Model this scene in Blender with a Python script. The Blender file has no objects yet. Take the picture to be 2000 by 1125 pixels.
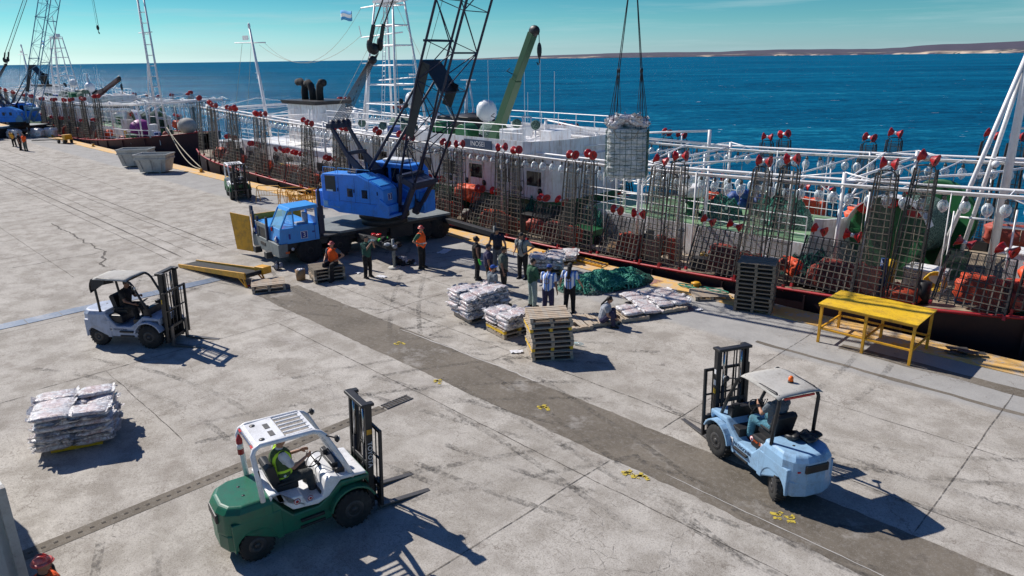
import bpy, math, random
from mathutils import Vector as V, Matrix, noise
R_ = math.radians
PI = math.pi
rnd = random.Random(7)
C = bpy.context.scene.collection
sc = bpy.context.scene

# ------------------------------------------------------------------ camera, world, sun, exposure
CAM_H, F_PX = 8.3, 1390.0
cam_d = bpy.data.cameras.new('camera'); cam = bpy.data.objects.new('camera', cam_d); C.objects.link(cam)
cam_d.sensor_width = 36; cam_d.lens = 36*F_PX/2000; cam_d.clip_start = .1; cam_d.clip_end = 120000
CAM_R = Matrix.Rotation(R_(45.1), 3, 'Z') @ Matrix.Rotation(R_(90-17.9), 3, 'X') @ Matrix.Rotation(R_(-.77), 3, 'Z')
cam.matrix_world = Matrix.Translation((0, 0, CAM_H)) @ CAM_R.to_4x4()
sc.camera = cam
sc.render.resolution_x, sc.render.resolution_y = 1024, 576
SUN_EL, SHADOW_AZ = R_(41.5), R_(9)
w = bpy.data.worlds.new('World'); sc.world = w; w.use_nodes = True
nt = w.node_tree; nt.nodes.clear()
sky = nt.nodes.new('ShaderNodeTexSky'); sky.sky_type = 'NISHITA'; sky.sun_disc = False
sky.sun_elevation = SUN_EL
sky.sun_rotation = R_(90) - (SHADOW_AZ + PI)      # the sun stands opposite to the way shadows fall
sky.air_density = 1.0; sky.dust_density = .6; sky.ozone_density = 1.2
tint = nt.nodes.new('ShaderNodeMix'); tint.data_type = 'RGBA'; tint.blend_type = 'MULTIPLY'; tint.inputs[0].default_value = 1
tc = nt.nodes.new('ShaderNodeTexCoord'); sx = nt.nodes.new('ShaderNodeSeparateXYZ'); rp = nt.nodes.new('ShaderNodeValToRGB')
nt.links.new(tc.outputs['Generated'], sx.inputs[0]); nt.links.new(sx.outputs[2], rp.inputs[0]); nt.links.new(rp.outputs[0], tint.inputs[7])
cr = rp.color_ramp; cr.elements[0].position = .0; cr.elements[0].color = (.78, 1.26, 1.9, 1)
cr.elements[1].position = 1.0; cr.elements[1].color = (.20, .34, .75, 1)
for p_, c_ in ((.012, (.60, 1.03, 1.5, 1)), (.045, (.32, .80, 1.06, 1)), (.10, (.08, .50, .66, 1)), (.30, (.13, .38, .75, 1))):
    e_ = cr.elements.new(p_); e_.color = c_
bg = nt.nodes.new('ShaderNodeBackground'); bg.inputs[1].default_value = .085
wo = nt.nodes.new('ShaderNodeOutputWorld')
wm = nt.nodes.new('ShaderNodeMapping'); wm.inputs['Scale'].default_value = (1.4, 1.4, 26); wn = nt.nodes.new('ShaderNodeTexNoise'); wn.inputs['Scale'].default_value = 2.3; wn.inputs['Detail'].default_value = 7; wn.inputs['Roughness'].default_value = .62
wr = nt.nodes.new('ShaderNodeMapRange'); wr.inputs[1].default_value = .52; wr.inputs[2].default_value = .80; wr.inputs[4].default_value = .45      # faint high haze streaks
wx = nt.nodes.new('ShaderNodeMix'); wx.data_type = 'RGBA'; wx.inputs[7].default_value = (5.2, 7.0, 7.4, 1)
nt.links.new(tc.outputs['Generated'], wm.inputs[0]); nt.links.new(wm.outputs[0], wn.inputs[0]); nt.links.new(wn.outputs[0], wr.inputs[0]); nt.links.new(wr.outputs[0], wx.inputs[0])
nt.links.new(sky.outputs[0], tint.inputs[6]); nt.links.new(tint.outputs[2], wx.inputs[6]); nt.links.new(wx.outputs[2], bg.inputs[0]); nt.links.new(bg.outputs[0], wo.inputs[0])
sun_d = bpy.data.lights.new('sun', 'SUN'); sun_d.energy = 4.9; sun_d.angle = R_(.5); sun_d.color = (1, .94, .87)
sun = bpy.data.objects.new('sun', sun_d); C.objects.link(sun)
LD = V((math.cos(SHADOW_AZ)*math.cos(SUN_EL), math.sin(SHADOW_AZ)*math.cos(SUN_EL), -math.sin(SUN_EL)))
sun.rotation_euler = LD.to_track_quat('-Z', 'Y').to_euler(); sun.location = (-20, 0, 30)
sc.view_settings.view_transform = 'Standard'; sc.view_settings.look = 'None'
sc.view_settings.exposure = 0.2; sc.view_settings.gamma = 1

# ------------------------------------------------------------------ materials
class NT:
    def __init__(s, name):
        s.mat = bpy.data.materials.new(name); s.mat.use_nodes = True
        s.t = s.mat.node_tree; s.b = s.t.nodes['Principled BSDF']; s.out = s.t.nodes['Material Output']
        s.co = s.t.nodes.new('ShaderNodeTexCoord')
        s.P = s.co.outputs['Object']
    def n(s, typ, props=None, **ins):
        nd = s.t.nodes.new(typ)
        for k, v in (props or {}).items(): setattr(nd, k, v)
        for k, v in ins.items():
            key = int(k[1:]) if k[0] == 'i' and k[1:].isdigit() else k.replace('_', ' ')
            s.set(nd.inputs[key], v)
        return nd
    def set(s, inp, v):
        if isinstance(v, bpy.types.NodeSocket): s.t.links.new(v, inp)
        elif isinstance(v, tuple) and len(v) == 3 and inp.type == 'RGBA': inp.default_value = (*v, 1)
        else: inp.default_value = v
    def noise(s, scale, detail=4, rough=.55, co=None, dist=0):
        return s.n('ShaderNodeTexNoise', Vector=co or s.P, Scale=scale, Detail=detail, Roughness=rough, Distortion=dist).outputs[0]
    def ramp(s, fac, a, b):        # linear step from a to b
        return s.n('ShaderNodeMapRange', i0=fac, i1=a, i2=b).outputs[0]
    def math(s, op, a, b=0.): return s.n('ShaderNodeMath', {'operation': op}, i0=a, i1=b).outputs[0]
    def mix(s, f, a, b, mode='MIX'):
        nd = s.t.nodes.new('ShaderNodeMix'); nd.data_type = 'RGBA'; nd.blend_type = mode
        s.set(nd.inputs[0], f); s.set(nd.inputs[6], a); s.set(nd.inputs[7], b); return nd.outputs[2]
    def bump(s, h, strength=.3, dist=.01, normal=None):
        nd = s.n('ShaderNodeBump', Height=h, Strength=strength, Distance=dist)
        if normal: s.set(nd.inputs['Normal'], normal)
        return nd.outputs[0]
    def sep(s, v=None):
        return s.n('ShaderNodeSeparateXYZ', i0=v or s.P).outputs
    def fin(s, col=None, rough=None, normal=None, metal=None, **kw):
        if col is not None: s.set(s.b.inputs['Base Color'], col)
        if rough is not None: s.set(s.b.inputs['Roughness'], rough)
        if normal is not None: s.set(s.b.inputs['Normal'], normal)
        if metal is not None: s.set(s.b.inputs['Metallic'], metal)
        for k, v in kw.items(): s.set(s.b.inputs[k.replace('_', ' ')], v)
        return s.mat
def paint(name, col, rough=.42, dirt=(.12, .09, .07), amt=.35, scale=3.0, metal=0., bump=.15):
    """painted or bare surface with patchy dirt, scuffs and uneven gloss"""
    m = NT(name)
    a = m.noise(scale, 6, .65); b = m.noise(scale*9, 4, .7)
    f = m.math('MULTIPLY', m.ramp(m.math('ADD', m.math('MULTIPLY', a, .65), m.math('MULTIPLY', b, .35)), .47, .70), amt)
    v = m.ramp(m.noise(scale*.6, 3), .3, .7)
    c1 = m.mix(m.math('MULTIPLY', v, .35), col, tuple(min(1, x*1.25+.01) for x in col))
    c = m.mix(f, c1, dirt)
    sk = m.noise(2.6, 5, .7, m.n('ShaderNodeMapping', Vector=m.P, Scale=(3, 3, .35)).outputs[0])      # run-off streaks
    c = m.mix(m.math('MULTIPLY', m.ramp(sk, .54, .68), amt*.55), c, tuple(x*.8 for x in dirt))
    ch = m.ramp(m.noise(scale*4.5, 6, .8), .63, .66); c = m.mix(m.math('MULTIPLY', ch, min(1, amt*.9)), c, tuple(x*.5+.02 for x in dirt))   # chips
    return m.fin(c, m.math('ADD', m.math('MULTIPLY', b, .3), rough-.12), m.bump(b, bump, .004), metal)
def cloth(name, col, col2=None):
    m = NT(name); a = m.noise(9, 5, .6, dist=.6); w2 = m.noise(2.2, 2)
    c = m.mix(m.ramp(w2, .35, .65), col, col2 or tuple(x*.75 for x in col))
    st = m.math('MULTIPLY', m.ramp(m.noise(5, 5, .7), .5, .68), .4); c = m.mix(st, c, (.10, .085, .07)); return m.fin(c, .9, m.bump(a, 1., .05))
def flat(name, col, rough=.6, metal=0.):
    m = NT(name); a = m.noise(14, 3)
    return m.fin(m.mix(m.math('MULTIPLY', a, .35), col, tuple(x*.7 for x in col)), rough, metal=metal)
M = {}
def shipwhite():
    m = NT('rust_streaked_white_paint'); a = m.noise(1.6, 6, .65); s_ = m.noise(3.2, 5, .7, m.n('ShaderNodeMapping', Vector=m.P, Scale=(2.2, 2.2, .22)).outputs[0]); b = m.noise(12, 4, .7)
    c = m.mix(m.math('MULTIPLY', m.ramp(s_, .52, .66), .6), (.84, .85, .86), (.42, .27, .17)); c = m.mix(m.math('MULTIPLY', m.ramp(a, .5, .68), .45), c, (.40, .36, .30))
    return m.fin(c, .42, m.bump(b, .15, .004))
M['white'] = shipwhite()
M['white_clean'] = paint('white_vehicle_paint', (.78, .79, .80), .34, (.30, .27, .23), .5, 4)
M['pipe'] = paint('white_pipe_paint', (.84, .84, .84), .4, (.42, .32, .24), .3, 3)
M['blue'] = paint('crane_blue_paint', (.04, .26, .82), .38, (.06, .10, .17), .5, 2.4)
M['cabblue'] = paint('cab_light_blue_paint', (.05, .32, .78), .32, (.08, .13, .2), .3, 1.6)
M['navy'] = paint('dark_navy_steel', (.012, .016, .045), .45, (.06, .05, .05), .35, 4)
M['black'] = paint('black_steel', (.014, .014, .016), .45, (.09, .08, .07), .35, 5)
M['chassis'] = paint('black_chassis_paint', (.02, .022, .025), .5, (.09, .08, .07), .5, 3)
M['deck'] = paint('dusty_grey_deck_plate', (.20, .225, .225), .6, (.07, .07, .07), .7, 1.2)
M['rubber'] = paint('tyre_rubber', (.018, .018, .018), .85, (.09, .085, .075), .5, 5)
M['rim'] = paint('wheel_rim', (.03, .03, .032), .5, (.12, .1, .08), .5, 8)
M['fgreen'] = paint('forklift_green_paint', (.012, .135, .075), .3, (.05, .06, .05), .55, 4.5, bump=.12)
M['fblue'] = paint('forklift_pale_blue_paint', (.27, .45, .64), .36, (.14, .15, .16), .55, 4.5, bump=.12)
M['fblue_shaded'] = paint('forklift_shaded_blue_paint', (.40, .45, .56), .4, (.13, .13, .14), .6, 4, bump=.12)  # same pale blue paint, its greyer look in shade put into the colour
M['steel'] = paint('worn_fork_steel', (.12, .115, .11), .45, (.22, .2, .18), .7, 6, .6)
M['chrome'] = flat('bright_steel', (.6, .6, .6), .2, 1.)
M['seat'] = flat('black_vinyl', (.015, .015, .017), .5)
M['tarp'] = paint('grey_canvas', (.42, .41, .38), .85, (.2, .17, .14), .6, 2.5, bump=.6)
def redm():
    m = NT('red_reel_plastic'); r = m.n('ShaderNodeObjectInfo').outputs['Random']; a = m.noise(9, 4, .7)
    c = m.mix(r, (.60, .006, .012), (.36, .018, .022)); c = m.mix(m.ramp(a, .48, .66), c, (.10, .006, .008)); return m.fin(c, .42)
M['red'] = redm()
M['redpaint'] = paint('red_paint', (.42, .018, .025), .45, (.13, .05, .04), .6, 3)
M['maroon'] = paint('maroon_hull_paint', (.06, .008, .014), .55, (.012, .01, .012), .7, .7)
M['maroon2'] = paint('dark_red_hull_paint', (.022, .006, .010), .5, (.006, .005, .006), .6, .5)
M['yellow'] = paint('yellow_paint', (.80, .50, .02), .42, (.30, .17, .05), .75, 2.6)
M['ochre'] = paint('ochre_yellow_paint', (.72, .36, .015), .45, (.2, .11, .04), .7, 4)
M['orange'] = cloth('orange_vest_cloth', (1., .13, .01), (.9, .09, .01))
M['tarp_or'] = paint('orange_tarpaulin', (.80, .10, .03), .55, (.2, .03, .02), .6, 2.6, bump=1.)
M['tarp_rd'] = paint('dull_red_tarpaulin', (.42, .075, .05), .6, (.12, .035, .03), .6, 3, bump=1.)
M['deckgreen'] = paint('green_deck_paint', (.17, .31, .17), .5, (.22, .2, .14), .55, 2)
M['green'] = paint('ship_green_paint', (.016, .12, .04), .4, (.02, .06, .03), .4, 2)
M['cranegreen'] = paint('olive_green_crane_paint', (.035, .105, .045), .42, (.07, .12, .06), .55, 1.2)
M['rust'] = paint('grimy_rack_metal', (.17, .145, .11), .6, (.035, .022, .016), .9, 9)
M['rustd'] = paint('dark_rack_metal', (.03, .028, .027), .6, (.14, .09, .06), .5, 7)
M['skip'] = paint('pale_grey_skip_paint', (.44, .45, .43), .5, (.17, .13, .10), .6, 1.6)
M['rope'] = flat('pale_rope', (.45, .4, .3), .9)
M['cable'] = flat('dark_wire_rope', (.015, .015, .02), .6)
M['boxboard'] = flat('brown_cardboard', (.34, .22, .12), .9)
M['bluetarp'] = paint('blue_tarpaulin', (.02, .07, .26), .5, (.02, .03, .1), .4, 2)
M['dome'] = flat('white_radome', (.82, .83, .84), .35)
M['purple'] = paint('purple_float', (.24, .02, .20), .5, (.1, .02, .1), .4, 1)
M['litter'] = flat('white_plastic_litter', (.75, .76, .8), .4)
M['lensred'] = flat('red_lens', (.6, .02, .02), .2)
M['beacon'] = flat('orange_beacon_lens', (1., .17, .01), .2)
M['lightlens'] = flat('headlamp_lens', (.75, .75, .72), .1)
M['decal'] = flat('white_decal', (.8, .8, .8), .4)
M['decalblue'] = flat('dark_blue_decal', (.02, .05, .3), .4)
M['decalpale'] = flat('pale_blue_decal', (.3, .55, .75), .4)
M['decaldark'] = flat('dark_lettering', (.05, .08, .14), .5)
M['decalor'] = flat('orange_decal', (.7, .13, .02), .5)
M['skin1'] = flat('tanned_skin', (.42, .22, .14), .55)
M['skin2'] = flat('brown_skin', (.27, .135, .085), .55)
M['hair'] = flat('dark_hair', (.012, .009, .008), .6)
M['eye'] = flat('dark_eye', (.01, .01, .01), .2)
M['lips'] = flat('lips', (.3, .1, .08), .5)
M['shoe'] = flat('black_shoe', (.012, .012, .013), .5)
def wood():
    m = NT('weathered_pallet_wood'); oi = m.n('ShaderNodeObjectInfo')
    mp = m.n('ShaderNodeMapping', Vector=m.P, Scale=(1, 14, 14)).outputs[0]
    mp2 = m.n('ShaderNodeMapping', Vector=m.P, Scale=(1.2, 11.5, 3)).outputs[0]
    g = m.noise(3, 5, .7, mp); b = m.noise(1.0, 2, .5, mp2)
    c = m.mix(g, (.34, .25, .165), (.60, .48, .35)); c = m.mix(m.ramp(b, .4, .62), c, (.46, .40, .32))
    c = m.mix(m.math('MULTIPLY', m.ramp(m.noise(6, 5), .55, .75), .5), c, (.12, .09, .07))
    c = m.mix(m.math('MULTIPLY', oi.outputs['Random'], .4), c, (.30, .25, .2))
    return m.fin(c, .85, m.bump(g, .5, .004))
M['wood'] = wood()
def woodd():
    m = NT('dark_weathered_pallet_wood')
    mp = m.n('ShaderNodeMapping', Vector=m.P, Scale=(1, 14, 14)).outputs[0]
    g = m.noise(3, 5, .7, mp); c = m.mix(g, (.14, .11, .08), (.32, .27, .20))
    return m.fin(c, .85, m.bump(g, .5, .004))
M['wood_dark'] = woodd()
def sackmat():
    m = NT('plastic_wrapped_frozen_squid'); oi = m.n('ShaderNodeObjectInfo').outputs['Random']
    co = m.n('ShaderNodeVectorMath', {'operation': 'ADD'}, i0=m.P, i1=m.n('ShaderNodeCombineXYZ', i0=m.math('MULTIPLY', oi, 37.), i1=m.math('MULTIPLY', oi, 11.)).outputs[0]).outputs[0]
    a = m.noise(5, 4, .6, co, .8); b = m.noise(11, 5, .7, co, 1.5); cr = m.noise(22, 4, .7, co, 2.)
    s_ = m.sep(); mid = m.math('MULTIPLY', m.ramp(m.math('ABSOLUTE', s_[0]), .24, .10), m.ramp(a, .42, .52))
    c = m.mix(m.ramp(a, .46, .60), (.52, .50, .50), (.44, .34, .31)); c = m.mix(m.ramp(b, .43, .55), c, (.84, .83, .83)); c = m.mix(m.math('MULTIPLY', mid, .28), c, (.60, .26, .22))
    c = m.mix(m.math('MULTIPLY', m.ramp(cr, .60, .68), .55), c, (.16, .14, .18))
    return m.fin(c, .28, m.bump(b, 1., .03, m.bump(cr, .8, .012)), Coat_Weight=.4)
M['sack'] = sackmat()
def glassmat(name, col, fac, rough=.08):
    m = NT(name); t = m.n('ShaderNodeBsdfTransparent', i0=(.93, .96, .97)); g = m.n('ShaderNodeBsdfGlossy', i0=(1., 1., 1.), Roughness=rough)
    d = m.n('ShaderNodeBsdfDiffuse', i0=col); lw = m.n('ShaderNodeLayerWeight', Blend=.35)
    mx = m.n('ShaderNodeMixShader', i0=m.math('MINIMUM', m.math('ADD', lw.outputs[1], fac), 1.), i1=t.outputs[0], i2=d.outputs[0])
    m2 = m.n('ShaderNodeMixShader', i0=.12, i1=mx.outputs[0], i2=g.outputs[0])
    m.t.links.new(m2.outputs[0], m.out.inputs[0]); return m.mat
M['bulb'] = glassmat('fishing_lamp_glass', (.80, .88, .92), .20)
M['window'] = glassmat('clear_window_glass', (.3, .5, .55), .05)
M['darkglass'] = flat('dark_window_glass', (.012, .016, .022), .08)
def meshmat():        # fine netting: holes cut by a checker of threads
    m = NT('fine_dark_netting')
    s = m.sep(); k = 26.
    gx = m.math('GREATER_THAN', m.math('FRACT', m.math('MULTIPLY', m.math('ADD', s[0], s[1]), k)), .72)
    gz = m.math('GREATER_THAN', m.math('FRACT', m.math('MULTIPLY', s[2], k)), .72)
    a = m.math('MAXIMUM', gx, gz); m.fin((.05, .055, .06), .9, Alpha=a); return m.mat
M['netting'] = meshmat()
def netgreen(name='green_trawl_net', c1=(.005, .06, .045), c2=(.02, .26, .19)):
    m = NT(name); a = m.noise(16, 5, .7, dist=1.); v = m.n('ShaderNodeTexVoronoi', {'feature': 'DISTANCE_TO_EDGE'}, Vector=m.P, Scale=11.).outputs[0]
    f = m.math('LESS_THAN', v, .08)
    c = m.mix(m.ramp(a, .4, .65), c1, c2); c = m.mix(f, tuple(x*.5 for x in c1), c)
    return m.fin(c, .8, m.bump(m.math('ADD', a, f), 1., .04))
M['net'] = netgreen(); M['netpale'] = netgreen('pale_green_net', (.10, .20, .16), (.32, .46, .38))
M['netrope'] = flat('green_net_rope', (.015, .21, .14), .8)

# ------------------------------------------------------------------ mesh builder
def basis(d, up=V((0, 0, 1))):
    d = d.normalized(); x = d.cross(up)
    if x.length < 1e-4: x = d.cross(V((1, 0, 0)))
    x.normalize(); return x, x.cross(d).normalized()
class MB:
    def __init__(s): s.v = []; s.f = []; s.mi = []; s.sm = []; s.m = 0; s.s = False; s.T = None
    def add(s, vs, fs):
        o = len(s.v)
        if s.T is not None: vs = [s.T @ V(p) for p in vs]
        s.v.extend([tuple(p) for p in vs])
        for f in fs: s.f.append(tuple(i+o for i in f)); s.mi.append(s.m); s.sm.append(s.s)
        return s
    def box(s, c, sz, rz=0., R=None, taper=1.):
        hx, hy, hz = sz[0]/2, sz[1]/2, sz[2]/2
        R = R or Matrix.Rotation(rz, 3, 'Z'); c = V(c)
        vs = [c + R @ V((x*hx*(taper if z > 0 else 1), y*hy*(taper if z > 0 else 1), z*hz)) for z in (-1, 1) for y in (-1, 1) for x in (-1, 1)]
        return s.add(vs, [(0, 2, 3, 1), (4, 5, 7, 6), (0, 1, 5, 4), (2, 6, 7, 3), (0, 4, 6, 2), (1, 3, 7, 5)])
    def b2(s, a, b): # box from corner a to corner b
        return s.box([(p+q)/2 for p, q in zip(a, b)], [abs(q-p) for p, q in zip(a, b)])
    def bar(s, p, q, w, h=None, up=V((0, 0, 1))):
        p, q = V(p), V(q); h = h or w; x, y = basis(q-p, up); x *= w/2; y *= h/2
        vs = [p-x-y, p+x-y, p+x+y, p-x+y, q-x-y, q+x-y, q+x+y, q-x+y]
        return s.add(vs, [(3, 2, 1, 0), (4, 5, 6, 7), (0, 1, 5, 4), (1, 2, 6, 5), (2, 3, 7, 6), (3, 0, 4, 7)])
    def tube(s, pts, r, n=6, closed=False):
        pts = [V(p) for p in pts]; k = len(pts); vs = []; fs = []; old = s.s; s.s = n > 5
        rr = r if isinstance(r, (list, tuple)) else [r]*k
        x = None
        for i, p in enumerate(pts):
            d = (pts[min(i+1, k-1)] - pts[max(i-1, 0)])
            if closed: d = pts[(i+1) % k] - pts[i-1]
            d.normalize()
            if x is None: x, y = basis(d)
            else:
                x = x - d*x.dot(d)
                x = x.normalized() if x.length > 1e-6 else basis(d)[0]
                y = x.cross(d)
            vs += [p + (x*math.cos(2*PI*j/n) + y*math.sin(2*PI*j/n))*rr[i] for j in range(n)]
        for i in range(k if closed else k-1):
            a, b = i*n, ((i+1) % k)*n
            fs += [(a+j, a+(j+1) % n, b+(j+1) % n, b+j) for j in range(n)]
        if not closed: fs += [tuple(range(n))[::-1], tuple(range((k-1)*n, k*n))]
        s.add(vs, fs); s.s = old; return s
    def cyl(s, p, q, r, r2=None, n=16): return s.tube([p, q], [r, r if r2 is None else r2], n)
    def prism(s, poly, y0, y1, plane='xz'):
        def P(a, b, c): return {'xz': (a, c, b), 'xy': (a, b, c), 'yz': (c, a, b)}[plane]
        n = len(poly); vs = [P(a, b, y0) for a, b in poly] + [P(a, b, y1) for a, b in poly]
        return s.add(vs, [tuple(range(n)), tuple(range(2*n-1, n-1, -1))] + [(i, i+n, (i+1) % n+n, (i+1) % n) for i in range(n)])
    def lathe(s, prof, o=(0, 0, 0), ax=(0, 0, 1), n=16):
        o = V(o); ax = V(ax).normalized(); x, y = basis(ax); vs = []; fs = []; old = s.s; s.s = True
        for r, h in prof: vs += [o + ax*h + (x*math.cos(2*PI*j/n)+y*math.sin(2*PI*j/n))*max(r, .0005) for j in range(n)]
        for i in range(len(prof)-1): fs += [(i*n+j, (i+1)*n+j, (i+1)*n+(j+1) % n, i*n+(j+1) % n) for j in range(n)]
        fs += [tuple(range(n)), tuple(range((len(prof)-1)*n, len(prof)*n))[::-1]]
        s.add(vs, fs); s.s = old; return s
    def ball(s, c, r, n=12, R=None, fn=None):
        if not isinstance(r, (tuple, list)): r = (r, r, r)
        c = V(c); m = n//2+1; vs = []; fs = []; old = s.s; s.s = True; R = R or Matrix.Identity(3)
        for i in range(m+1):
            t = PI*i/m
            for j in range(n):
                a = 2*PI*j/n; d = V((math.sin(t)*math.cos(a), math.sin(t)*math.sin(a), math.cos(t)))
                k = fn(d) if fn else 1
                vs.append(c + R @ V((d.x*r[0]*k, d.y*r[1]*k, d.z*r[2]*k)))
        for i in range(m): fs += [(i*n+j, (i+1)*n+j, (i+1)*n+(j+1) % n, i*n+(j+1) % n) for j in range(n)]
        s.add(vs, fs); s.s = old; return s
    def limb(s, p, q, r1, r2, n=10):      # closed tapered limb with round ends
        s.tube([p, q], [r1, r2], n); s.ball(p, r1, n); s.ball(q, r2, n); return s
    def quad(s, a, b, c, d): return s.add([a, b, c, d], [(0, 1, 2, 3)])
    def sheet(s, poly, z): return s.add([(x, y, z) for x, y in poly], [tuple(range(len(poly)))])
    def split(s):        # one builder per connected piece
        par = list(range(len(s.v)))
        def find(a):
            while par[a] != a: par[a] = par[par[a]]; a = par[a]
            return a
        for f in s.f:
            for i in f[1:]: par[find(i)] = find(f[0])
        out = {}
        for f, mi, sm in zip(s.f, s.mi, s.sm):
            k = find(f[0]); b, idx = out.setdefault(k, (MB(), {}))
            b.f.append(tuple(idx.setdefault(i, len(idx)) for i in f)); b.mi.append(mi); b.sm.append(sm)
        for b, idx in out.values(): b.v = [s.v[i] for i in idx]
        return [b for b, _ in out.values()]
    def mesh(s, name, mats):
        me = bpy.data.meshes.new(name); me.from_pydata(s.v, [], s.f)
        for m in (mats if isinstance(mats, (list, tuple)) else [mats]): me.materials.append(M[m] if isinstance(m, str) else m)
        me.polygons.foreach_set('material_index', s.mi); me.polygons.foreach_set('use_smooth', s.sm)
        me.update(); return me
    def build(s, name, mats, parent=None, bev=0, loc=None, rz=None, seg=2):
        o = bpy.data.objects.new(name, s.mesh(name, mats)); C.objects.link(o); o.parent = parent
        if loc is not None: o.location = loc
        if rz is not None: o.rotation_euler = (0, 0, rz)
        if bev:
            b = o.modifiers.new('bevel', 'BEVEL'); b.width = bev; b.segments = seg; b.limit_method = 'ANGLE'; b.angle_limit = R_(35)
            b.use_clamp_overlap = True
            w_ = o.modifiers.new('normals', 'WEIGHTED_NORMAL'); w_.keep_sharp = True
        return o
def tag(o, label=None, cat=None, group=None, kind=None):
    for k, v in (('label', label), ('category', cat), ('group', group), ('kind', kind)):
        if v: o[k] = v
    return o
def thing(name, loc, rz=0, label=None, cat=None, group=None):
    o = bpy.data.objects.new(name, None); C.objects.link(o); o.location = loc; o.rotation_euler = (0, 0, rz)
    o.empty_display_size = .3
    return tag(o, label, cat, group)
def struct(o): o['kind'] = 'structure'; return o
def stuff(o, label, cat): return tag(o, label, cat, kind='stuff')
KIDS = {}
def children(o): return [c for c in C.objects if c.parent == o]
def copy_tree(o, parent=None, only=None):
    c = o.copy(); C.objects.link(c); c.parent = parent
    for ch in children(o):
        if only is None or only(ch): copy_tree(ch, c)
    return c
def px_ground(px, py, z=0.):      # where a sight line meets the level z (used once, to survey positions)
    d = CAM_R @ V(((px-1000)/F_PX, -(py-562.5)/F_PX, -1)); t = (z-CAM_H)/d.z; return V((0, 0, CAM_H)) + d*t
def inst(name, me, parent=None, loc=(0, 0, 0), rot=(0, 0, 0), scale=(1, 1, 1)):
    o = bpy.data.objects.new(name, me); C.objects.link(o); o.parent = parent
    o.location = loc; o.rotation_euler = rot; o.scale = scale; return o
def text(name, s, size, mat, parent, T, align='CENTER'):
    cu = bpy.data.curves.new(name, 'FONT'); cu.body = s; cu.size = size; cu.extrude = .003; cu.align_x = align; cu.align_y = 'CENTER'
    tmp = bpy.data.objects.new(name+'_tmp', cu); C.objects.link(tmp)
    me = bpy.data.meshes.new_from_object(tmp); bpy.data.objects.remove(tmp)
    me.materials.clear(); me.materials.append(M[mat]); me.name = name
    o = bpy.data.objects.new(name, me); C.objects.link(o); o.parent = parent; o.matrix_local = T; return o
def face_T(o, x, up):            # matrix whose local x runs along x, local y along up, at o
    x = V(x).normalized(); y = V(up).normalized(); z = x.cross(y); m = Matrix((x, y, z)).transposed().to_4x4(); m.translation = V(o); return m
# ------------------------------------------------------------------ the setting
EDGE = 23.0            # the quay edge runs along x at this y
WATER = -3.3
def concrete():
    m = NT('quay_concrete'); s = m.sep()
    big = m.noise(.16, 5, .6); mid = m.noise(1.1, 7, .68); fine = m.noise(14, 5, .75); spk = m.noise(60, 2, .6)
    pan = m.n('ShaderNodeTexWhiteNoise', {'noise_dimensions': '2D'}, Vector=m.n('ShaderNodeVectorMath', {'operation': 'FLOOR'}, i0=m.n('ShaderNodeMapping', Vector=m.P, Scale=(1/5.6, 1/3.45, 1), Location=(.47, .05, 0)).outputs[0]).outputs[0]).outputs[0]
    c = m.mix(m.ramp(big, .32, .66), (.375, .35, .308), (.50, .47, .42))
    c = m.mix(m.math('MULTIPLY', pan, .45), c, (.56, .53, .48))
    c = m.mix(m.math('MULTIPLY', m.ramp(m.noise(.45, 6, .7, dist=.8), .50, .66), .42), c, (.26, .235, .21))
    c = m.mix(m.math('MULTIPLY', m.ramp(mid, .44, .60), .62), c, (.24, .215, .18))
    c = m.mix(m.math('MULTIPLY', m.ramp(fine, .48, .62), m.math('MULTIPLY', m.ramp(m.noise(.9, 4, .6), .35, .62), .6)), c, (.20, .175, .145))
    c = m.mix(m.math('MULTIPLY', m.ramp(m.noise(32, 3, .6), .54, .64), .55), c, (.16, .14, .125))
    c = m.mix(m.math('MULTIPLY', m.ramp(spk, .58, .65), .42), c, (.68, .66, .62))
    st = m.ramp(m.noise(.75, 4, .6, dist=1.2), .62, .76)                       # old oil stains
    c = m.mix(m.math('MULTIPLY', st, .5), c, (.20, .165, .14))
    mp = m.n('ShaderNodeMapping', Vector=m.P, Scale=(.12, 2.2, 1)).outputs[0]   # long tyre scuffs along the quay
    c = m.mix(m.math('MULTIPLY', m.ramp(m.noise(1.3, 3, .5, mp), .52, .75), .3), c, (.30, .275, .25))
    near = m.math('MULTIPLY', m.ramp(m.math('ADD', s[1], m.math('MULTIPLY', mid, .5)), 19.2, 19.5), .6)   # a later, greyer pour along the edge
    c = m.mix(near, c, (.33, .335, .335))
    dz = m.n('ShaderNodeVectorMath', {'operation': 'ADD'}, i0=m.P, i1=m.n('ShaderNodeVectorMath', {'operation': 'SCALE'}, i0=m.n('ShaderNodeTexNoise', Vector=m.P, Scale=1.7, Detail=5., Roughness=.65).outputs[1], Scale=1.1).outputs[0]).outputs[0]
    for sc_, w_, lo in ((.42, .012, .50), (.95, .011, .56)):                    # hairline crazing
        v = m.n('ShaderNodeTexVoronoi', {'feature': 'DISTANCE_TO_EDGE', 'voronoi_dimensions': '2D'}, Vector=dz, Scale=sc_).outputs[0]
        k = m.math('MULTIPLY', m.math('LESS_THAN', v, w_*sc_*1.1), m.ramp(m.noise(.40, 3, .6, m.n('ShaderNodeMapping', Vector=m.P, Location=(7*sc_, 3, 0)).outputs[0]), lo, lo+.04))
        c = m.mix(m.math('MULTIPLY', k, .5), c, (.15, .125, .105))
    return m.fin(c, .92, m.bump(m.math('ADD', fine, m.math('MULTIPLY', mid, .5)), .55, .012), Specular_IOR_Level=.15)
M['concrete'] = concrete()
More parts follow.
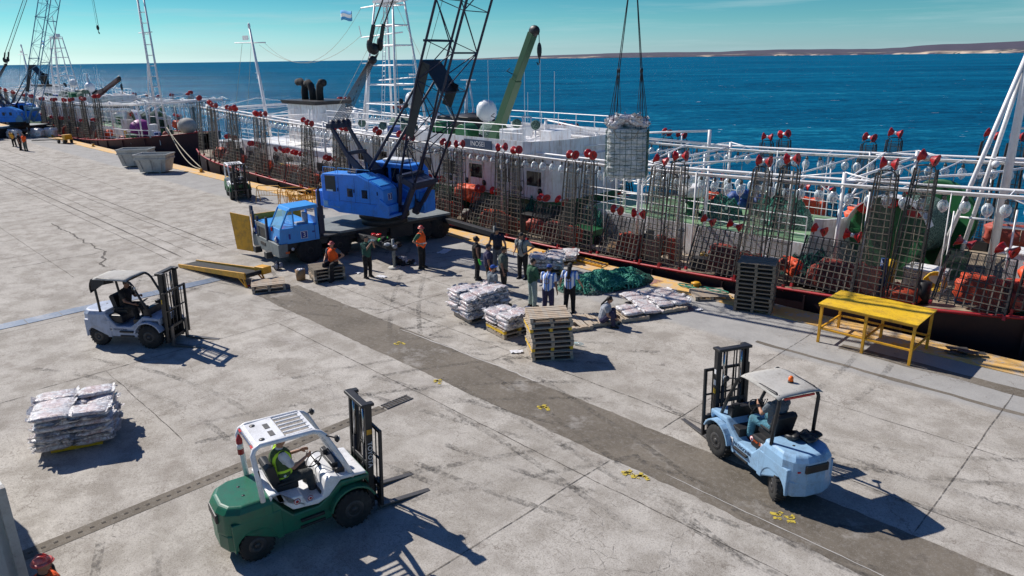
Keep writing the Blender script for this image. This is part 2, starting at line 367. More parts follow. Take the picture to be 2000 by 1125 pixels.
def asphalt():
    m = NT('worn_asphalt'); a = m.noise(.8, 6, .7); b = m.noise(9, 5, .75); k = m.noise(50, 2, .6)
    c = m.mix(m.ramp(a, .35, .68), (.105, .088, .066), (.195, .168, .132)); c = m.mix(m.math('MULTIPLY', m.ramp(m.noise(.55, 7, .75), .57, .66), .7), c, (.34, .32, .29)); c = m.mix(m.math('MULTIPLY', m.ramp(m.noise(1.6, 5, .7), .55, .68), .6), c, (.07, .06, .05))
    c = m.mix(m.math('MULTIPLY', m.ramp(b, .5, .7), .5), c, (.27, .25, .225))
    c = m.mix(m.math('MULTIPLY', m.ramp(k, .6, .7), .4), c, (.4, .38, .35))
    return m.fin(c, .9, m.bump(b, .6, .012))
M['asphalt'] = asphalt()
def coping():
    m = NT('worn_yellow_coping'); a = m.noise(1.2, 7, .72); b = m.noise(7, 6, .75)
    f = m.ramp(m.math('ADD', m.math('MULTIPLY', a, .6), m.math('MULTIPLY', b, .4)), .48, .56)
    c = m.mix(f, (.70, .42, .13), (.52, .43, .33)); c = m.mix(m.math('MULTIPLY', m.ramp(b, .58, .7), .6), c, (.2, .16, .12))
    return m.fin(c, .85, m.bump(b, .5, .01))
M['coping'] = coping()
def jointmat():
    m = NT('joint_dirt'); a = m.noise(5, 4, .7); m.fin((.10, .088, .075), .95, Alpha=m.math('ADD', m.math('MULTIPLY', m.ramp(a, .38, .60), .75), .22)); return m.mat
M['joint'] = jointmat()
M['seam'] = flat('pale_mortar', (.5, .48, .45), .9)
def worn_paint(name, col):
    m = NT(name); a = m.noise(12, 5, .8); al = m.ramp(a, .44, .50); return m.fin(col, .8, Alpha=al)
M['roadyellow'] = worn_paint('worn_yellow_marking', (.52, .40, .05))
M['stain'] = worn_paint('reddish_stain', (.36, .19, .17))
M['plate'] = paint('bluish_steel_plate', (.085, .125, .19), .5, (.30, .30, .31), .8, 1.3, .2)

# quay slab: a top sheet that reaches inland and the wall down to the water
b = MB()
b.box((-20, -48.5, -4), (400, 143, 8)); struct(b.build('quay', 'concrete'))
b = MB(); b.box((-20, EDGE-.55, .012), (400, 1.1, .05)); o = struct(b.build('quay_coping', 'coping', bev=.01))
o.location.y = .01

def strip(y0, y1, x0, x1, wob, z, name, mat, step=.35):
    n = int((x1-x0)/step); top = []; bot = []
    for i in range(n+1):
        x = x0 + (x1-x0)*i/n
        bot.append((x, y0 + wob*noise.noise(V((x*.9, 3.1, 0))) + wob*.5*noise.noise(V((x*4., 9, 0)))))
        top.append((x, y1 + wob*noise.noise(V((x*.9, 33.1, 0))) + wob*.5*noise.noise(V((x*4., 39, 0)))))
    b = MB()
    for i in range(n): b.add([(*bot[i], z), (*bot[i+1], z), (*top[i+1], z), (*top[i], z)], [(0, 1, 2, 3)])
    return struct(b.build(name, mat))
strip(11.05, 12.75, -24.6, 30, .075, .004, 'asphalt_strip', 'asphalt', .12)
strip(20.55, 21.0, -7.0, 30, .12, .004, 'asphalt_patch', 'asphalt')
strip(19.35, 19.5, -9.0, 30, .08, .004, 'asphalt_patch', 'asphalt')

# joints, cracks: thin wandering strips of dirt just above the slab
jb = MB(); jr = random.Random(3)
def crack(x0, y0, x1, y1, wd=.022, wob=.02, z=.008, freq=1., seg=.22, b=None):
    b = b or jb
    L = math.hypot(x1-x0, y1-y0); n = max(3, int(L/seg)); ux, uy = (x1-x0)/L, (y1-y0)/L; sd = jr.uniform(0, 99); P = []
    for i in range(n+1):
        t = i/n*L; o = wob*(2*noise.noise(V((t*freq, sd, 0))) + noise.noise(V((t*freq*4, sd, 5))))
        ww = wd*(.55+.9*abs(noise.noise(V((t*3, sd, 9)))))*(1 if 0 < i < n else .2)
        c = V((x0+ux*t-uy*o, y0+uy*t+ux*o, z)); P.append((c - V((-uy, ux, 0))*ww/2, c + V((-uy, ux, 0))*ww/2))
    for i in range(n): b.quad(P[i][0], P[i+1][0], P[i+1][1], P[i][1])
    return P[-1][0]
for x, y0, y1 in ((-8.1, -4, 11.0), (-8.05, 12.8, 21.6), (-2.6, 12.8, 20.6), (-2.6, -4, 11), (-13.8, 12.8, 21.6), (-19.6, 12.8, 21.8), (-21.3, 3.2, 11), (-27.0, 3, 14), (-21.1, -4, 3), (3.4, 12, 21)):
    crack(x, y0, x, y1, .03, .008)
for y, x0, x1 in ((10.15, -21.3, 25), (13.75, -24, 25), (4.9, -21.3, -15.7), (7.0, -60, -32.3), (4.9, -8.1, 20), (16.9, -8.0, 20), (16.7, -30, -19.6)):
    crack(x0, y, x1, y, .028, .015)
for x0, x1, y in ((-150, -32.2, 10.75), (-150, -32.2, 11.9), (-150, -32.2, 12.9), (-150, -50, 15.6)):
    crack(x0, y, x1, y, .05, .02, seg=.6)
for y in (9.2, 11.3): crack(-150, y+2.1, -32.2, y+2.1, .1, .01, seg=1)
for k in range(14): crack(-38-6.2*k, 0 if k else 5, -38-6.2*k, 21.8, .035, .02, seg=.5)
crack(-45, 9.2, -36.2, 9.2, .10, .09, freq=2); crack(-36.2, 9.2, -33.0, 8.3, .14, .12, freq=2); crack(-36, 5.4, -36, 9.2, .05, .06)
def wander(x, y, a, L, depth=0):
    n = int(L/.17); b0 = V((x, y)); a0 = a
    for i in range(n):
        a0 += jr.uniform(-.12, .12); a = a0 + jr.uniform(-.75, .75); b1 = b0 + V((math.cos(a), math.sin(a)))*jr.uniform(.08, .28)
        crack(b0.x, b0.y, b1.x, b1.y, jr.uniform(.003, .010), .01, seg=.07)
        if depth < 2 and jr.random() < .08: wander(b1.x, b1.y, a+jr.choice((-1, 1))*jr.uniform(.6, 1.3), L*.5, depth+1)
        b0 = b1
for x, y, a, L in ((-8, 8.9, .2, 3.5), (-7.9, 8.2, -.2, 4), (-7.5, 6.7, .1, 3), (-6.6, 7.5, .6, 2.4), (-5, 8, 2.6, 3), (-12.6, 8.2, .9, 3), (-13, 9.4, .2, 3.4), (-14.9, 6.4, 1.2, 3), (-16.8, 7.2, 1.0, 3),
                   (-18.3, 5.6, 1.9, 3), (-19.5, 7.4, .4, 3), (-17.2, 9.1, -.4, 3), (-4.9, 15.4, .1, 4), (-4.2, 15.2, 1.3, 1.6), (-5.6, 15.9, -1.2, 1.6), (-3.6, 14.2, .9, 1.9), (-10.5, 17, .2, 2.6), (-11.4, 15.5, 1.2, 2),
                   (-24.6, 4.2, .4, 3), (-22.5, 8.8, 1, 3), (-6, 4, 1, 3), (-10.4, 8.6, -1.1, 3), (-9.6, 2.6, .6, 3), (-13.5, 1.9, 1.2, 2.5), (-26, 8, .3, 3), (-40, 7.4, 1.2, 2.5), (-13.2, 17.8, .4, 1.5), (-19, 3.9, .2, 2.5)):
    wander(x, y, a, L*.8)
struct(jb.build('pavement_joints', 'joint'))
sb = MB()
crack(-6.9, 11.35, -1.5, 11.2, .026, .02, b=sb, z=.012); crack(-17.8, 12.62, -11.8, 12.8, .05, .05, b=sb, z=.012)
struct(sb.build('mortar_seam', 'seam'))
# tyre marks: faint scuffed arcs
def tyremat():
    m = NT('tyre_scuff'); a = m.noise(7, 5, .8); g = m.noise(.8, 3, .6); m.fin((.07, .065, .06), .9, Alpha=m.math('MULTIPLY', m.math('MULTIPLY', m.ramp(a, .42, .62), m.ramp(g, .38, .6)), .5)); return m.mat
M['tyremark'] = tyremat()
tb = MB(); tr_ = random.Random(12)
for k in range(46):
    x, y, a = tr_.uniform(-34, 2), tr_.uniform(1, 19), tr_.choice((0, .4, -.3, 1.5, 1.1, 2.6)) + tr_.uniform(-.25, .25); cv = tr_.uniform(-.10, .10); P = []
    zz_ = .009+.00005*k
    for i in range(tr_.randint(14, 34)):
        P.append((x, y, a)); x += math.cos(a)*.3; y += math.sin(a)*.3; a += cv*.3
    for off_ in (0, .95):
        for (x0, y0, a0), (x1, y1, a1) in zip(P[:-1], P[1:]):
            q = [(x0-math.sin(a0)*(off_+s_), y0+math.cos(a0)*(off_+s_), zz_) for s_ in (0, .16)] + [(x1-math.sin(a1)*(off_+s_), y1+math.cos(a1)*(off_+s_), zz_) for s_ in (.16, 0)]
            if max(v_[1] for v_ in q) < 21.5: tb.quad(*q)
struct(tb.build('tyre_marks', 'tyremark'))
# drain: a dark gutter band with slots, and the steel grate at its end
b = MB(); strip_x = -13.68
b.b2((strip_x-.17, -3, .002), (strip_x+.17, 9.0, .006)); o = struct(b.build('drain_channel', 'asphalt'))
b = MB()
for i in range(60): b.box((strip_x, -2.8+i*.2, .010), (.05, .075, .004))
struct(b.build('drain_slots', 'joint'))
b = MB(); b.box((strip_x, 9.45, .008), (.26, .8, .008)); b.m = 1
for i in range(9): b.box((strip_x, 9.09+i*.09, .018), (.24, .035, .016))
for sx in (-1, 1): b.box((strip_x+sx*.13, 9.45, .018), (.02, .82, .016))
tag(b.build('drain_grate', ['joint', 'steel']), 'rusty steel drain grate at the end of the slotted gutter behind the green forklift', 'drain grate')
b = MB(); crack(-13.95, 8.6, -13.5, 9.1, .04, .01, b=b, z=.01); struct(b.build('tar_mark', 'joint'))
# the bluish steel cover plates across the quay
b = MB(); pr = random.Random(5)
for i in range(15):
    y = -2.5 + i*1.05; b.box((-27.75+pr.uniform(-.02, .02), y, .008), (.62, 1.03, .014), rz=pr.uniform(-.01, .01))
struct(b.build('steel_cover_strip', 'plate', bev=.004))
# yellow scribbled marks on the strip
def mark(pts_list, cx, cy, s, rz, name='painted_mark'):
    b = MB()
    for pl in pts_list:
        for (x0, y0), (x1, y1) in zip(pl[:-1], pl[1:]):
            d = math.hypot(x1-x0, y1-y0); ux, uy = (x1-x0)/d*.11, (y1-y0)/d*.11
            q = [(x0-uy-ux*.3, y0+ux-uy*.3), (x0+uy-ux*.3, y0-ux-uy*.3), (x1+uy+ux*.3, y1-ux+uy*.3), (x1-uy+ux*.3, y1+ux+uy*.3)]
            q = [(cx+s*(a*math.cos(rz)-c*math.sin(rz)), cy+s*(a*math.sin(rz)+c*math.cos(rz)), .013) for a, c in q]
            b.quad(*q)
    return struct(b.build(name, 'roadyellow'))
M1 = [[(0, 0), (.5, .1)], [(.2, -.2), (.3, .35)], [(.5, .1), (.7, -.2)]]
M2 = [[(0, 0), (.35, .05), (.45, .3)], [(.6, 0), (.95, .05), (1.0, .3)], [(.2, -.3), (.5, -.25)], [(.8, -.3), (1.1, -.2)]]
for pts, px, py, s, rz in ((M1, 1050, 795, .45, .4), (M1, 1215, 922, .42, .2), (M1, 1240, 930, .4, .5), (M2, 1505, 1003, .4, .3), (M1, 848, 743, .4, .1), (M1, 770, 672, .45, .9)):
    g = px_ground(px, py); mark(pts, g.x, g.y, s, rz)
b = MB(); g = px_ground(1328, 600); b.sheet([(g.x+.55*math.cos(t*.5)*(1+.2*math.sin(t*3)), g.y+.3*math.sin(t*.5)) for t in range(12)], .009)
struct(b.build('reddish_stain', 'stain'))
b = MB(); b.sheet([(-15.6, 22.0), (-14.5, 21.95), (-14.4, 22.6), (-15.4, 22.7)], .045); struct(b.build('pinkish_stain', 'stain'))

# sea
def sea():
    m = NT('sea_water')
    def mp(sx_, sy_): return m.n('ShaderNodeMapping', Vector=m.n('ShaderNodeMapping', Vector=m.P, Rotation=(0, 0, R_(-42))).outputs[0], Scale=(sx_, sy_, 1)).outputs[0]
    wv = mp(.42, 1.)
    w1 = m.noise(.09, 4, .6, wv); w2 = m.noise(.5, 5, .65, wv, .3); w3 = m.noise(2.2, 4, .65, wv)
    far = m.noise(.012, 9, .86, mp(.35, 1.)); slick = m.noise(.004, 4, .6, mp(.3, 1.))
    h = m.math('ADD', m.math('MULTIPLY', w1, 2.), m.math('ADD', m.math('MULTIPLY', w2, 1.), m.math('MULTIPLY', w3, .3)))
    f = m.math('ADD', m.math('MULTIPLY', far, .5), m.math('ADD', m.math('MULTIPLY', w2, .3), m.math('MULTIPLY', w3, .2)))
    c = m.mix(m.ramp(slick, .35, .65), (.0, .080, .170), (.0, .112, .22))
    c = m.mix(m.ramp(f, .49, .42), c, (.0, .038, .095)); c = m.mix(m.math('MULTIPLY', m.ramp(f, .52, .60), .8), c, (.012, .235, .36))
    cap = m.math('MULTIPLY', m.ramp(m.noise(.42, 6, .66, mp(.5, 1.)), .685, .71), m.ramp(m.noise(.03, 3, .5), .38, .55))
    gl = m.math('MULTIPLY', m.ramp(m.noise(.9, 5, .8, mp(.5, 1.)), .64, .68), m.ramp(m.math('MULTIPLY', m.sep()[0], -1.), 40., 400.))   # sun glitter to the west, painted as white specks
    c = m.mix(m.math('MAXIMUM', cap, m.math('MULTIPLY', gl, .8)), c, (.72, .82, .88))
    nr = m.bump(h, 1., 1.1)
    d = m.n('ShaderNodeBsdfDiffuse', i0=c, Normal=nr); g = m.n('ShaderNodeBsdfGlossy', i0=(.9, .97, 1.), Roughness=.22, Normal=nr)
    mx = m.n('ShaderNodeMixShader', i0=.06, i1=d.outputs[0], i2=g.outputs[0]); m.t.links.new(mx.outputs[0], m.out.inputs[0]); return m.mat
M['sea'] = sea()
b = MB(); S = 70000
b.quad((-S, EDGE-3, WATER), (S, EDGE-3, WATER), (S, S, WATER), (-S, S, WATER)); struct(b.build('sea', 'sea'))
# far coast: low plateau with pale cliffs at the water
def coastmat():
    m = NT('hazed_arid_coast'); s = m.sep(); a = m.noise(.004, 5, .65); bb = m.noise(.02, 5, .7)
    zz = m.math('ADD', s[2], m.math('MULTIPLY', m.math('SUBTRACT', a, .5), 70.))
    c = m.mix(m.ramp(bb, .35, .65), (.045, .040, .072), (.075, .062, .085))  # purple distance haze is put into the land's colour
    sand = m.math('MULTIPLY', m.ramp(zz, 22., 8.), m.ramp(m.noise(.0016, 4, .6), .52, .58))
    c = m.mix(sand, c, (.50, .40, .30))
    c = m.mix(m.math('MULTIPLY', m.ramp(m.noise(.011, 3), .56, .6), m.ramp(zz, 45., 25.)), c, (.035, .05, .045))
    return m.fin(c, .95)
M['coast'] = coastmat()
b = MB(); NX = 240; rows = []
def hill_dir(px, py=110):
    d = CAM_R @ V(((px-1000)/F_PX, -(py-562.5)/F_PX, -1)); d.z = 0; return d.normalized()
RID = [(880, 0), (950, 3.), (1040, 7), (1230, 12.), (1300, 12), (1400, 10.5), (1460, 14.), (1540, 14.5), (1700, 12.5), (1760, 15), (1800, 19), (1990, 24.5), (2200, 28), (2500, 31)]
def ridge(px):
    for (a, h), (c, k) in zip(RID[:-1], RID[1:]):
        if a <= px <= c: return h + (k-h)*(px-a)/(c-a)
    return 0
for i in range(NX+1):
    px = 880 + (2500-880)*i/NX; d = hill_dir(px); D = 9500 - 3800*(px-880)/1620
    H = ridge(px)*D/1450; row = []
    sh = 1+.03*noise.noise(V((px*.02, 0, 0)))
    for k, (fd, fh) in enumerate(((sh, -6), (sh*1.003, .06*H), (sh*1.03, .22*H), (sh*1.12, .42*H), (sh*1.25, .72*H), (sh*1.38, .97*H), (sh*1.5, H), (sh*2, .9*H))):
        z = WATER + (fh if k else -6) + (H*.05*noise.noise(V((px*.03, k*1.3, 2))) if 0 < k < 6 else 0)
        row.append((d.x*D*fd, d.y*D*fd, z))
    rows.append(row)
for row in rows: b.v.extend(row)
b.s = True
for i in range(NX):
    for k in range(7): b.f.append((i*8+k, (i+1)*8+k, (i+1)*8+k+1, i*8+k+1)); b.mi.append(0); b.sm.append(True)
struct(b.build('coastal_hills', 'coast'))
# ------------------------------------------------------------------ pallets and sacks
def pallet_mesh(name, seed, L=1.02, W=1.22, mat='wood', yellow=False, gaps=()):
    r = random.Random(seed); b = MB(); t = .022
    for y in (-W/2+.05, 0, W/2-.05):                     # stringers
        b.m = 1 if yellow else 0; b.box((0, y, .07), (L, .09, .095))
        b.m = 0
    n = 7
    for i in range(n):
        if i in gaps: continue
        x = -L/2 + .06 + (L-.12)*i/(n-1)
        b.box((x+r.uniform(-.012, .012), r.uniform(-.012, .012), .1305), (.105+r.uniform(-.01, .012), W, t), rz=r.uniform(-.015, .015))
    for x in (-L/2+.06, 0, L/2-.06): b.box((x, 0, .011), (.1, W, t))
    return b.mesh(name, [mat, 'yellow'])
PM = [pallet_mesh('pallet', i) for i in range(3)]; PMY = pallet_mesh('pallet', 4, yellow=True)
PMB = pallet_mesh('pallet', 6, gaps=(3,)); PMD = [pallet_mesh('pallet', 7+i, mat='wood_dark') for i in range(3)]
def put_pallet(x, y, z, rz, label, group=None, me=None, k=0):
    o = inst('pallet', me or PM[k % 3], None, (x, y, z), (0, 0, rz)); return tag(o, label, 'pallet', group)
def stack(x, y, rz, n, label, group, meshes, wob=.03, lean=(0, 0), seed=1):
    r = random.Random(seed)
    for i in range(n):
        put_pallet(x+r.uniform(-wob, wob)+lean[0]*i, y+r.uniform(-wob, wob)+lean[1]*i, .143*i, rz+r.uniform(-.03, .03)+(PI if r.random() < .5 else 0), label, group, meshes[i % len(meshes)])
# stack in the centre (front), tall dark stack by the ship, the small ones by the crane
RS = R_(40)
stack(-12.92, 14.42, R_(143), 9, 'weathered pallet in the stack standing in front of the men in striped shirts', 'pallets of the middle stack', [PM[0], PM[1], PMY, PM[2]], .03, (-.012, 0), 3)
stack(-10.45, 22.15, R_(109), 12, 'dark grey pallet in the tall neat stack beside the yellow table', 'pallets of the tall dark stack', PMD, .012, (0, 0), 4)
stack(-25.05, 11.75, R_(156), 2, 'pale pallet in the pair lying at the low end of the yellow conveyor', 'pallets by the conveyor', [PM[1], PM[2]], .02, (0, 0), 5)
stack(-24.5, 14.0, R_(163), 4, 'grey pallet in the stack the man in the orange vest sits on', 'pallets under the seated man', [PMD[0], PM[1], PMD[2], PMD[1]], .02, (0, 0), 6)
put_pallet(-12.25, 22.25, .02, R_(135), 'clean pale pallet lying flat alone between the green net and the tall dark stack', me=PM[0])
put_pallet(-14.0, 16.65, 0, R_(62), 'empty pallet lying flat beside the front stack, with wide gaps between boards', me=PMB)
put_pallet(-13.55, 17.55, 0, R_(62), 'empty pallet the man in the pale grey shirt sits on', me=PM[0]).scale = (1, .8, 1)
def sack_mesh(seed, L=.62, W=.40, H=.13):
    b = MB(); n1, n2 = 26, 13; vs = []; b.s = True
    def se(c, e): return math.copysign(abs(c)**e, c)
    for i in range(n2+1):
        t = -PI/2 + PI*i/n2
        for j in range(n1):
            a = 2*PI*j/n1; ct, st = se(math.cos(t), .55), se(math.sin(t), .8)
            p = V((ct*se(math.cos(a), .35)*L/2, ct*se(math.sin(a), .35)*W/2, st*H/2))
            nn = noise.noise(p*7+V((seed*9, 0, 0)))*.028 + noise.noise(p*19+V((seed*5, 3, 0)))*.016
            p += p.normalized()*nn; p.z += .02*noise.noise(V((p.x*6+seed*3, p.y*6, 1)))
            vs.append(p + V((0, 0, H/2)))
    fs = [(i*n1+j, i*n1+(j+1) % n1, (i+1)*n1+(j+1) % n1, (i+1)*n1+j) for i in range(n2) for j in range(n1)]
    b.add(vs, fs)
    r = random.Random(seed)                                # crumpled ends of the plastic wrap
    for e in (-1, 1):
        for k in range(5):
            y = r.uniform(-.4, .4)*W; x = e*L/2*.93; z = H*r.uniform(.3, .8); w_ = r.uniform(.04, .09)
            b.add([(x, y-w_, z), (x, y+w_, z), (x+e*r.uniform(.02, .07), y+w_*1.2, z+r.uniform(-.03, .06)), (x+e*r.uniform(.03, .08), y, z+r.uniform(0, .07)), (x+e*.05, y-w_*1.3, z+r.uniform(-.03, .05))], [(0, 1, 2, 3), (0, 3, 4)])
    return b.mesh('sack', 'sack')
SM = [sack_mesh(i) for i in range(8)]
def load(x, y, z, rz0, layers, label, group, seed, skip=0., top=None, cols=3, rws=2, sp=1.08):
    r = random.Random(seed)
    for k in range(layers):
        rz = rz0 + (PI/2 if cols == 3 and rws == 2 and not top and k % 2 else 0); c, s = math.cos(rz), math.sin(rz)
        for i in range(cols):
            for j in range(rws):
                if k == layers-1 and r.random() < skip: continue
                if top and k >= top[i*rws+j]: continue
                dx = (j-(rws-1)/2)*.60*sp + r.uniform(-.05, .05); dy = (i-(cols-1)/2)*.385*sp + r.uniform(-.04, .04)
                if k % 2 and cols == 3: dx += .03
                o = inst('sack', SM[r.randrange(8)], None, (x+dx*c-dy*s, y+dx*s+dy*c, z+k*.118+r.uniform(0, .01)),
                         (r.uniform(-.07, .07), r.uniform(-.06, .06), rz+r.uniform(-.09, .09)+(PI if r.random() < .5 else 0)),
                         (r.uniform(.98, 1.10)*sp, r.uniform(1.0, 1.14)*sp, r.uniform(.95, 1.35)))
                tag(o, label, 'sack', group)
# lone load at the left
put_pallet(-17.62, 3.28, 0, R_(68), 'pallet with yellow stringers under the lone load of sacks at the left', me=PMY)
load(-17.62, 3.28, .10, R_(68), 7, 'plastic-wrapped sack in the lone load standing by itself at the left', 'sacks of the lone load', 1, .12, sp=1.27)
# loads round the group of men
put_pallet(-16.9, 15.15, 0, R_(-10), 'pallet under the left load of sacks beside the standing men', me=PM[1])
load(-16.95, 15.3, .14, R_(-10), 7, 'plastic-wrapped sack in the tallest load, in front of the man with the orange glove', 'sacks of the left load', 2, .2, cols=4)
put_pallet(-15.08, 14.95, 0, R_(-10), 'lower pallet under the low load right beside the middle stack', me=PM[2])
put_pallet(-15.08, 14.95, .143, R_(-10), 'upper pallet with yellow edge under the low load beside the middle stack', me=PMY)
load(-15.08, 15.0, .29, R_(-10), 4, 'plastic-wrapped sack in the low load between the tallest load and the middle stack', 'sacks of the low load', 3, 0, (3, 4, 3, 4, 2, 3))
put_pallet(-18.6, 20.6, 0, R_(128), 'lower pallet with yellow edge under the load behind the man with braces', me=PMY)
put_pallet(-18.6, 20.6, .143, R_(128), 'upper pallet with yellow edge under the load behind the man with braces', me=PMY)
load(-18.6, 20.6, .29, R_(128), 4, 'plastic-wrapped sack in the load behind the man with black braces', 'sacks of the load by the kerb', 4, .3)
put_pallet(-19.3, 22.3, 0, R_(128), 'pallet at the quay edge under a few flat sacks, behind the far load', me=PMY)
load(-19.3, 22.3, .14, R_(128), 2, 'plastic-wrapped sack on the low pallet at the quay edge', 'sacks at the quay edge', 5, .3)
put_pallet(-13.2, 18.62, 0, R_(62), 'pallet behind the seated man in pale grey with two sacks on it', me=PM[2])
load(-12.98, 18.85, .14, R_(62), 1, 'plastic-wrapped sack beside the seated man in the pale grey shirt', 'sacks beside the seated man', 6, 0, cols=2, rws=2)
put_pallet(-13.4, 20.2, 0, R_(66), 'pallet near the green net carrying one loose layer of sacks, left one', me=PM[0])
put_pallet(-12.75, 19.7+.5, .012, R_(66), 'pallet near the green net carrying one loose layer of sacks, right one', me=PM[1])
load(-13.2, 20.2, .15, R_(66), 1, 'plastic-wrapped sack in the loose single layer near the green net', 'sacks near the green net', 7, .12, cols=4, rws=3)
load(-18.05, 16.35, 0, R_(80), 3, 'plastic-wrapped sack in the small heap on the ground behind the tallest load', 'sacks heaped on the ground', 8, .3, cols=2, rws=1)

# ------------------------------------------------------------------ forklifts
def forklift(name, loc, rz, label, body, guard, style, mast_h=2.25, far=False, white_top=False):
    t = thing(name, loc, rz, label, 'forklift')
    G2 = 'white_clean' if white_top else body
    # counterweight (rounded tail)
    b = MB(); pl = [(-.62, -.54), (-1.2, -.54), (-1.42, -.42), (-1.52, -.2), (-1.52, .2), (-1.42, .42), (-1.2, .54), (-.62, .54)]
    low = [(x if x > -.7 else x+.10*(abs(x)-.6), y*.60) for x, y in pl]
    vs = [(x, y, .42) for x, y in low] + [(x, y, .60) for x, y in pl] + [(x*.995, y, 1.02) for x, y in pl] + [(x*.93-.02, y*.9, 1.14) for x, y in pl]
    fs = [tuple(range(8))[::-1], tuple(range(24, 32))]
    for k in range(3): fs += [(k*8+i, k*8+(i+1) % 8, (k+1)*8+(i+1) % 8, (k+1)*8+i) for i in range(8)]
    b.add(vs, fs); cw = b.build('counterweight', body, t, .045, seg=3)
    b = MB(); b.box((-1.505, 0, .90), (.06, .52, .17)); b.build('rear_grille', 'black', cw, .02)
    b = MB(); b.box((-1.43, 0, .57), (.12, .25, .09)); b.box((-1.415, 0, .46), (.1, .2, .05)); b.build('tow_pin', 'black', cw, .01)
    for y in (-.16, .16):
        b = MB(); b.cyl((-1.02, y, 1.13), (-1.02, y, 1.142), .03, n=10); b.build('lifting_eye', 'black', cw)
    # chassis sides
    b = MB()
    b.prism([(-1.22, .62), (-.62, .32), (.38, .32), (.42, .62), (.62, .86), (1.08, .86), (1.14, .72), (1.16, .95), (.60, .99), (.38, .80), (.16, .66), (-.30, .66), (-.46, .84), (-.62, 1.06), (-1.0, 1.05)], -.53, .53)
    bd = b.build('body', body, t, .03)
    b = MB(); b.prism([(-1.27, -.53), (-1.42, -.43), (-1.51, -.2), (-1.51, .2), (-1.42, .43), (-1.27, .53)], .30, .64, 'xy'); b.build('tail', body, cw, .04)
    for s in (-1, 1):
        b = MB(); ar = [(-.97+.345*math.cos(R_(q)), .30+.345*math.sin(R_(q))) for q in range(0, 181, 15)]
        b.prism([(-.50, .30)]+ar+[(-1.35, .30), (-1.35, .86), (-.50, .86)], *sorted((s*.34, s*.542))); b.build('wheel_arch', body, bd, .02)
    for s in (-1, 1):
        b = MB(); b.box((.02, s*.535, .50), (.44, .10, .05)); b.box((.02, s*.54, .36), (.46, .03, .05)); b.build('step', 'black', bd, .01)
        # fender over the drive wheel
        b = MB(); pts = [(.78+.46*math.cos(a), .40+.46*math.sin(a)) for a in [R_(x) for x in range(20, 171, 15)]]
        inn = [(.78+.42*math.cos(a), .40+.42*math.sin(a)) for a in [R_(x) for x in range(170, 19, -15)]]
        b.prism(pts+inn, s*.40, s*.66); b.build('fender', G2 if style == 'white' else body, bd, .008)
    b = MB()
    if style == 'white':
        b.prism([(-.66, 1.05), (-.62, 1.13), (-.50, 1.13), (-.44, .92), (-.30, .76), (.15, .70), (.36, .78), (.60, 1.02), (1.10, .98), (1.10, 1.03), (.62, 1.10), (.42, 1.16), (.32, 1.10), (.24, .82), (-.05, .80), (-.12, .99), (-.50, 1.02), (-.56, 1.2), (-.68, 1.2)], -.535, .535)
        b.build('hood', 'white_clean', t, .035)
    else:
        b.box((-.40, 0, .86), (.55, .92, .26)); b.build('engine_cover', 'seat', t, .05)
    b = MB(); b.box((.48, 0, .74), (.5, .9, .28)); b.box((.66, 0, 1.02), (.16, .82, .36)); b.cyl((.56, 0, .9), (.34, .0, 1.26), .035, n=8)
    b.box((.62, .3, 1.24), (.1, .16, .08)); b.box((.6, -.25, 1.22), (.12, .1, .1)); b.build('dashboard', 'black', t, .03)
    for k in range(3):
        b = MB(); b.tube([(.58, -.28-.06*k, 1.1), (.5, -.28-.06*k, 1.3)], .008); b.ball((.5, -.28-.06*k, 1.31), .016, 8); b.build('control_lever', 'black', t)
    b = MB(); n = 20; ax = V((-.55, 0, .83)).normalized(); x, y = basis(ax)
    b.tube([V((.32, 0, 1.30))+(x*math.cos(2*PI*i/n)+y*math.sin(2*PI*i/n))*.17 for i in range(n)], .013, 6, True)
    for a in (0, 2.1, 4.2): b.bar((.33, 0, 1.28), V((.32, 0, 1.30))+(x*math.cos(a)+y*math.sin(a))*.165, .025, .01)
    b.build('steering_wheel', 'black', t)
    # seat
    b = MB(); b.box((-.30, 0, 1.04), (.46, .48, .13)); b.prism([(-.50, 1.05), (-.62, 1.50), (-.56, 1.56), (-.46, 1.54), (-.36, 1.10)], -.235, .235)
    for s in (-1, 1): b.box((-.30, s*.26, 1.16), (.3, .04, .05))
    b.build('seat', 'seat', t, .04)
    # overhead guard
    gm = guard; b = MB(); z1 = 2.12
    for s in (-1, 1):
        b.tube([(.86, s*.46, .98), (.66, s*.47, 1.45), (.42, s*.46, 1.96), (.34, s*.45, 2.05), (.22, s*.44, 2.1), (-.70, s*.44, 2.14), (-.80, s*.45, 2.09), (-.84, s*.46, 2.0), (-.80, s*.48, 1.5), (-.78, s*.49, 1.1)], .048 if style == 'white' else .036, 8)
    b.bar((.24, -.44, 2.1), (.24, .44, 2.1), .07, .05); b.bar((-.76, -.44, 2.12), (-.76, .44, 2.12), .07, .05)
    gd = b.build('overhead_guard', gm, t)
    if style == 'white':
        b = MB(); b.box((-.50, 0, 2.145), (.50, .84, .035)); b.build('roof_panel', 'white_clean', gd, .015)
        for i in range(6):
            b = MB(); b.bar((-.23, -.36+.145*i, 2.13), (.24, -.36+.145*i, 2.12), .035, .03); b.build('roof_bar', 'white_clean', gd, .006)
        for q, (xx, yy) in enumerate(((-.42, -.18), (-.42, .12), (-.62, -.3), (-.62, .28))):
            b = MB()
            if q < 2: b.box((xx, yy, 2.166), (.09, .19, .008))
            else: b.cyl((xx, yy, 2.16), (xx, yy, 2.17), .05, n=12)
            b.build('roof_slot', 'steel', gd)
        for s in (-1, 1):
            b = MB(); b.box((-.815, s*.36, 2.09), (.03, .14, .05)); b.build('tail_lamp', 'lensred', gd, .008)
        b = MB(); b.box((-.815, 0, 2.09), (.02, .56, .045)); b.build('rear_bar', 'chrome', gd)
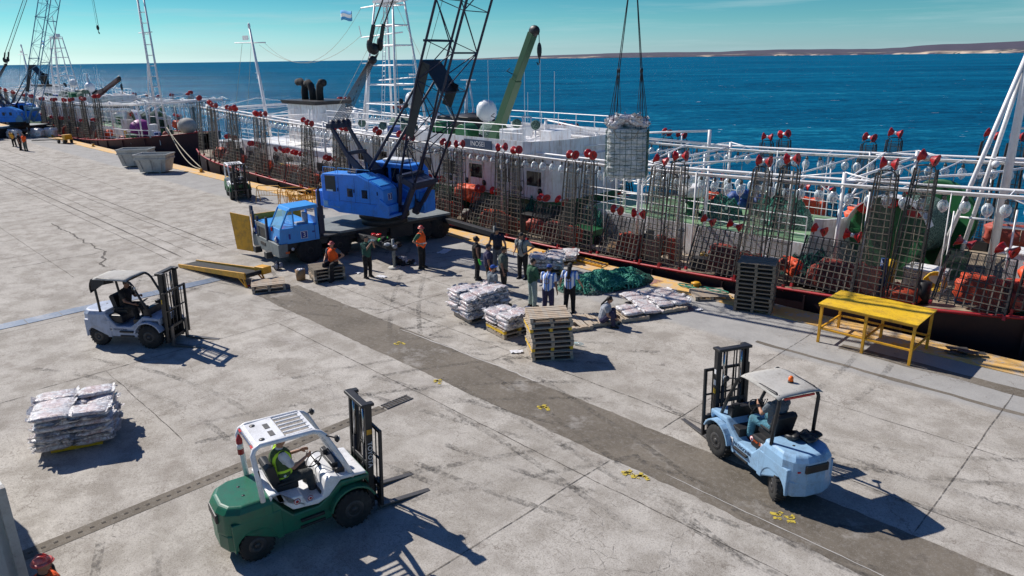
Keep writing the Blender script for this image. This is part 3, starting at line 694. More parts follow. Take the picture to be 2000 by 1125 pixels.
        b = MB(); b.lathe([(.0, 0), (.055, .01), (.055, .30), (.03, .35), (.02, .39)], (-.84, .40, 1.62), n=12); b.m = 1; b.cyl((-.84, .40, 1.74), (-.84, .40, 1.84), .0565, n=12)
        b.build('fire_extinguisher', ['redpaint', 'decal'], gd)
        b = MB(); b.box((-.80, -.505, 1.62), (.05, .02, .2)); b.build('reflector', 'darkglass', gd, .008)
    else:
        b = MB(); nn = 10; vs = []
        for i in range(nn+1):
            for j in range(nn+1):
                u, v_ = i/nn, j/nn; x_ = -.88+1.16*u; y_ = -.52+1.04*v_
                vs.append((x_, y_, 2.175-.05*(abs(2*v_-1)**6)-.03*abs(2*u-1)**6 + .012*noise.noise(V((x_*4, y_*4, loc[0])))))
        b.s = True; b.add(vs, [(i*(nn+1)+j, (i+1)*(nn+1)+j, (i+1)*(nn+1)+j+1, i*(nn+1)+j+1) for i in range(nn) for j in range(nn)])
        c = b.build('canvas_roof', 'tarp', gd); so = c.modifiers.new('thick', 'SOLIDIFY'); so.thickness = .014
        if style == 'beacon':
            b = MB(); b.cyl((-.45, -.1, 2.17), (-.45, -.1, 2.21), .055, n=12); b.m = 1; b.lathe([(.05, 0), (.048, .07), (.03, .10), (0, .105)], (-.45, -.1, 2.21), n=12)
            b.build('beacon', ['black', 'beacon'], gd)
            b = MB(); b.box((-.84, 0, 2.07), (.03, .7, .04)); b.build('lamp_strip', 'lensred', gd)
        else:
            b = MB(); vs = []
            for i in range(9):
                for j in range(5): vs.append((-.86-.05*math.sin(j*.8)-.02*j+.03*noise.noise(V((i, j, 1))), -.52+1.04*i/8, 2.13-.085*j*(1+.25*abs(i-4)/4)))
            b.add(vs, [(i*5+j, i*5+j+1, (i+1)*5+j+1, (i+1)*5+j) for i in range(8) for j in range(4)])
            for k_ in (-.53, .53):
                b.add([(-.86, k_, 2.13), (-.88, k_*1.05, 1.82), (-.70, k_*1.04, 1.86), (-.45, k_*1.02, 2.02), (-.42, k_, 2.13)], [(0, 1, 2, 3, 4)])
            c = b.build('rolled_curtain', 'black', gd); so = c.modifiers.new('thick', 'SOLIDIFY'); so.thickness = .02
    for s in (-1, 1):      # work lamps and mirror
        b = MB(); b.bar((.40, s*.46, 1.98), (.55, s*.62, 1.95), .02); b.ball((.57, s*.63, 1.93), (.04, .07, .07), 10); b.m = 1; b.cyl((.605, s*.63, 1.93), (.615, s*.63, 1.93), .05, n=12)
        b.build('work_lamp', ['black', 'lightlens'], gd)
    # mast
    ms = thing('mast', (1.20, 0, 0), 0); ms.parent = t; ms.rotation_euler = (0, R_(2.5), 0)
    b = MB(); h = mast_h
    for s in (-1, 1):
        b.b2((-.06, s*.40, .12), (.07, s*.33, h)); b.b2((-.02, s*.325, .2), (.10, s*.26, h-.03))
    for z in (.35, 1.0): b.b2((-.055, -.33, z), (-.015, .33, z+.10))
    b.build('rail', 'black', ms, .008)
    b = MB(); b.b2((-.14, -.42, h-.02), (.02, .42, h+.045)); b.b2((.0, -.42, h-.02), (.12, -.28, h+.04)); b.b2((.0, .28, h-.02), (.12, .42, h+.04)); b.build('crosshead', 'black', ms, .015)
    for s in (-1, 1):
        b = MB(); b.cyl((-.03, s*.22, .3), (-.03, s*.22, h*.62), .038, n=10); b.m = 1; b.cyl((-.03, s*.22, h*.62), (-.03, s*.22, h), .024, n=10); b.build('lift_cylinder', ['black', 'chrome'], ms)
        b = MB(); b.tube([(.03, s*.12, .4), (.0, s*.12, 1.2), (.0, s*.12, h-.05), (.05, s*.1, h-.02), (.08, s*.1, 1.0)], .014, 6); b.build('hose', 'black', ms)
        b = MB(); b.tube([(.05, s*.17, .4), (.05, s*.17, h-.1)], .012, 4); b.build('chain', 'steel', ms)
    # carriage with load backrest
    ca = thing('carriage', (.13, 0, 0), 0); ca.parent = ms
    b = MB(); W = .56
    for z in (.22, .58): b.b2((-.02, -W, z), (.03, W, z+.09))
    b.b2((-.03, -.34, .2), (0, -.28, .7)); b.b2((-.03, .28, .2), (0, .34, .7)); b.build('plate', 'black', ca, .006)
    b = MB(); HB = 1.78
    for s in (-1, 1): b.b2((-.01, s*(W+.02), .2), (.045, s*(W-.045), HB))
    b.b2((-.01, -W, HB-.06), (.04, W, HB)); b.b2((0, -W, 1.15), (.03, W, 1.19))
    for i in range(5):
        y = -.36+.18*i; b.b2((.005, y-.012, .6), (.025, y+.012, HB-.03))
    b.build('load_backrest', 'black', ca, .004)
    for s in (-1, 1):
        b = MB(); b.prism([(.03, .05), (.03, .68), (.075, .68), (.08, .10), (1.12, .062), (1.16, .05)], s*.36-.06, s*.36+.06); b.build('fork', 'steel', ca, .006)
    # wheels
    wh = []
    for (x, y, r, w_) in ((.78, .50, .365, .24), (.78, -.50, .365, .24), (-.97, .41, .30, .20), (-.97, -.41, .30, .20)):
        s = 1 if y > 0 else -1
        wo_ = thing('wheel', (x, y, r), 0); wo_.parent = t
        if x < 0 and style == 'beacon': wo_.rotation_euler = (0, 0, R_(-24))
        b = MB(); b.lathe([(r*.62, -w_/2), (r*.93, -w_/2), (r, -w_*.36), (r, w_*.36), (r*.93, w_/2), (r*.62, w_/2)], (0, 0, 0), (0, 1, 0), 28)
        for k in range(22):
            a = 2*PI*k/22
            for q in (-1, 1):
                c = V((math.cos(a+.07*q)*r, q*w_*.26, math.sin(a+.07*q)*r)); b.bar(c-V((math.cos(a), 0, math.sin(a)))*.02, c+V((math.cos(a), 0, math.sin(a)))*.012, w_*.4, .035, up=V((-math.sin(a), 0, math.cos(a))))
        b.build('tyre', 'rubber', wo_)
        b = MB(); b.lathe([(r*.2, 0), (r*.2, .03), (r*.5, .04), (r*.56, .0), (r*.62, .02), (r*.64, -.02), (r*.64, -.2)], (0, s*w_*.36, 0), (0, s, 0), 20)
        b.cyl((0, s*w_*.3, 0), (0, s*(w_*.5+.01), 0), r*.2, r*.16, 12)
        for k in range(6):
            a = PI*k/3; b.cyl((math.cos(a)*r*.36, s*w_*.40, math.sin(a)*r*.36), (math.cos(a)*r*.36, s*(w_*.42+.025), math.sin(a)*r*.36), .014, n=6)
        b.build('rim', 'rim', wo_)
    return t, ms, bd
def decal(parent, b_args, mat, name='decal'):
    b = MB(); b.box(*b_args); return b.build(name, mat, parent)
fk1, ms1, bd1 = forklift('forklift', (-10.86, 5.22, 0), R_(80), 'green and white forklift driven by a man in a yellow-green vest, in the foreground', 'fgreen', 'white_clean', 'white')
text('lettering', 'TOYOTA', .13, 'decal', ms1, face_T((0.002, -.406, 1.25), (0, 0, -1), (1, 0, 0)))
decal(ms1, ((0.0, -.404, 1.72), (.1, .006, .10)), 'ochre', 'warning_sticker')
def ring(parent, o, nx, r, mat='redpaint'):
    b = MB(); b.m = 0; b.cyl(o, V(o)+V(nx)*.004, r, n=16); b.m = 1; b.cyl(V(o)+V(nx)*.003, V(o)+V(nx)*.006, r*.8, n=16); b.m = 0; b.cyl(V(o)+V(nx)*.005, V(o)+V(nx)*.008, r*.5, n=8)
    return b.build('round_sticker', [mat, 'decal'], parent)
ring(fk1, (-.22, -.536, .90), (0, -1, 0), .06); ring(fk1, (.02, -.536, .88), (0, -1, 0), .05)
fk2, ms2, bd2 = forklift('forklift', (-5.60, 12.92, 0), R_(154), 'pale blue forklift with grey canvas roof and orange beacon at the right', 'fblue', 'black', 'beacon')
text('lettering', 'PATAGONIA', .10, 'decaldark', bd2, face_T((.0, .535, .58), (-1, 0, 0), (0, 0, 1)))
def emblem(parent, o, x, up, s):
    T = face_T(o, x, up); b = MB(); b.T = T
    b.box((-.3*s, 0, .004), (.16*s, 1.*s, .004)); b.box((.3*s, 0, .004), (.16*s, 1.*s, .004)); b.bar((-.3*s, .45*s, .004), (.3*s, -.45*s, .004), .18*s, .0045)
    return b.build('emblem', 'decaldark', parent)
b = MB(); b.T = face_T((.38, .536, .58), (-1, 0, 0), (0, 0, 1)); b.box((0, 0, 0), (.14, .17, .006)); b.build('emblem_plate', 'decal', bd2)
emblem(bd2, (.38, .538, .58), (-1, 0, 0), (0, 0, 1), .11)
ring(fk2, (-.18, .462, .90), (0, 1, 0), .06); decal(fk2, ((-.52, .464, .88), (.12, .006, .14)), 'decal', 'warning_sticker'); ring(fk2, (-.52, .468, .88), (0, 1, 0), .045)
text('lettering', 'mar 35', .09, 'decalor', fk2, face_T((-.36, .464, .90), (-1, 0, 0), (0, 0, 1)))
decal(fk2, ((-1.44, .33, .84), (.04, .10, .03)), 'lensred', 'reflector')
decal(ms2, ((0, .405, 1.5), (.07, .006, .12)), 'decal', 'warning_sticker'); decal(ms2, ((0, .405, 1.3), (.07, .006, .12)), 'yellow', 'warning_sticker'); decal(ms2, ((0, .405, 1.75), (.06, .006, .1)), 'decal', 'warning_sticker')
fk3, ms3, bd3 = forklift('forklift', (-23.05, 6.42, 0), R_(37), 'pale grey-blue forklift with beige canvas roof and rolled black curtain at the left', 'fblue_shaded', 'black', 'curtain', 2.3)
text('lettering', 'PATAGONIA', .08, 'decaldark', bd3, face_T((-.18, -.535, .56), (1, 0, 0), (0, 0, 1))); b = MB(); b.box((-.50, -.536, .56), (.10, .006, .12)); b.build('emblem_plate', 'decal', bd3); emblem(bd3, (-.50, -.540, .56), (1, 0, 0), (0, 0, 1), .08)
decal(ms3, ((0, -.405, 1.45), (.06, .006, .14)), 'yellow', 'warning_sticker')
fk4, ms4, bd4 = forklift('forklift', (-44.75, 19.75, 0), R_(-14), 'small distant green and white forklift parked by the yellow barriers without driver', 'green', 'white_clean', 'white', 2.2)
# jacket lying on the right forklift's tail
b = MB()
for i in range(12): b.ball((rnd.uniform(-.22, .22), rnd.uniform(-.25, .25), .04+rnd.uniform(0, .1)), (rnd.uniform(.08, .15), rnd.uniform(.08, .16), rnd.uniform(.04, .08)), 10, fn=lambda d: 1+.3*noise.noise(d*4))
o = b.build('jacket', 'seat', loc=(-4.74, 12.72, 1.12)); tag(o, 'black jacket thrown on the tail of the pale blue forklift at the right', 'jacket')

# ------------------------------------------------------------------ people
def stripes():
    m = NT('striped_football_shirt_cloth'); s = m.sep()
    y = m.math('ABSOLUTE', s[1]); f = m.math('GREATER_THAN', m.math('FRACT', m.math('ADD', m.math('MULTIPLY', y, 8.2), .22)), .50)
    c = m.mix(f, (.80, .82, .86), (.09, .22, .62))
    dark = m.math('LESS_THAN', y, .014); c = m.mix(dark, c, (.03, .05, .12))
    zz = m.math('SUBTRACT', s[2], 1.22); rr = m.math('SQRT', m.math('ADD', m.math('MULTIPLY', y, y), m.math('MULTIPLY', zz, zz)))
    ringm = m.math('MULTIPLY', m.math('LESS_THAN', m.math('ABSOLUTE', m.math('SUBTRACT', rr, .085)), .014), m.math('LESS_THAN', s[0], 0.))
    c = m.mix(ringm, c, (.25, .17, .13))
    return m.fin(c, .9, m.bump(m.noise(9, 4), .6, .02))
M['stripes'] = stripes()
def hivis():
    m = NT('hi_vis_vest_cloth'); s = m.sep(); z = s[2]
    band = m.math('LESS_THAN', m.math('ABSOLUTE', m.math('SUBTRACT', z, 1.06)), .028)
    c = m.mix(band, (1., .12, .01), (.75, .72, .68)); return m.fin(c, .8, m.bump(m.noise(9, 4), .6, .02))
M['vest_band'] = hivis()
def vyellow():
    m = NT('yellow_green_vest_cloth'); s = m.sep()
    a = m.math('LESS_THAN', m.math('ABSOLUTE', m.math('SUBTRACT', s[2], 1.18)), .03); b_ = m.math('LESS_THAN', m.math('ABSOLUTE', m.math('SUBTRACT', s[2], 1.32)), .025)
    d = m.math('LESS_THAN', m.math('ABSOLUTE', m.math('SUBTRACT', m.math('ABSOLUTE', s[1]), .12)), .025)
    c = m.mix(m.math('MAXIMUM', a, m.math('MAXIMUM', b_, d)), (.05, .09, .03), (.55, .85, .05)); return m.fin(c, .8, m.bump(m.noise(9, 4), .6, .02))
M['vest_green'] = vyellow()
CL = {'navy': (.018, .024, .045), 'dark': (.012, .012, .014), 'dgreen': (.02, .10, .075), 'green': (.045, .13, .07), 'grey': (.16, .19, .22), 'charcoal': (.05, .055, .055), 'lgrey': (.40, .43, .48),
      'tee': (.33, .35, .34), 'jeans': (.09, .26, .34), 'purple': (.045, .04, .10), 'white': (.72, .74, .78), 'blue': (.02, .10, .45), 'slate': (.10, .12, .15), 'palegreen': (.36, .46, .42), 'khaki': (.10, .13, .11)}
for k, v_ in CL.items(): M['c_'+k] = cloth('cloth_'+k, v_)
M['glove_g'] = flat('bright_green_glove', (.10, .75, .10), .7); M['glove_o'] = flat('orange_glove', (1., .16, .03), .7); M['glove_w'] = flat('pale_glove', (.5, .5, .5), .8)
M['helmet'] = paint('red_white_helmet', (.62, .06, .04), .35, (.8, .6, .55), .5, 9)
def remesh(o, vx, sm=4):
    r = o.modifiers.new('one_surface', 'REMESH'); r.mode = 'VOXEL'; r.voxel_size = vx; r.use_smooth_shade = True
    if sm: s = o.modifiers.new('soft', 'SMOOTH'); s.iterations = sm; s.factor = .5
ARM = {'down': ((.0, .07, -.29), (.06, .03, -.25)), 'hip': ((-.12, .20, -.22), (.20, -.16, -.13)), 'front': ((.05, .06, -.28), (.22, -.06, -.06)), 'raise': ((.22, .03, -.16), (.10, -.14, .22)),
       'out': ((.04, .11, -.27), (.14, .07, -.21)), 'wheel': ((.14, .06, -.24), (.24, -.10, .06)), 'knee': ((.14, .05, -.25), (.20, -.06, -.10)), 'prop': ((-.04, .03, -.29), (.02, .0, -.26)), 'phone': ((.08, .03, -.27), (.20, -.10, .10))}
def person(name_lbl, loc, rz, shirt='c_dark', trousers='c_dark', skin='skin1', arms=('down', 'down'), hair='short', hat=None, sit=None, sleeve=.5, vest=None, glove=None, scale=1., lean=0., head=(0, 0), legs=(0., 0.), fine=False, extra=None, back=False):
    t = thing('person', loc, rz, name_lbl, 'person'); t.scale = (scale*1.06, scale*1.06, scale*1.02)
    hz = .93 if sit is None else sit+.10
    HP = V((0, 0, hz)); up = Matrix.Rotation(lean, 3, 'Y')
    def U(x, y, z): return HP + up @ V((x, y, z))           # upper body point
    nk = U(.0, 0, .53); hd = U(.03, 0, .69); sh = [U(0, s*.185, .47) for s in (-1, 1)]
    hr = Matrix.Rotation(head[0], 3, 'Z') @ Matrix.Rotation(lean*.6+head[1], 3, 'Y')
    vx = .0085 if fine else .0105
    b = MB()
    b.limb(U(0, 0, .05), U(0, 0, .38), .135, .15, 12); b.ball(U(0, 0, .40), (.11, .185, .12), 12); b.ball(U(0, 0, .0), (.115, .165, .12), 12)
    b.limb(U(0, 0, .46), U(.02, 0, .60), .058, .055)
    b.ball(hd, (.088, .072, .108), 16, hr); b.ball(hd+hr @ V((.035, 0, -.055)), (.052, .05, .052), 12)      # skull, jaw
    b.ball(hd+hr @ V((.096, 0, -.008)), (.016, .012, .022), 8); b.limb(hd+hr @ V((.083, 0, .025)), hd+hr @ V((.104, 0, -.014)), .009, .013, 6)   # nose
    for s in (-1, 1): b.ball(hd+hr @ V((-.0, s*.076, -.005)), (.02, .010, .03), 8)
    b.ball(hd+hr @ V((.083, 0, -.048)), (.012, .024, .012), 8)
    elb = []; wr = []
    for i, s in enumerate((-1, 1)):
        a = ARM[arms[i]]; e = sh[i] + up @ V((a[0][0], s*a[0][1], a[0][2])); q = e + (up if sit is None else Matrix.Identity(3)) @ V((a[1][0], s*a[1][1], a[1][2])); elb.append(e); wr.append(q)
        b.limb(sh[i], e, .052, .040); b.limb(e, q, .040, .027)
        d = (q-e).normalized(); sx = V((0, -s, 0)); inn = (sx - d*sx.dot(d)).normalized(); fw = d.cross(inn)
        pc = q + d*.055; Rm = Matrix((fw, inn, d)).transposed()
        b.ball(pc, (.040, .018, .052), 10, Rm)
        L = (.058, .070, .075, .068)
        for k in range(4):
            o = pc + d*.035 + fw*(.028-.019*k); m1 = o + d*L[k]*.5 + inn*.008; m2 = m1 + d*L[k]*.42 + inn*.024
            b.limb(o, m1, .0095, .009, 6); b.limb(m1, m2, .009, .0075, 6)
        o = pc - d*.015 + fw*.034; m1 = o + fw*.022 + d*.030 + inn*.008; b.limb(o, m1, .0115, .010, 6); b.limb(m1, m1+d*.028+inn*.010, .010, .008, 6)
    hip = [HP+V((0, s*.095, -.04)) for s in (-1, 1)]; kn = []; an = []
    for i, s in enumerate((-1, 1)):
        if sit is None:
            k_ = hip[i]+V((.02+legs[i]*.5, s*.02, -.43)); a_ = V((hip[i].x-.01+legs[i], hip[i].y+s*.035, .085))
        else:
            k_ = hip[i]+V((.40, s*(.06+abs(legs[i])), .02)) if sit > .4 else hip[i]+V((.30, s*.08, .29)); dz = k_.z-.09; a_ = V((k_.x+(.05 if legs[i] >= 0 else -.08)+max(0, .40-dz)*.6, k_.y, .09 if sit < .75 else k_.z-.40))
        kn.append(k_); an.append(a_)
        b.limb(hip[i], k_, .082, .056, 10); b.limb(k_, a_, .052, .036, 10); b.ball(k_+(a_-k_)*.28+V((-.012, 0, 0)), (.055, .05, .08), 10)
        b.limb(a_+V((-.03, 0, -.04)), a_+V((.12, 0, -.045)), .035, .03, 8)
    body = b.build('body', skin, t); remesh(body, vx, 3)
    b = MB()
    for s in (-1, 1): b.ball(hd+hr @ V((.083, s*.030, .012)), (.010, .013, .008), 8)
    b.build('eyes', 'eye', t)
    if fine: b = MB(); b.ball(hd+hr @ V((.092, 0, -.050)), (.007, .022, .006), 8); b.build('mouth', 'lips', t)
    # trousers
    b = MB(); b.ball(U(0, 0, .0), (.135, .185, .14), 12); b.limb(U(0, 0, -.02), U(0, 0, .08), .14, .14, 12)
    for i in (0, 1): b.limb(hip[i], kn[i], .112, .086, 10); b.limb(kn[i], an[i]+V((0, 0, .02)), .082, .070, 10)
    tr = b.build('trousers', trousers, t); remesh(tr, .014, 3)
    for i in (0, 1):
        b = MB(); a_ = an[i]; b.limb(a_+V((-.045, 0, -.035)), a_+V((.14, 0, -.05)), .048, .040, 10); b.ball(a_+V((.05, 0, -.03)), (.10, .048, .045), 10); b.b2((a_.x-.09, a_.y-.045, a_.z-.088), (a_.x+.175, a_.y+.045, a_.z-.062))
        b.build('shoe', 'shoe', t)
    # shirt
    b = MB(); b.limb(U(0, 0, .04), U(0, 0, .36), .168, .178, 14); b.ball(U(0, 0, .38), (.15, .225, .14), 14); b.ball(U(0, 0, .08), (.155, .19, .13), 12); b.limb(U(0, 0, .47), U(.005, 0, .53), .078, .068, 10)
    for i in (0, 1):
        b.ball(sh[i], .072, 10)
        if sleeve > 0:
            e = sh[i].lerp(elb[i], min(1, sleeve)); b.limb(sh[i], e, .080, .068, 10)
            if sleeve > 1: b.limb(elb[i], elb[i].lerp(wr[i], .9), .058, .042, 10)
    st = b.build('shirt', shirt, t); remesh(st, .014, 3)
    if sleeve <= 0: pass
    if vest:
        b = MB(); b.limb(U(0, 0, .05), U(0, 0, .36), .182, .192, 14); b.ball(U(0, 0, .38), (.165, .225, .15), 14)
        for s in (-1, 1): b.limb(U(0, s*.12, .40), U(0, s*.15, .50), .075, .062, 10)
        v_ = b.build('vest', vest, t); remesh(v_, .014, 3)
    if glove:
        for i, g in enumerate(glove):
            if not g: continue
            d = (wr[i]-elb[i]).normalized(); b = MB(); pc = wr[i]+d*.06; b.limb(wr[i]-d*.03, pc, .042, .045, 10); b.ball(pc+d*.03, (.048, .04, .06), 10)
            for k in range(4): b.limb(pc+d*.05+V(((k-1.5)*.02, 0, 0)), pc+d*.12+V(((k-1.5)*.022, 0, -.01)), .015, .012, 6)
            b.limb(pc, pc+d*.04+V((.05, 0, 0)), .016, .014, 6)
            gl = b.build('glove', g, t); remesh(gl, .01, 1)
    # hair, hats
    b = MB()
    if hair == 'short': b.ball(hd+hr @ V((-.012, 0, .022)), (.090, .078, .100), 14, hr)
    elif hair == 'curly':
        b.ball(hd+hr @ V((-.02, 0, .03)), (.105, .095, .11), 14, hr); r = random.Random(2)
        for k in range(60):
            d = V((r.uniform(-1, .3), r.uniform(-1, 1), r.uniform(-.4, 1))).normalized(); b.ball(hd+hr @ V((-.02+d.x*.105, d.y*.1, .03+d.z*.11)), r.uniform(.015, .03), 6)
    elif hair == 'long':
        b.ball(hd+hr @ V((-.015, 0, .02)), (.095, .083, .103), 14, hr); b.limb(hd+V((-.055, 0, -.02)), U(-.13, 0, .42), .075, .06, 10); b.ball(U(-.15, 0, .36), (.05, .08, .08), 10)
    elif hair == 'tail':
        b.ball(hd+hr @ V((-.015, 0, .02)), (.095, .083, .103), 14, hr); b.limb(hd+V((-.08, 0, .01)), U(-.17, 0, .46), .04, .03, 8); b.limb(U(-.17, 0, .46), U(-.17, .0, .36), .03, .012, 8)
    h_ = b.build('hair', 'hair', t); remesh(h_, .012, 1)
    if hat:
        kind, mt = hat; b = MB(); c0 = hd + hr @ V((-.005, 0, .035))
        def cap_fn(d): return 1 if d.z > -.05 else .8
        b.ball(c0, (.108, .092, .095) if kind == 'helmet' else (.100, .085, .088), 18, hr, cap_fn)
        if kind == 'helmet':
            for k in range(13):
                pass
            b.lathe([(.095, 0), (.125, -.006), (.128, .004), (.10, .02)], c0+V((.005, 0, .0)), hr @ V((0, 0, 1)), 20); b.ball(c0+hr @ V((.10, 0, -.004)), (.05, .07, .010), 12, hr)
            for yy in (-.03, 0, .03): b.tube([c0+hr @ V((.09*math.cos(a), yy, .10*math.sin(a))) for a in [R_(x) for x in range(10, 175, 20)]], .010, 6)
        elif kind == 'cap': b.ball(c0+hr @ V((.11, 0, .0)), (.07, .062, .010), 12, hr)
        elif kind == 'capback': b.ball(c0+hr @ V((-.09, 0, -.01)), (.05, .05, .010), 12, hr)
        b.build('helmet' if kind == 'helmet' else 'cap', mt, t)
    if extra: extra(t, U, sh, wr, elb, hd)
    return t
def braces(t, U, sh, wr, elb, hd):
    for s in (-1, 1):
        b = MB(); b.tube([U(.13, s*.10, .04), U(.185, s*.09, .30), U(.12, s*.10, .50), U(.0, s*.10, .56), U(-.13, s*.08, .46), U(-.18, s*.03, .25), U(-.13, s*.05, .04)], .016, 6); b.build('braces', 'c_dark', t)
def pouch(t, U, sh, wr, elb, hd):
    b = MB(); b.ball(U(.14, 0, .06), (.06, .13, .08), 10); b.build('belt_bag', 'c_dark', t)
toward_cam = lambda x, y: math.atan2(-y, -x)
P = person
P('person in a dark green shirt and black cap drinking from a bottle beside the crane', (-23.4, 15.2, 0), R_(10), 'c_dgreen', 'c_dark', arms=('raise', 'raise'), hat=('cap', 'c_dark'), sleeve=.9, head=(0, -.25), scale=.98)
P('person in orange vest and red and white helmet sitting on the grey pallets', (-24.35, 14.25, .0), R_(-62), 'c_slate', 'c_dark', arms=('knee', 'hip'), hat=('helmet', 'helmet'), vest='orange', sit=.57, sleeve=.4)
P('person in orange vest and helmet standing with hand on hip behind the crane', (-22.85, 17.5, 0), R_(25), 'c_green', 'c_dark', arms=('hip', 'hip'), hat=('helmet', 'helmet'), vest='vest_band', sleeve=.7, scale=1.02)
P('person with curly hair, black vest top and bright green gloves', (-20.0, 18.0, 0), R_(55), 'c_dark', 'c_dark', skin='skin2', arms=('down', 'down'), hair='curly', sleeve=0, glove=('glove_g', 'glove_g'), head=(0, -.3), scale=.98)
P('person in a purple and white jacket with navy cap and orange glove', (-18.75, 17.45, 0), R_(50), 'c_purple', 'c_dark', skin='skin2', arms=('down', 'down'), hat=('cap', 'c_navy'), sleeve=.5, glove=('glove_o', None), head=(0, -.15))
P('person in dark vest and grey jeans standing behind, arm resting on the sacks', (-20.2, 19.35, 0), R_(-60), 'c_navy', 'c_slate', arms=('out', 'out'), hat=('capback', 'c_charcoal'), sleeve=.4, extra=pouch, scale=1.05, lean=.12)
P('person in grey t-shirt with black braces leaning on the load', (-18.75, 19.3, 0), R_(-75), 'c_tee', 'c_dark', arms=('front', 'hip'), hat=('cap', 'c_dark'), sleeve=.45, extra=braces, scale=1.07, lean=.1)
P('person in dark grey-green shirt and black cap seen from the side', (-18.05, 17.55, 0), R_(35), 'c_khaki', 'c_dark', skin='skin2', arms=('down', 'down'), hat=('cap', 'c_dark'), sleeve=.6, scale=1.0)
P('person in grey t-shirt and blue cap sitting on the sacks, back turned', (-17.1, 16.1, .0), R_(78), 'c_grey', 'c_slate', arms=('prop', 'down'), hat=('cap', 'c_blue'), sit=.62, sleeve=.5)
P('person in a dark green long-sleeved sweater and pale trousers, back turned', (-16.15, 17.1, 0), R_(75), 'c_green', 'c_palegreen', arms=('front', 'down'), sleeve=1.5, hair='short', scale=1.0, head=(-.3, 0))
P('person in striped football shirt and blue cap worn with no hair showing', (-15.2, 16.85, 0), R_(110), 'stripes', 'c_purple', skin='skin2', arms=('down', 'front'), hat=('cap', 'c_blue'), sleeve=.55, scale=1.0, lean=.1)
P('person in striped football shirt with long black hair and grey sleeves', (-14.85, 17.55, 0), R_(115), 'stripes', 'c_dark', arms=('out', 'out'), hair='long', hat=('capback', 'c_charcoal'), sleeve=.6, scale=.99)
P('person in pale grey t-shirt with a dark ponytail sitting on the empty pallet', (-13.25, 17.35, 0), R_(30), 'c_lgrey', 'c_purple', arms=('knee', 'knee'), hair='tail', sit=.15, sleeve=.5, lean=.25, scale=.97)
# drivers
def seat_on(fk, s=-.30): v = Matrix.Rotation(fk.rotation_euler.z, 3, 'Z') @ V((s, 0, 0)); return (fk.location.x+v.x, fk.location.y+v.y, .0)
P('person driving the green forklift in white sleeves and yellow-green vest', seat_on(fk1, -.28), fk1.rotation_euler.z, 'c_white', 'c_charcoal', arms=('wheel', 'wheel'), vest='vest_green', sit=1.06, sleeve=.7, hat=('cap', 'c_dark'), fine=True)
P('person in grey t-shirt and jeans driving the pale blue forklift at the right', seat_on(fk2, -.30), fk2.rotation_euler.z, 'c_grey', 'c_jeans', arms=('knee', 'wheel'), sit=1.06, sleeve=.55, hat=('cap', 'c_dark'), fine=True, legs=(.0, .06))
P('person in dark shirt leaning in the seat of the pale blue forklift at the left', seat_on(fk3, -.28), fk3.rotation_euler.z, 'c_dark', 'c_dark', skin='skin2', arms=('knee', 'wheel'), sit=1.06, sleeve=.6, lean=.18, fine=True)
# bottom left corner: worker by a tall grey post
P('person in orange helmet and orange vest cut off at the bottom left corner', (-10.50, 1.14, 0), R_(60), 'c_dark', 'c_dark', skin='skin2', arms=('down', 'down'), hat=('helmet', 'helmet'), vest='orange', sleeve=.6, fine=True, scale=1.03)
P('person in orange jacket by the far sacks at the left edge', (-86.0, 16.8, 0), R_(-60), 'orange', 'c_khaki', arms=('down', 'down'), hair='short')
P('person in dark clothes standing beside the one in orange at the left edge', (-87.2, 16.6, 0), R_(60), 'c_dark', 'c_dark', arms=('down', 'down'), hair='short')
P('person in yellow vest bending over the far sacks at the left edge', (-91.8, 17.0, 0), R_(-40), 'c_dark', 'c_dark', arms=('front', 'front'), vest='ochre', hair='short', lean=.5)
# ------------------------------------------------------------------ table, conveyor, skips, barriers, net, small things
t = thing('work_table', (-6.36, 21.42, 0), 0, 'big yellow steel work table standing near the quay edge at the right', 'table')
b = MB()
nx_, ny_ = 24, 12; vs = []
for k in (0, 1):
    for i in range(nx_+1):
        for j in range(ny_+1):
            x_ = -1.36+2.72*i/nx_; y_ = -.86+1.72*j/ny_
            vs.append((x_, y_, 1.245-.02*k+.014*noise.noise(V((x_*1.6, y_*1.6, 0)))))
n_ = (nx_+1)*(ny_+1)
fs = [(k*n_+i*(ny_+1)+j, k*n_+(i+1)*(ny_+1)+j, k*n_+(i+1)*(ny_+1)+j+1, k*n_+i*(ny_+1)+j+1) for k in (0, 1) for i in range(nx_) for j in range(ny_)]
for i in range(nx_): fs += [(i*(ny_+1), (i+1)*(ny_+1), n_+(i+1)*(ny_+1), n_+i*(ny_+1)), (i*(ny_+1)+ny_, (i+1)*(ny_+1)+ny_, n_+(i+1)*(ny_+1)+ny_, n_+i*(ny_+1)+ny_)]
for j in range(ny_): fs += [(j, j+1, n_+j+1, n_+j), (nx_*(ny_+1)+j, nx_*(ny_+1)+j+1, n_+nx_*(ny_+1)+j+1, n_+nx_*(ny_+1)+j)]
b.add(vs, fs); b.build('table_top', 'yellow', t)
b = MB()
for s in (-1, 1):
    b.b2((-1.34, s*.81-.03, 1.15), (1.34, s*.81+.03, 1.222)); b.b2((-1.27, s*.77-.025, .42), (1.27, s*.77+.025, .475))
for x_ in (-1.27, 0, 1.27): b.b2((x_-.03, -.78, 1.155), (x_+.03, .78, 1.217)); b.b2((x_-.025, -.745, .415), (x_+.025, .745, .47))
b.build('table_frame', 'ochre', t, .004)
for x_ in (-1.27, 0, 1.27):
    for s in (-1, 1):
        b = MB(); b.b2((x_-.037, s*.77-.037, 0), (x_+.037, s*.77+.037, 1.15)); b.build('leg', 'ochre', t, .004)
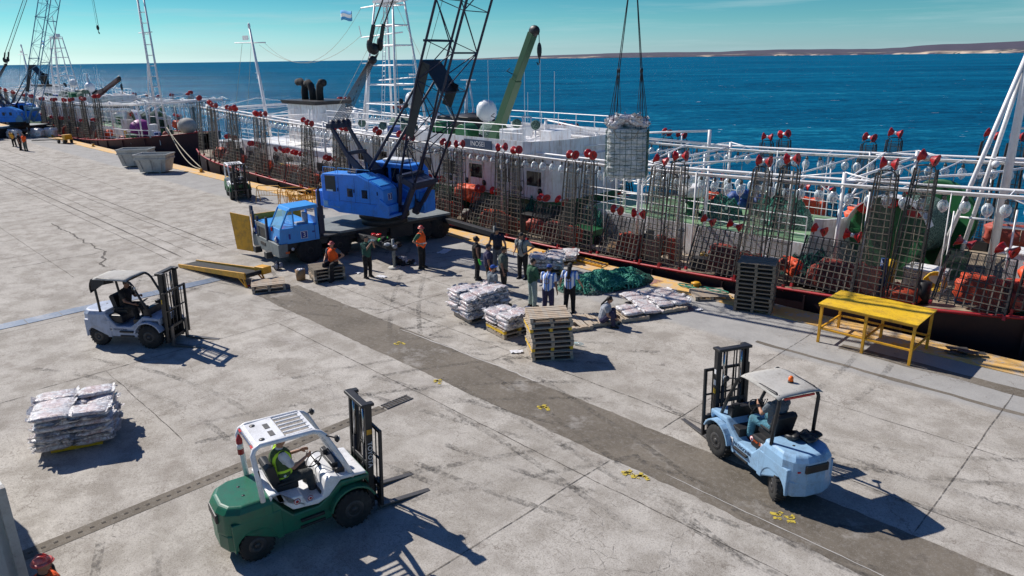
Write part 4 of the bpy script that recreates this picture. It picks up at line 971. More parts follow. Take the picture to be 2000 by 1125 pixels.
# conveyor ramp
t = thing('belt_conveyor', (-30.7, 10.95, 0), R_(8), 'long yellow loading ramp with a black belt sloping up beside the crane', 'conveyor')
a = math.atan2(.50, 4.9)
for s in (-1, 1):
    b = MB(); b.prism([(0, .02), (0, .16), (4.9, .58), (4.9, .33)], s*.40-.03 , s*.40+.03); b.build('side_beam', 'ochre', t, .006)
b = MB(); b.bar((.06, 0, .10), (4.7, 0, .44), .72, .03); b.build('belt', 'rubber', t)
b = MB(); b.prism([(4.55, .28), (4.55, .64), (5.15, .68), (5.15, .4)], .25, .62); b.build('motor_housing', 'ochre', t, .02)
b = MB(); b.cyl((4.95, -.38, .48), (4.95, .38, .48), .09, n=14); b.build('roller', 'rubber', t)
for s in (-1, 1):
    b = MB(); b.bar((4.7, s*.4, .5), (4.95, s*.42, 0), .06, .04); b.bar((4.3, s*.4, .42), (4.95, s*.42, 0), .05, .03); b.build('leg', 'ochre', t)
b = MB(); b.bar((4.9, -.42, .05), (4.9, .42, .05), .05, .04); b.build('cross_bar', 'redpaint', t)
# skips
def skip(x, y, rz, lbl):
    t = thing('skip', (x, y, 0), rz, lbl, 'skip', 'grey skips near the quay edge'); b = MB()
    A = [(-.98, -.62), (.98, -.62), (.98, .62), (-.98, .62)]; h = 1.45
    def ringv(k, z, ins=0): return [(px_*k-math.copysign(ins, px_), py_*(k+.05)-math.copysign(ins, py_), z) for px_, py_ in A]
    vs = ringv(1, .1)+ringv(1.30, h)+ringv(1.30, h, .05)+ringv(1.0, .18, .04)
    fs = [(3, 2, 1, 0)]+[(i, (i+1) % 4, 4+(i+1) % 4, 4+i) for i in range(4)]+[(4+i, 4+(i+1) % 4, 8+(i+1) % 4, 8+i) for i in range(4)]+[(8+i, 8+(i+1) % 4, 12+(i+1) % 4, 12+i) for i in range(4)]+[(12, 13, 14, 15)]
    b.add(vs, fs); b.build('tub', 'skip', t, .01)
    b = MB(); z = h-.01
    for (x0, y0, _), (x1, y1, _) in zip(ringv(1.31, z), ringv(1.31, z)[1:]+ringv(1.31, z)[:1]): b.bar((x0, y0, z), (x1, y1, z), .09, .09)
    for (x0, y0, _), (x1, y1, _) in zip(ringv(1.26, h-.34), ringv(1.26, h-.34)[1:]+ringv(1.26, h-.34)[:1]): b.bar((x0, y0, h-.34), (x1, y1, h-.34), .07, .12)
    b.build('rim', 'skip', t, .008)
    for x_ in (-.7, 0, .7):
        for s in (-1, 1): b = MB(); b.bar((x_, s*.67, .15), (x_*1.25, s*.86, h-.4), .07, .05); b.build('rib', 'skip', t)
    b = MB(); b.box((-.5, 0, .05), (.15, 1.1, .1)); b.box((.5, 0, .05), (.15, 1.1, .1)); b.build('skid', 'skip', t)
skip(-60.3, 20.25, R_(46), 'pale grey steel skip nearer to the camera of the two')
skip(-65.2, 20.5, R_(50), 'pale grey steel skip behind the other one, nearer the ship with the dark red hull')
# yellow barrier frames
def barrier(x, y, rz, lbl, n=9, L=1.6, H=1.05, lean=0):
    t = thing('barrier', (x, y, 0), rz, lbl, 'barrier', 'yellow barriers in a heap'); b = MB()
    for s in (-1, 1): b.tube([(s*L/2, -.3, 0), (s*L/2, -.02, H*.9), (s*(L/2-.15), 0, H), (0, 0, H)], .022, 5); b.tube([(s*L/2, .3, 0), (s*L/2, .02, H*.9)], .02, 5)
    for z in (.45, .75): b.tube([(-L/2, 0, z), (L/2, 0, z)], .016, 5)
    b.build('frame', 'ochre', t); b = MB()
    for i in range(n): x_ = -L/2+L*(i+.5)/n; b.tube([(x_, 0, .45), (x_, 0, .75)], .01, 4)
    b.build('grille', 'ochre', t); t.rotation_euler = (lean, 0, rz)
barrier(-41.3, 20.2, R_(35), 'yellow tubular barrier standing nearest to the small green forklift')
barrier(-40.0, 21.0, R_(55), 'yellow tubular barrier in the middle of the heap', lean=.2)
for i, a in enumerate((0, 22, 47, 75, 95, 120)): barrier(-38.7+.12*i, 20.6+.1*i, R_(a), 'yellow tubular barrier folded into the bundle behind the blue crane cab', lean=.25-.1*i)
# ladder, bollards, rail pads
t = thing('ladder', (-19.0, 22.72, .06), R_(-1.5), 'yellow ladder lying flat along the quay edge left of the green net', 'ladder')
for s in (-1, 1): b = MB(); b.box((0, s*.2, .04), (3.4, .05, .08)); b.build('rail', 'ochre', t, .004)
b = MB()
for i in range(17): b.box((-1.6+.2*i, 0, .05), (.05, .36, .04))
b.build('rungs', 'rust', t)
def bollard(x, y, lbl):
    b = MB(); b.lathe([(.26, 0), (.26, .03), (.15, .06), (.13, .26), (.20, .32), (.21, .38), (.14, .43), (0, .44)], (0, 0, 0), n=18); b.cyl((-.26, 0, .30), (.26, 0, .30), .07, n=10)
    o = b.build('bollard', 'ochre', loc=(x, y, .05)); o.scale = (.75, .75, .6); tag(o, lbl, 'bollard', 'mooring bollards on the coping')
bollard(-13.0, 22.62, 'yellow mooring bollard with rope beside the single pale pallet'); bollard(-57.2, 22.5, 'yellow mooring bollard behind the small green forklift'); bollard(-84.5, 22.5, 'yellow mooring bollard at the far bow ropes'); bollard(-100, 22.5, 'farthest yellow mooring bollard at the left')
b = MB(); r = random.Random(8)
for k in range(5): b.tube([(-13.3+.45*math.cos(a_*.7+k)+.3*k, 22.6+.16*math.sin(a_*.7+k), .09+.02*k) for a_ in range(14)], .022, 6)
tag(b.build('mooring_rope', 'netrope'), 'green rope coiled round the bollard beside the single pale pallet', 'rope')
def debris(x, y, rz, lbl, seed):
    r = random.Random(seed); b = MB()
    for i in range(5): b.box((r.uniform(-.25, .25), r.uniform(-.2, .2), .03+.03*i), (r.uniform(.3, .6), r.uniform(.1, .3), .02), rz=r.uniform(-.5, .5))
    o = b.build('broken_cover', 'steel', loc=(x, y, .04), rz=rz); tag(o, lbl, 'metal cover')
debris(-4.2, 22.5, .3, 'rusty broken steel cover lying on the yellow kerb right of the table', 3)
M['netropepale'] = flat('pale_green_rope', (.10, .42, .30), .8)
# heap of green net
def heap(name, c, rx, ry, h, rz, mat, ropes, ropemat, seed, lbl, cat, parent=None, tall=1.):
    r = random.Random(seed); n, m = 46, 26; vs = []
    def H(u, v):
        d = u*u+v*v
        return h*max(0, 1-d)**.6*(.55+.65*noise.noise(V((u*2.2+seed, v*2.2, 0)))+.5) + h*.22*noise.noise(V((u*7, v*7, seed)))*(1 if d < .9 else 0)
    b = MB(); b.s = True
    for i in range(m+1):
        q = i/m
        for j in range(n):
            a = 2*PI*j/n; k = q*(1+.22*noise.noise(V((math.cos(a)*1.5, math.sin(a)*1.5, seed)))); u, v = k*math.cos(a), k*math.sin(a)
            vs.append((u*rx, v*ry, max(.01, H(q*math.cos(a), q*math.sin(a))*(1 if i < m else 0)+.01)))
    b.add(vs, [(i*n+j, (i+1)*n+j, (i+1)*n+(j+1) % n, i*n+(j+1) % n) for i in range(m) for j in range(n)])
    b.m = 1
    for k in range(ropes):
        a = r.uniform(0, 2*PI); q = math.sqrt(r.random())*.92; u, v = q*math.cos(a), q*math.sin(a); d = r.uniform(0, 2*PI); pts = []; sp = r.uniform(.04, .10)
        for s in range(r.randint(5, 13)):
            pts.append((u*rx, v*ry, max(.02, H(u, v))+r.uniform(.0, .07))); d += r.uniform(-1.1, 1.1); u += math.cos(d)*sp; v += math.sin(d)*sp*rx/ry
            if u*u+v*v > 1.02: break
        if len(pts) > 2: b.m = 1 + (r.random() < .3); b.tube(pts, r.uniform(.009, .022), 4)
    o = b.build(name, [mat, ropemat, 'netropepale'], parent, loc=c, rz=rz)
    if lbl: tag(o, lbl, cat)
    return o
heap('trawl_net', (-15.85, 20.9, 0), 1.8, 1.0, .42, R_(65), 'net', 620, 'netrope', 4, 'big heap of green fishing net lying on the quay behind the striped shirts', 'fishing net')
heap('trawl_net', (-16.2, 19.7, 0), .9, .7, .32, R_(20), 'netpale', 150, 'netrope', 9, 'paler loose end of green net and rope spread in front of the heap', 'fishing net')
# clothes, box, bags, litter beside the crane
def lumps(name, c, n, s, mat, seed, lbl, cat, mats=None, parent=None, flat_=.5):
    r = random.Random(seed); b = MB()
    for i in range(n):
        if mats: b.m = i % len(mats)
        b.ball((r.gauss(0, s[0]*.4), r.gauss(0, s[1]*.4), s[2]*r.uniform(.2, .7)), (s[0]*r.uniform(.25, .5), s[1]*r.uniform(.25, .5), s[2]*r.uniform(.2, .42)*flat_*2), 14,
               Matrix.Rotation(r.uniform(0, 3), 3, 'Z'), lambda d: 1+.45*noise.noise(d*2.6+V((i, seed, 0)))+.2*noise.noise(d*7+V((i, seed, 2))))
    o = b.build(name, mats or mat, parent, loc=c)
    if lbl: tag(o, lbl, cat)
    return o
lumps('backpack', (-24.05, 17.3, 0), 9, (.35, .3, .38), None, 3, 'heap of dark backpacks and clothes on the ground under the crane', 'bags', ['c_dark', 'c_navy', 'c_dark', 'c_lgrey'])
lumps('backpack', (-23.6, 17.5, 0), 6, (.28, .22, .22), None, 5, 'white and navy bag beside the man with hand on hip', 'bag', ['c_white', 'c_navy', 'c_dark'])
lumps('plastic_bag', (-27.15, 13.35, 0), 6, (.24, .22, .36), None, 6, 'white and navy bundle on the ground under the front bumper of the crane', 'bag', ['c_lgrey', 'c_navy'])
b = MB(); b.cyl((0, 0, 0), (0, 0, .42), .18, .21, 8); b.m = 1
for k in range(5): b.ball((rnd.uniform(-.08, .08), rnd.uniform(-.08, .08), .40), .07, 8)
tag(b.build('paper_bag', ['boxboard', 'litter'], loc=(-25.15, 13.2, 0)), 'brown paper bag full of rubbish left of the grey pallets by the crane', 'paper bag')
def scrap(px, py, lbl, w_=.3, sd=1, dz=.0):
    g = px_ground(px, py); r = random.Random(sd); b = MB(); b.s = True; n = 9
    vs = [(w_*(i/n-.5)*(1+.2*r.random()), w_*.6*(j/n-.5), .015+.06*abs(noise.noise(V((i*.7, j*.7, sd))))) for i in range(n+1) for j in range(n+1)]
    b.add(vs, [(i*(n+1)+j, (i+1)*(n+1)+j, (i+1)*(n+1)+j+1, i*(n+1)+j+1) for i in range(n) for j in range(n)])
    o = b.build('plastic_scrap', 'litter', loc=(g.x, g.y, .005), rz=r.uniform(0, 3)); tag(o, lbl, 'litter')
scrap(745, 541, 'white sheet of paper on the ground in front of the man drinking', .4, 1); scrap(699, 534, 'crumpled white plastic in the crane shadow left of the man drinking', .22, 2)
scrap(868, 492, 'long clear plastic film lying right of the standing man in orange', .7, 3); scrap(1009, 688, 'white plastic strip on the ground left of the middle stack', .35, 4); scrap(1366, 606, 'torn pale plastic near the single pallet', .25, 6)
def bottle(x, y, z, lbl, up=True):
    b = MB(); pr_ = [(.0, 0), (.04, .005), (.042, .2), (.03, .25), (.014, .28), (.014, .31), (0, .312)]
    b.lathe(pr_, (0, 0, 0), (0, 0, 1) if up else (1, .3, .1), 12); o = b.build('water_bottle', 'window', loc=(x, y, z)); tag(o, lbl, 'bottle')
bottle(-23.95, 17.55, 0, 'clear plastic bottle standing behind the heap of backpacks'); bottle(-12.85, 15.45, .05, 'clear plastic bottle lying in the shadow right of the middle stack', False)
bottle(-23.2, 15.22, 1.56, 'clear plastic bottle held to the mouth by the man in the dark green shirt', False)

# ------------------------------------------------------------------ mobile cranes
def mobile_crane():
    ORG = V((-28.6, 13.6, 0)); t = thing('mobile_crane', ORG, 0, 'blue lattice-boom truck crane parked across the quay with a load on its ropes', 'crane', 'truck cranes loading the ships')
    RC = Matrix.Rotation(R_(-96.5), 4, 'Z')
    def c(): b = MB(); b.T = RC; return b
    # carrier: x forward is positive, the nose at x=0
    b = c(); b.b2((-8.5, -1.30, .72), (-.35, 1.30, .98)); b.b2((-8.4, -.55, .35), (-.5, .55, .74)); b.build('chassis', 'chassis', t, .02)
    b = c(); b.prism([(-8.55, -1.48), (-2.55, -1.48), (-2.1, -1.1), (-2.05, .2), (-2.25, .9), (-2.75, 1.48), (-8.55, 1.48)], 1.10, 1.20, 'xy'); b.build('deck', 'deck', t, .01)
    b = c(); b.b2((-8.5, 1.30, .95), (-2.8, 1.44, 1.10)); b.b2((-8.5, -1.44, .95), (-2.8, -1.3, 1.1)); b.b2((-6.45, .9, .42), (-5.25, 1.42, 1.1)); b.b2((-5.1, .95, .5), (-3.6, 1.36, 1.1)); b.build('side_box', 'chassis', t, .02)
    b = c(); b.b2((-.34, -1.55, .48), (.06, 1.52, 1.04)); bp = b.build('bumper', 'deck', t, .02)
    b = c(); b.b2((.055, -.55, .72), (.075, .05, .88)); b.build('tow_slot', 'black', bp, .02)
    for y_ in (-.75, .55): b = c(); b.b2((0, y_-.2, .32), (.30, y_+.12, .60)); b.build('tow_hook', 'chassis', bp, .03)
    b = c(); b.b2((-.4, 1.521, .62), (-.22, 1.53, .70)); b.build('side_reflector', 'decalor', bp); b = c(); b.cyl((-.62, 1.30, .72), (-.62, 1.325, .72), .07, n=12); b.build('round_sign', 'decal', bp)
    for x_ in (-1.35, -2.72, -7.0, -8.02+.05):
        for s in (-1, 1):
            w_ = thing('wheel', RC @ V((x_, s*1.22, .56)), 0); w_.parent = t; w_.rotation_euler = (0, 0, R_(-96.5)); r = .56
            b = MB(); b.lathe([(r*.55, -.2), (r*.9, -.21), (r, -.15), (r, .15), (r*.9, .21), (r*.55, .2)], (0, 0, 0), (0, 1, 0), 28)
            for k in range(26):
                a = 2*PI*k/26; cc = V((math.cos(a)*r, 0, math.sin(a)*r)); b.bar(cc*.97, cc*1.025, .34, .05, up=V((-math.sin(a), 0, math.cos(a))))
            b.build('tyre', 'rubber', w_)
            b = MB(); b.lathe([(r*.15, -.05), (r*.2, .1), (r*.3, .02), (r*.45, .0), (r*.55, .06), (r*.57, .0), (r*.57, -.3)], (0, s*.13, 0), (0, s, 0), 20); b.build('rim', 'rim', w_)
    for x0, x1 in ((-3.5, -.75), (-8.55, -6.3)):
        b = c(); b.b2((x0, 1.0, 1.02), (x1, 1.45, 1.095)); b.build('mudguard', 'chassis', t, .01); b = c(); b.b2((x0, -1.45, 1.02), (x1, -1.0, 1.095)); b.build('mudguard', 'chassis', t, .01)
    # engine hood beside the cab, and the cab
    b = c(); b.b2((-1.9, -1.45, 1.0), (-.02, .28, 1.62)); hd_ = b.build('engine_hood', 'cabblue', t, .05)
    b = c(); b.b2((-.03, -.62, 1.06), (.03, .12, 1.55)); b.build('radiator_grille', 'black', hd_, .01)
    b = c(); b.b2((-.02, -1.0, 1.5), (.055, .28, 1.68)); b.b2((-.02, -.9, 1.06), (.05, -.72, 1.5)); b.b2((-.02, .12, 1.06), (.06, .26, 1.5)); b.build('grille_frame', 'deck', hd_, .01)
    for y_, h_ in ((-1.35, 2.05), (-.85, 1.9), (.26, 2.02)): b = c(); b.bar((.03, y_, 1.0), (.0, y_, h_), .11, .09); b.build('guard_post', 'navy', hd_, .01)
    cz = [(-1.78, 1.0), (-.12, 1.0), (-.03, 1.08), (-.10, 1.62), (-.52, 2.40), (-.60, 2.48), (-1.72, 2.50), (-1.80, 2.42)]
    b = c(); y0, y1 = .32, 1.46            # hollow cab: floor, sills, posts, roof
    b.prism([(-1.8, 1.0), (-.12, 1.0), (-.03, 1.08), (-.10, 1.66), (-1.8, 1.66)], y0, y1)
    b.prism([(-1.84, 2.38), (-.50, 2.36), (-.60, 2.50), (-1.80, 2.53)], y0-.03, y1+.03)
    for y_ in (y0+.04, y1-.04):
        b.bar((-.12, y_, 1.62), (-.54, y_, 2.42), .07, .07); b.bar((-.72, y_, 1.62), (-.72, y_, 2.42), .06, .06); b.bar((-1.74, y_, 1.62), (-1.74, y_, 2.42), .14, .07)
    b.b2((-1.80, y0, 1.6), (-1.74, y1, 1.95)); b.b2((-1.55, y1-.07, 1.62), (-.75, y1, 1.74))
    cb = b.build('cab', 'cabblue', t, .02)
    b = c(); b.add([(-.13, y0+.06, 1.66), (-.13, y1-.06, 1.66), (-.52, y1-.06, 2.38), (-.52, y0+.06, 2.38)], [(0, 1, 2, 3)]); b.build('windscreen', 'window', cb)
    b = c(); b.add([(-.18, y1-.02, 1.68), (-.68, y1-.02, 1.68), (-.68, y1-.02, 2.36), (-.54, y1-.02, 2.36)], [(0, 1, 2, 3)]); b.build('quarter_window', 'window', cb)
    b = c(); b.b2((-1.4, .7, 1.5), (-1.0, 1.15, 1.75)); b.b2((-1.5, .7, 1.5), (-1.38, 1.15, 2.15)); b.build('driver_seat', 'c_lgrey', cb, .05)
    b = c(); b.b2((-1.60, y1+.005, 1.35), (-1.48, y1+.02, 1.41)); b.b2((-.52, y1+.005, 1.2), (-.44, y1+.02, 1.42)); b.b2((-1.62, y1+.005, 1.05), (-1.60, y1+.01, 1.66)); b.build('door_handle', 'decalblue', cb)
    for y_, hx in ((-1.28, 0), (1.22, 0)):
        b = c(); b.cyl((-.02, y_, 1.22), (.03, y_, 1.22), .15, n=18); b.m = 1; b.lathe([(.10, 0), (.08, .03), (0, .045)], RC.inverted() @ (RC @ V((.03, y_, 1.22))), (1, 0, 0), 16); b.build('headlamp', ['decalblue', 'lightlens'], hd_ if y_ < 0 else cb)
    b = c(); b.cyl((-1.98, 1.30, 1.1), (-1.98, 1.30, 3.05), .075, n=12); b.cyl((-1.98, 1.30, 3.05), (-2.02, 1.30, 3.2), .05, n=10); b.b2((-2.1, 1.2, 1.2), (-1.86, 1.4, 2.4)); b.build('exhaust_stack', 'navy', t, .01)
    def badge(T, s, parent):
        b = MB(); b.T = T; b.box((0, 0, 0), (.30*s, .32*s, .008)); p = b.build('badge_plate', 'decal', parent, .002)
        b = MB(); b.T = T; b.box((0, 0, .006), (.26*s, .28*s, .006)); b.build('badge_field', 'decalblue', p)
        text('badge_figure', '3', .30*s, 'decal', p, T @ Matrix.Translation((0, 0, .012)))
    badge(RC @ face_T((-1.12, 1.468, 1.30), (-1, 0, 0), (0, 0, 1)), 1.0, cb)
    b = c(); b.cyl((-.06, .62, 1.56), (-.04, .62, 1.56), .09, n=14); b.build('round_badge', 'lensred', cb)
    # big yellow side panel swung open by the nose
    b = c(); b.add([V((.10, -1.62, .15)), V((.10, -1.60, 1.78)), V((.62, -2.55, 1.88)), V((.55, -2.40, .20)), V((.06, -1.64, .15)), V((.06, -1.62, 1.78)), V((.58, -2.57, 1.88)), V((.51, -2.42, .20))], [(0, 1, 2, 3), (7, 6, 5, 4), (0, 4, 5, 1), (1, 5, 6, 2), (2, 6, 7, 3), (3, 7, 4, 0)])
    b.b2((-2.3, -1.66, 1.25), (-.0, -1.60, 1.85)); b.build('outrigger_board', 'ochre', t, .004)
    b = c(); b.b2((-.15, -1.9, 1.7), (-.05, -1.7, 2.2)); b.build('board_post', 'navy', t)
    # outriggers
    for x_, L in ((-3.65, 4.6), (-8.25, 5.5)):
        b = c(); b.b2((x_-.14, 1.3, .78), (x_+.14, L, 1.0)); b.build('outrigger_beam', 'chassis', t, .01)
        b = c(); b.cyl((x_, L-.1, .04), (x_, L-.1, 1.25), .06, n=10); b.cyl((x_, L-.1, .5), (x_, L-.1, .9), .075, n=10); b.m = 1; b.cyl((x_, L-.1, .0), (x_, L-.1, .06), .26, n=16); b.build('outrigger_jack', ['deck', 'tarp'], t)
        b = c(); b.b2((x_-.14, -2.3, .78), (x_+.14, -1.3, 1.0)); b.build('outrigger_beam', 'chassis', t, .01)
        b = c(); b.cyl((x_, -2.2, .0), (x_, -2.2, 1.2), .06, n=10); b.build('outrigger_jack', 'deck', t)
    # superstructure: u along the boom, v to its left
    RS = Matrix.Translation(V((-26.9, 18.6, 0))-ORG) @ Matrix.Rotation(R_(14), 4, 'Z')
    def s_(): b = MB(); b.T = RS; return b
    b = s_(); b.cyl((0, 0, 1.2), (0, 0, 1.5), 1.05, n=32); b.cyl((0, 0, 1.5), (0, 0, 1.80), 1.15, n=32); b.build('turntable', 'chassis', t)
    b = s_(); b.prism([(-2.3, 1.93), (-1.75, 1.91), (-1.35, 1.79), (1.2, 1.79), (1.42, 1.95), (1.42, 2.3), (-2.3, 2.3)], -1.5, 1.35); sp = b.build('revolving_frame', 'blue', t, .02)
    prof = [(-2.30, 2.28), (-2.30, 3.38), (-2.18, 3.50), (-.15, 3.56), (1.14, 3.10), (1.30, 2.98), (1.30, 2.28)]
    b = s_(); b.prism(prof, -1.5, -.55); nh = b.build('machinery_house', 'blue', t, .04)
    b = s_(); b.b2((-2.05, -1.515, 2.72), (-1.42, -1.50, 3.42)); b.build('open_hatch', 'black', nh, .004)
    b = s_(); b.b2((-1.98, -1.522, 2.72), (-1.6, -1.512, 2.80)); b.build('hatch_bottom', 'litter', nh)
    for x_ in (-.75, .10): b = s_(); b.b2((x_, -1.512, 2.55), (x_+.32, -1.50, 2.92)); b.build('vent_window', 'darkglass', nh, .006)
    b = s_()
    for x_ in (-1.25, -.30, .55): b.b2((x_-.006, -1.506, 2.3), (x_+.006, -1.50, 3.4))
    b.b2((-1.2, -1.506, 2.33), (1.2, -1.50, 2.345)); b.build('door_seam', 'decalblue', nh)
    for x0 in (-.12, .52):
        b = s_(); z0 = 3.545-(x0+.15)*.36; b.bar((x0+.05, -1.0, z0+.02), (x0+.56, -1.0, z0-.17), .82, .04, up=V((0, 1, 0)) if False else V((0, 0, 1))); b.build('roof_hatch', 'cabblue', nh, .01)
    b = s_()
    for z0 in (0, .08): b.bar((-.9, -1.03+z0*.1, 3.60+z0), (-.35, -1.03, 3.58+z0), .5-z0*2, .1)
    b.build('roof_motor', 'navy', nh, .05)
    b = s_()
    for x0 in (-2.2, -1.3, -.2): b.tube([(x0, -1.42, 3.5), (x0, -1.42, 3.78), (x0+.75, -1.42, 3.78), (x0+.75, -1.42, 3.5)], .014, 5)
    b.build('roof_handrail', 'cabblue', nh)
    b = s_()
    for q in range(7): b.b2((-.72+.0, -1.518, 2.57+.05*q), (-.46, -1.512, 2.585+.05*q)); b.b2((.13, -1.518, 2.57+.05*q), (.39, -1.512, 2.585+.05*q))
    for x0 in (-1.32, -.36, .98): b.b2((x0, -1.53, 2.75), (x0+.03, -1.5, 2.90))
    b.build('louvre', 'navy', nh)
    b = s_(); b.b2((-3.0, -1.25, 1.9), (-2.32, -.4, 2.65)); b.build('counterweight', 'blue', t, .05)
    badge(RS @ face_T((1.308, -1.05, 2.66), (0, 1, 0), (0, 0, 1)), .9, nh)
    b = s_(); b.b2((-2.25, -1.512, 2.0), (-1.97, -1.50, 2.28)); pl_ = b.build('number_plate', 'decalpale', sp)
    text('number', '09', .22, 'decal', pl_, RS @ face_T((-2.11, -1.516, 2.14), (1, 0, 0), (0, 0, 1)))
    text('lettering', 'GRUAS PATAGONIA', .10, 'decalpale', sp, RS @ face_T((-1.72, -1.504, 2.02), (1, 0, 0), (0, 0, 1)))
    b = s_(); b.prism([(.75, 1.80), (1.60, 1.80), (1.60, 2.35), (1.15, 2.62), (.95, 2.3), (.75, 2.2)], -1.56, -1.48); b.b2((1.35, -1.5, 1.80), (1.60, -.5, 1.92)); b.build('boom_foot_plate', 'blue', sp, .02)
    b = s_(); b.prism([(-2.0, 2.3), (-2.0, 3.2), (-.4, 3.35), (1.5, 2.45), (1.5, 2.3)], .28, .42); b.build('inner_wall', 'blue', t, .01)
    b = s_(); b.cyl((-.9, -.4, 2.75), (-.9, .26, 2.75), .42, n=24); b.cyl((.35, -.4, 2.6), (.35, .26, 2.6), .34, n=24); b.build('winch_drum', 'navy', t)
    # operator's cab on the far side
    b = s_(); b.prism([(-.95, 2.28), (-.95, 3.85), (1.30, 3.80), (1.55, 3.55), (1.62, 2.7), (1.62, 2.28)], .52, 1.45); oc = b.build('operator_cab', 'blue', t, .05)
    for x0, x1 in ((-.82, -.05), (.12, .60), (.72, 1.35)): b = s_(); b.b2((x0, .505, 2.95), (x1, .52, 3.62)); b.build('cab_window', 'darkglass', oc, .01)
    b = s_(); b.b2((-.45, .62, 3.85), (.75, 1.35, 4.0)); b.build('air_conditioner', 'white_clean', oc, .05)
    b = s_(); b.b2((1.3, .62, 1.65), (1.85, 1.45, 2.6)); b.build('front_step', 'blue', oc, .02)
    # gantry (A-frame)
    b = s_()
    for v in (-.62, .42):
        b.prism([(-2.32, 5.42), (-2.18, 5.50), (-1.42, 4.42), (-.2, 3.45), (-.30, 3.30), (-.75, 3.30), (-1.5, 4.2)], v-.05, v+.05); b.bar((-1.35, v, 4.35), (-1.25, v, 3.4), .12, .1)
        b.bar((-.5, v, 3.4), (-.5, v, 2.5), .16, .1); b.bar((-1.25, v, 3.45), (-1.25, v, 2.5), .14, .1)
    b.b2((-2.42, -.78, 5.38), (-2.12, .58, 5.60)); b.bar((-1.35, -.62, 4.32), (-1.35, .42, 4.32), .16); b.bar((-.35, -.62, 3.5), (-.35, .42, 3.5), .2)
    g_ = b.build('gantry', 'navy', t, .01)
    for v in (-.55, -.2, .15, .42): b = s_(); b.cyl((-2.27, v-.06, 5.55), (-2.27, v+.06, 5.55), .2, n=18); b.build('sheave', 'navy', g_)
    b = s_()
    for v in (-.62, .42):
        b.tube([(-.35, v, 3.45), (1.3, v, 5.5)], .075, 10); b.tube([(1.3, v, 5.5), (2.92, v*1.1, 7.5)], .05, 10)
    b.build('backstop', 'navy', t)
    # boom
    F0 = V((1.42, 0, 1.75)); T0 = V((11.7, 0, 28.3)); ax = (T0-F0).normalized(); L = (T0-F0).length; pu = V((ax.z, 0, -ax.x)); pv = V((0, 1, 0))
    def P_(s, i, j, wu, wv): return F0 + ax*s + pu*wu*i + pv*wv*j
    b = s_()
    for j in (-1, 1):         # plated foot
        A0 = P_(0, 0, j, 0, .5); b.bar(P_(-.1, -.3, j, .3, .52), P_(1.75, -1, j, .40, .72), .16, .14); b.bar(P_(-.1, .3, j, .3, .52), P_(1.75, 1, j, .40, .72), .24, .14)
        b.bar(P_(-.1, 0, j, 0, .5), P_(.45, 0, j, 0, .58), .3, .18)
    b.bar(P_(1.7, -1, -1, .40, .78), P_(1.7, -1, 1, .40, .78), .3, .2); b.bar(P_(1.7, 1, -1, .40, .78), P_(1.7, 1, 1, .40, .78), .3, .2)
    b.bar(P_(1.62, -1, 0, .5, 0), P_(1.62, 1, 0, .5, 0), 1.5, .25)
    bm_ = b.build('boom', 'navy', t)
    def wid(s): return (.40+(.68-.40)*min(1, max(0, (s-1.7)/4.2)), .72+(.85-.72)*min(1, max(0, (s-1.7)/4.2))) if s < 25 else (.68-(s-25)*.12, .85-(s-25)*.14)
    b = s_(); S_ = [1.75, 3.2, 4.55, 5.9]+[5.9+1.62*k for k in range(1, 13)]+[26.8, 28.2]
    for i in (-1, 1):
        for j in (-1, 1):
            b.tube([P_(s, i, j, *wid(s)) for s in (1.7, 5.9, 15, 25, 28.4)], .052, 8)
    b.build('chords', 'navy', bm_)
    b = s_()
    for k, (s0, s1) in enumerate(zip(S_[:-1], S_[1:])):
        w0, w1 = wid(s0), wid(s1); q = 1 if k % 2 else -1
        for j in (-1, 1): b.tube([P_(s0, -q, j, *w0), P_(s1, q, j, *w1)], .024, 5); b.tube([P_(s1, -1, j, *w1), P_(s1, 1, j, *w1)], .018, 5)
        for i in (-1, 1): b.tube([P_(s0, i, -q, *w0), P_(s1, i, q, *w1)], .024, 5); b.tube([P_(s1, i, -1, *w1), P_(s1, i, 1, *w1)], .018, 5)
        if k in (3, 6): b.bar(P_(s1, -1, -1.15, *w1), P_(s1, -1, 1.15, *w1), .09); b.bar(P_(s1, 1, -1, *w1), P_(s1, 1, 1, *w1), .07)
    b.build('lacing', 'navy', bm_)
    b = s_(); w_ = wid(6.6)     # dark plates fitted inside the boom
    b.add([P_(6.7, -1.05, -1, *w_), P_(6.7, -1.05, .5, *w_), P_(5.9, .9, .5, *w_), P_(5.9, .9, -1, *w_)], [(0, 1, 2, 3)])
    b.add([P_(6.7, -1, -.95, *w_), P_(6.7, -.35, -.95, *w_), P_(3.6, -.25, -.95, *w_), P_(3.6, -.85, -.95, *w_)], [(0, 1, 2, 3)])
    b.add([P_(6.2, .3, .2, *w_), P_(6.2, 1, .2, *w_), P_(5.2, .9, .2, *w_), P_(5.2, .2, .2, *w_)], [(0, 1, 2, 3)])
    o = b.build('plates', 'black', bm_); so = o.modifiers.new('thick', 'SOLIDIFY'); so.thickness = .03
    b = s_()
    for v in (-.3, 0, .3): b.cyl((11.75, v-.05, 28.3), (11.75, v+.05, 28.3), .3, n=16)
    b.build('head_sheave', 'navy', bm_)
    # derrick ropes with their pulley blocks
    b = s_(); BK = V((.05, 0, 8.75)); b.ball(BK, (.17, .30, .25), 12); b.ball(BK+V((.0, -.26, .12)), (.16, .10, .3), 12); b.ball(BK+V((.14, .24, .2)), (.16, .10, .3), 12)
    b.bar(BK+V((.05, -.28, .2)), BK+V((.30, -.26, .95)), .15, .10); b.bar(BK+V((.15, .26, .2)), BK+V((.40, .26, 1.0)), .15, .10); b.ball(BK+V((-.12, 0, -.45)), (.14, .24, .18), 12)
    bk = b.build('pulley_block', 'black', t)
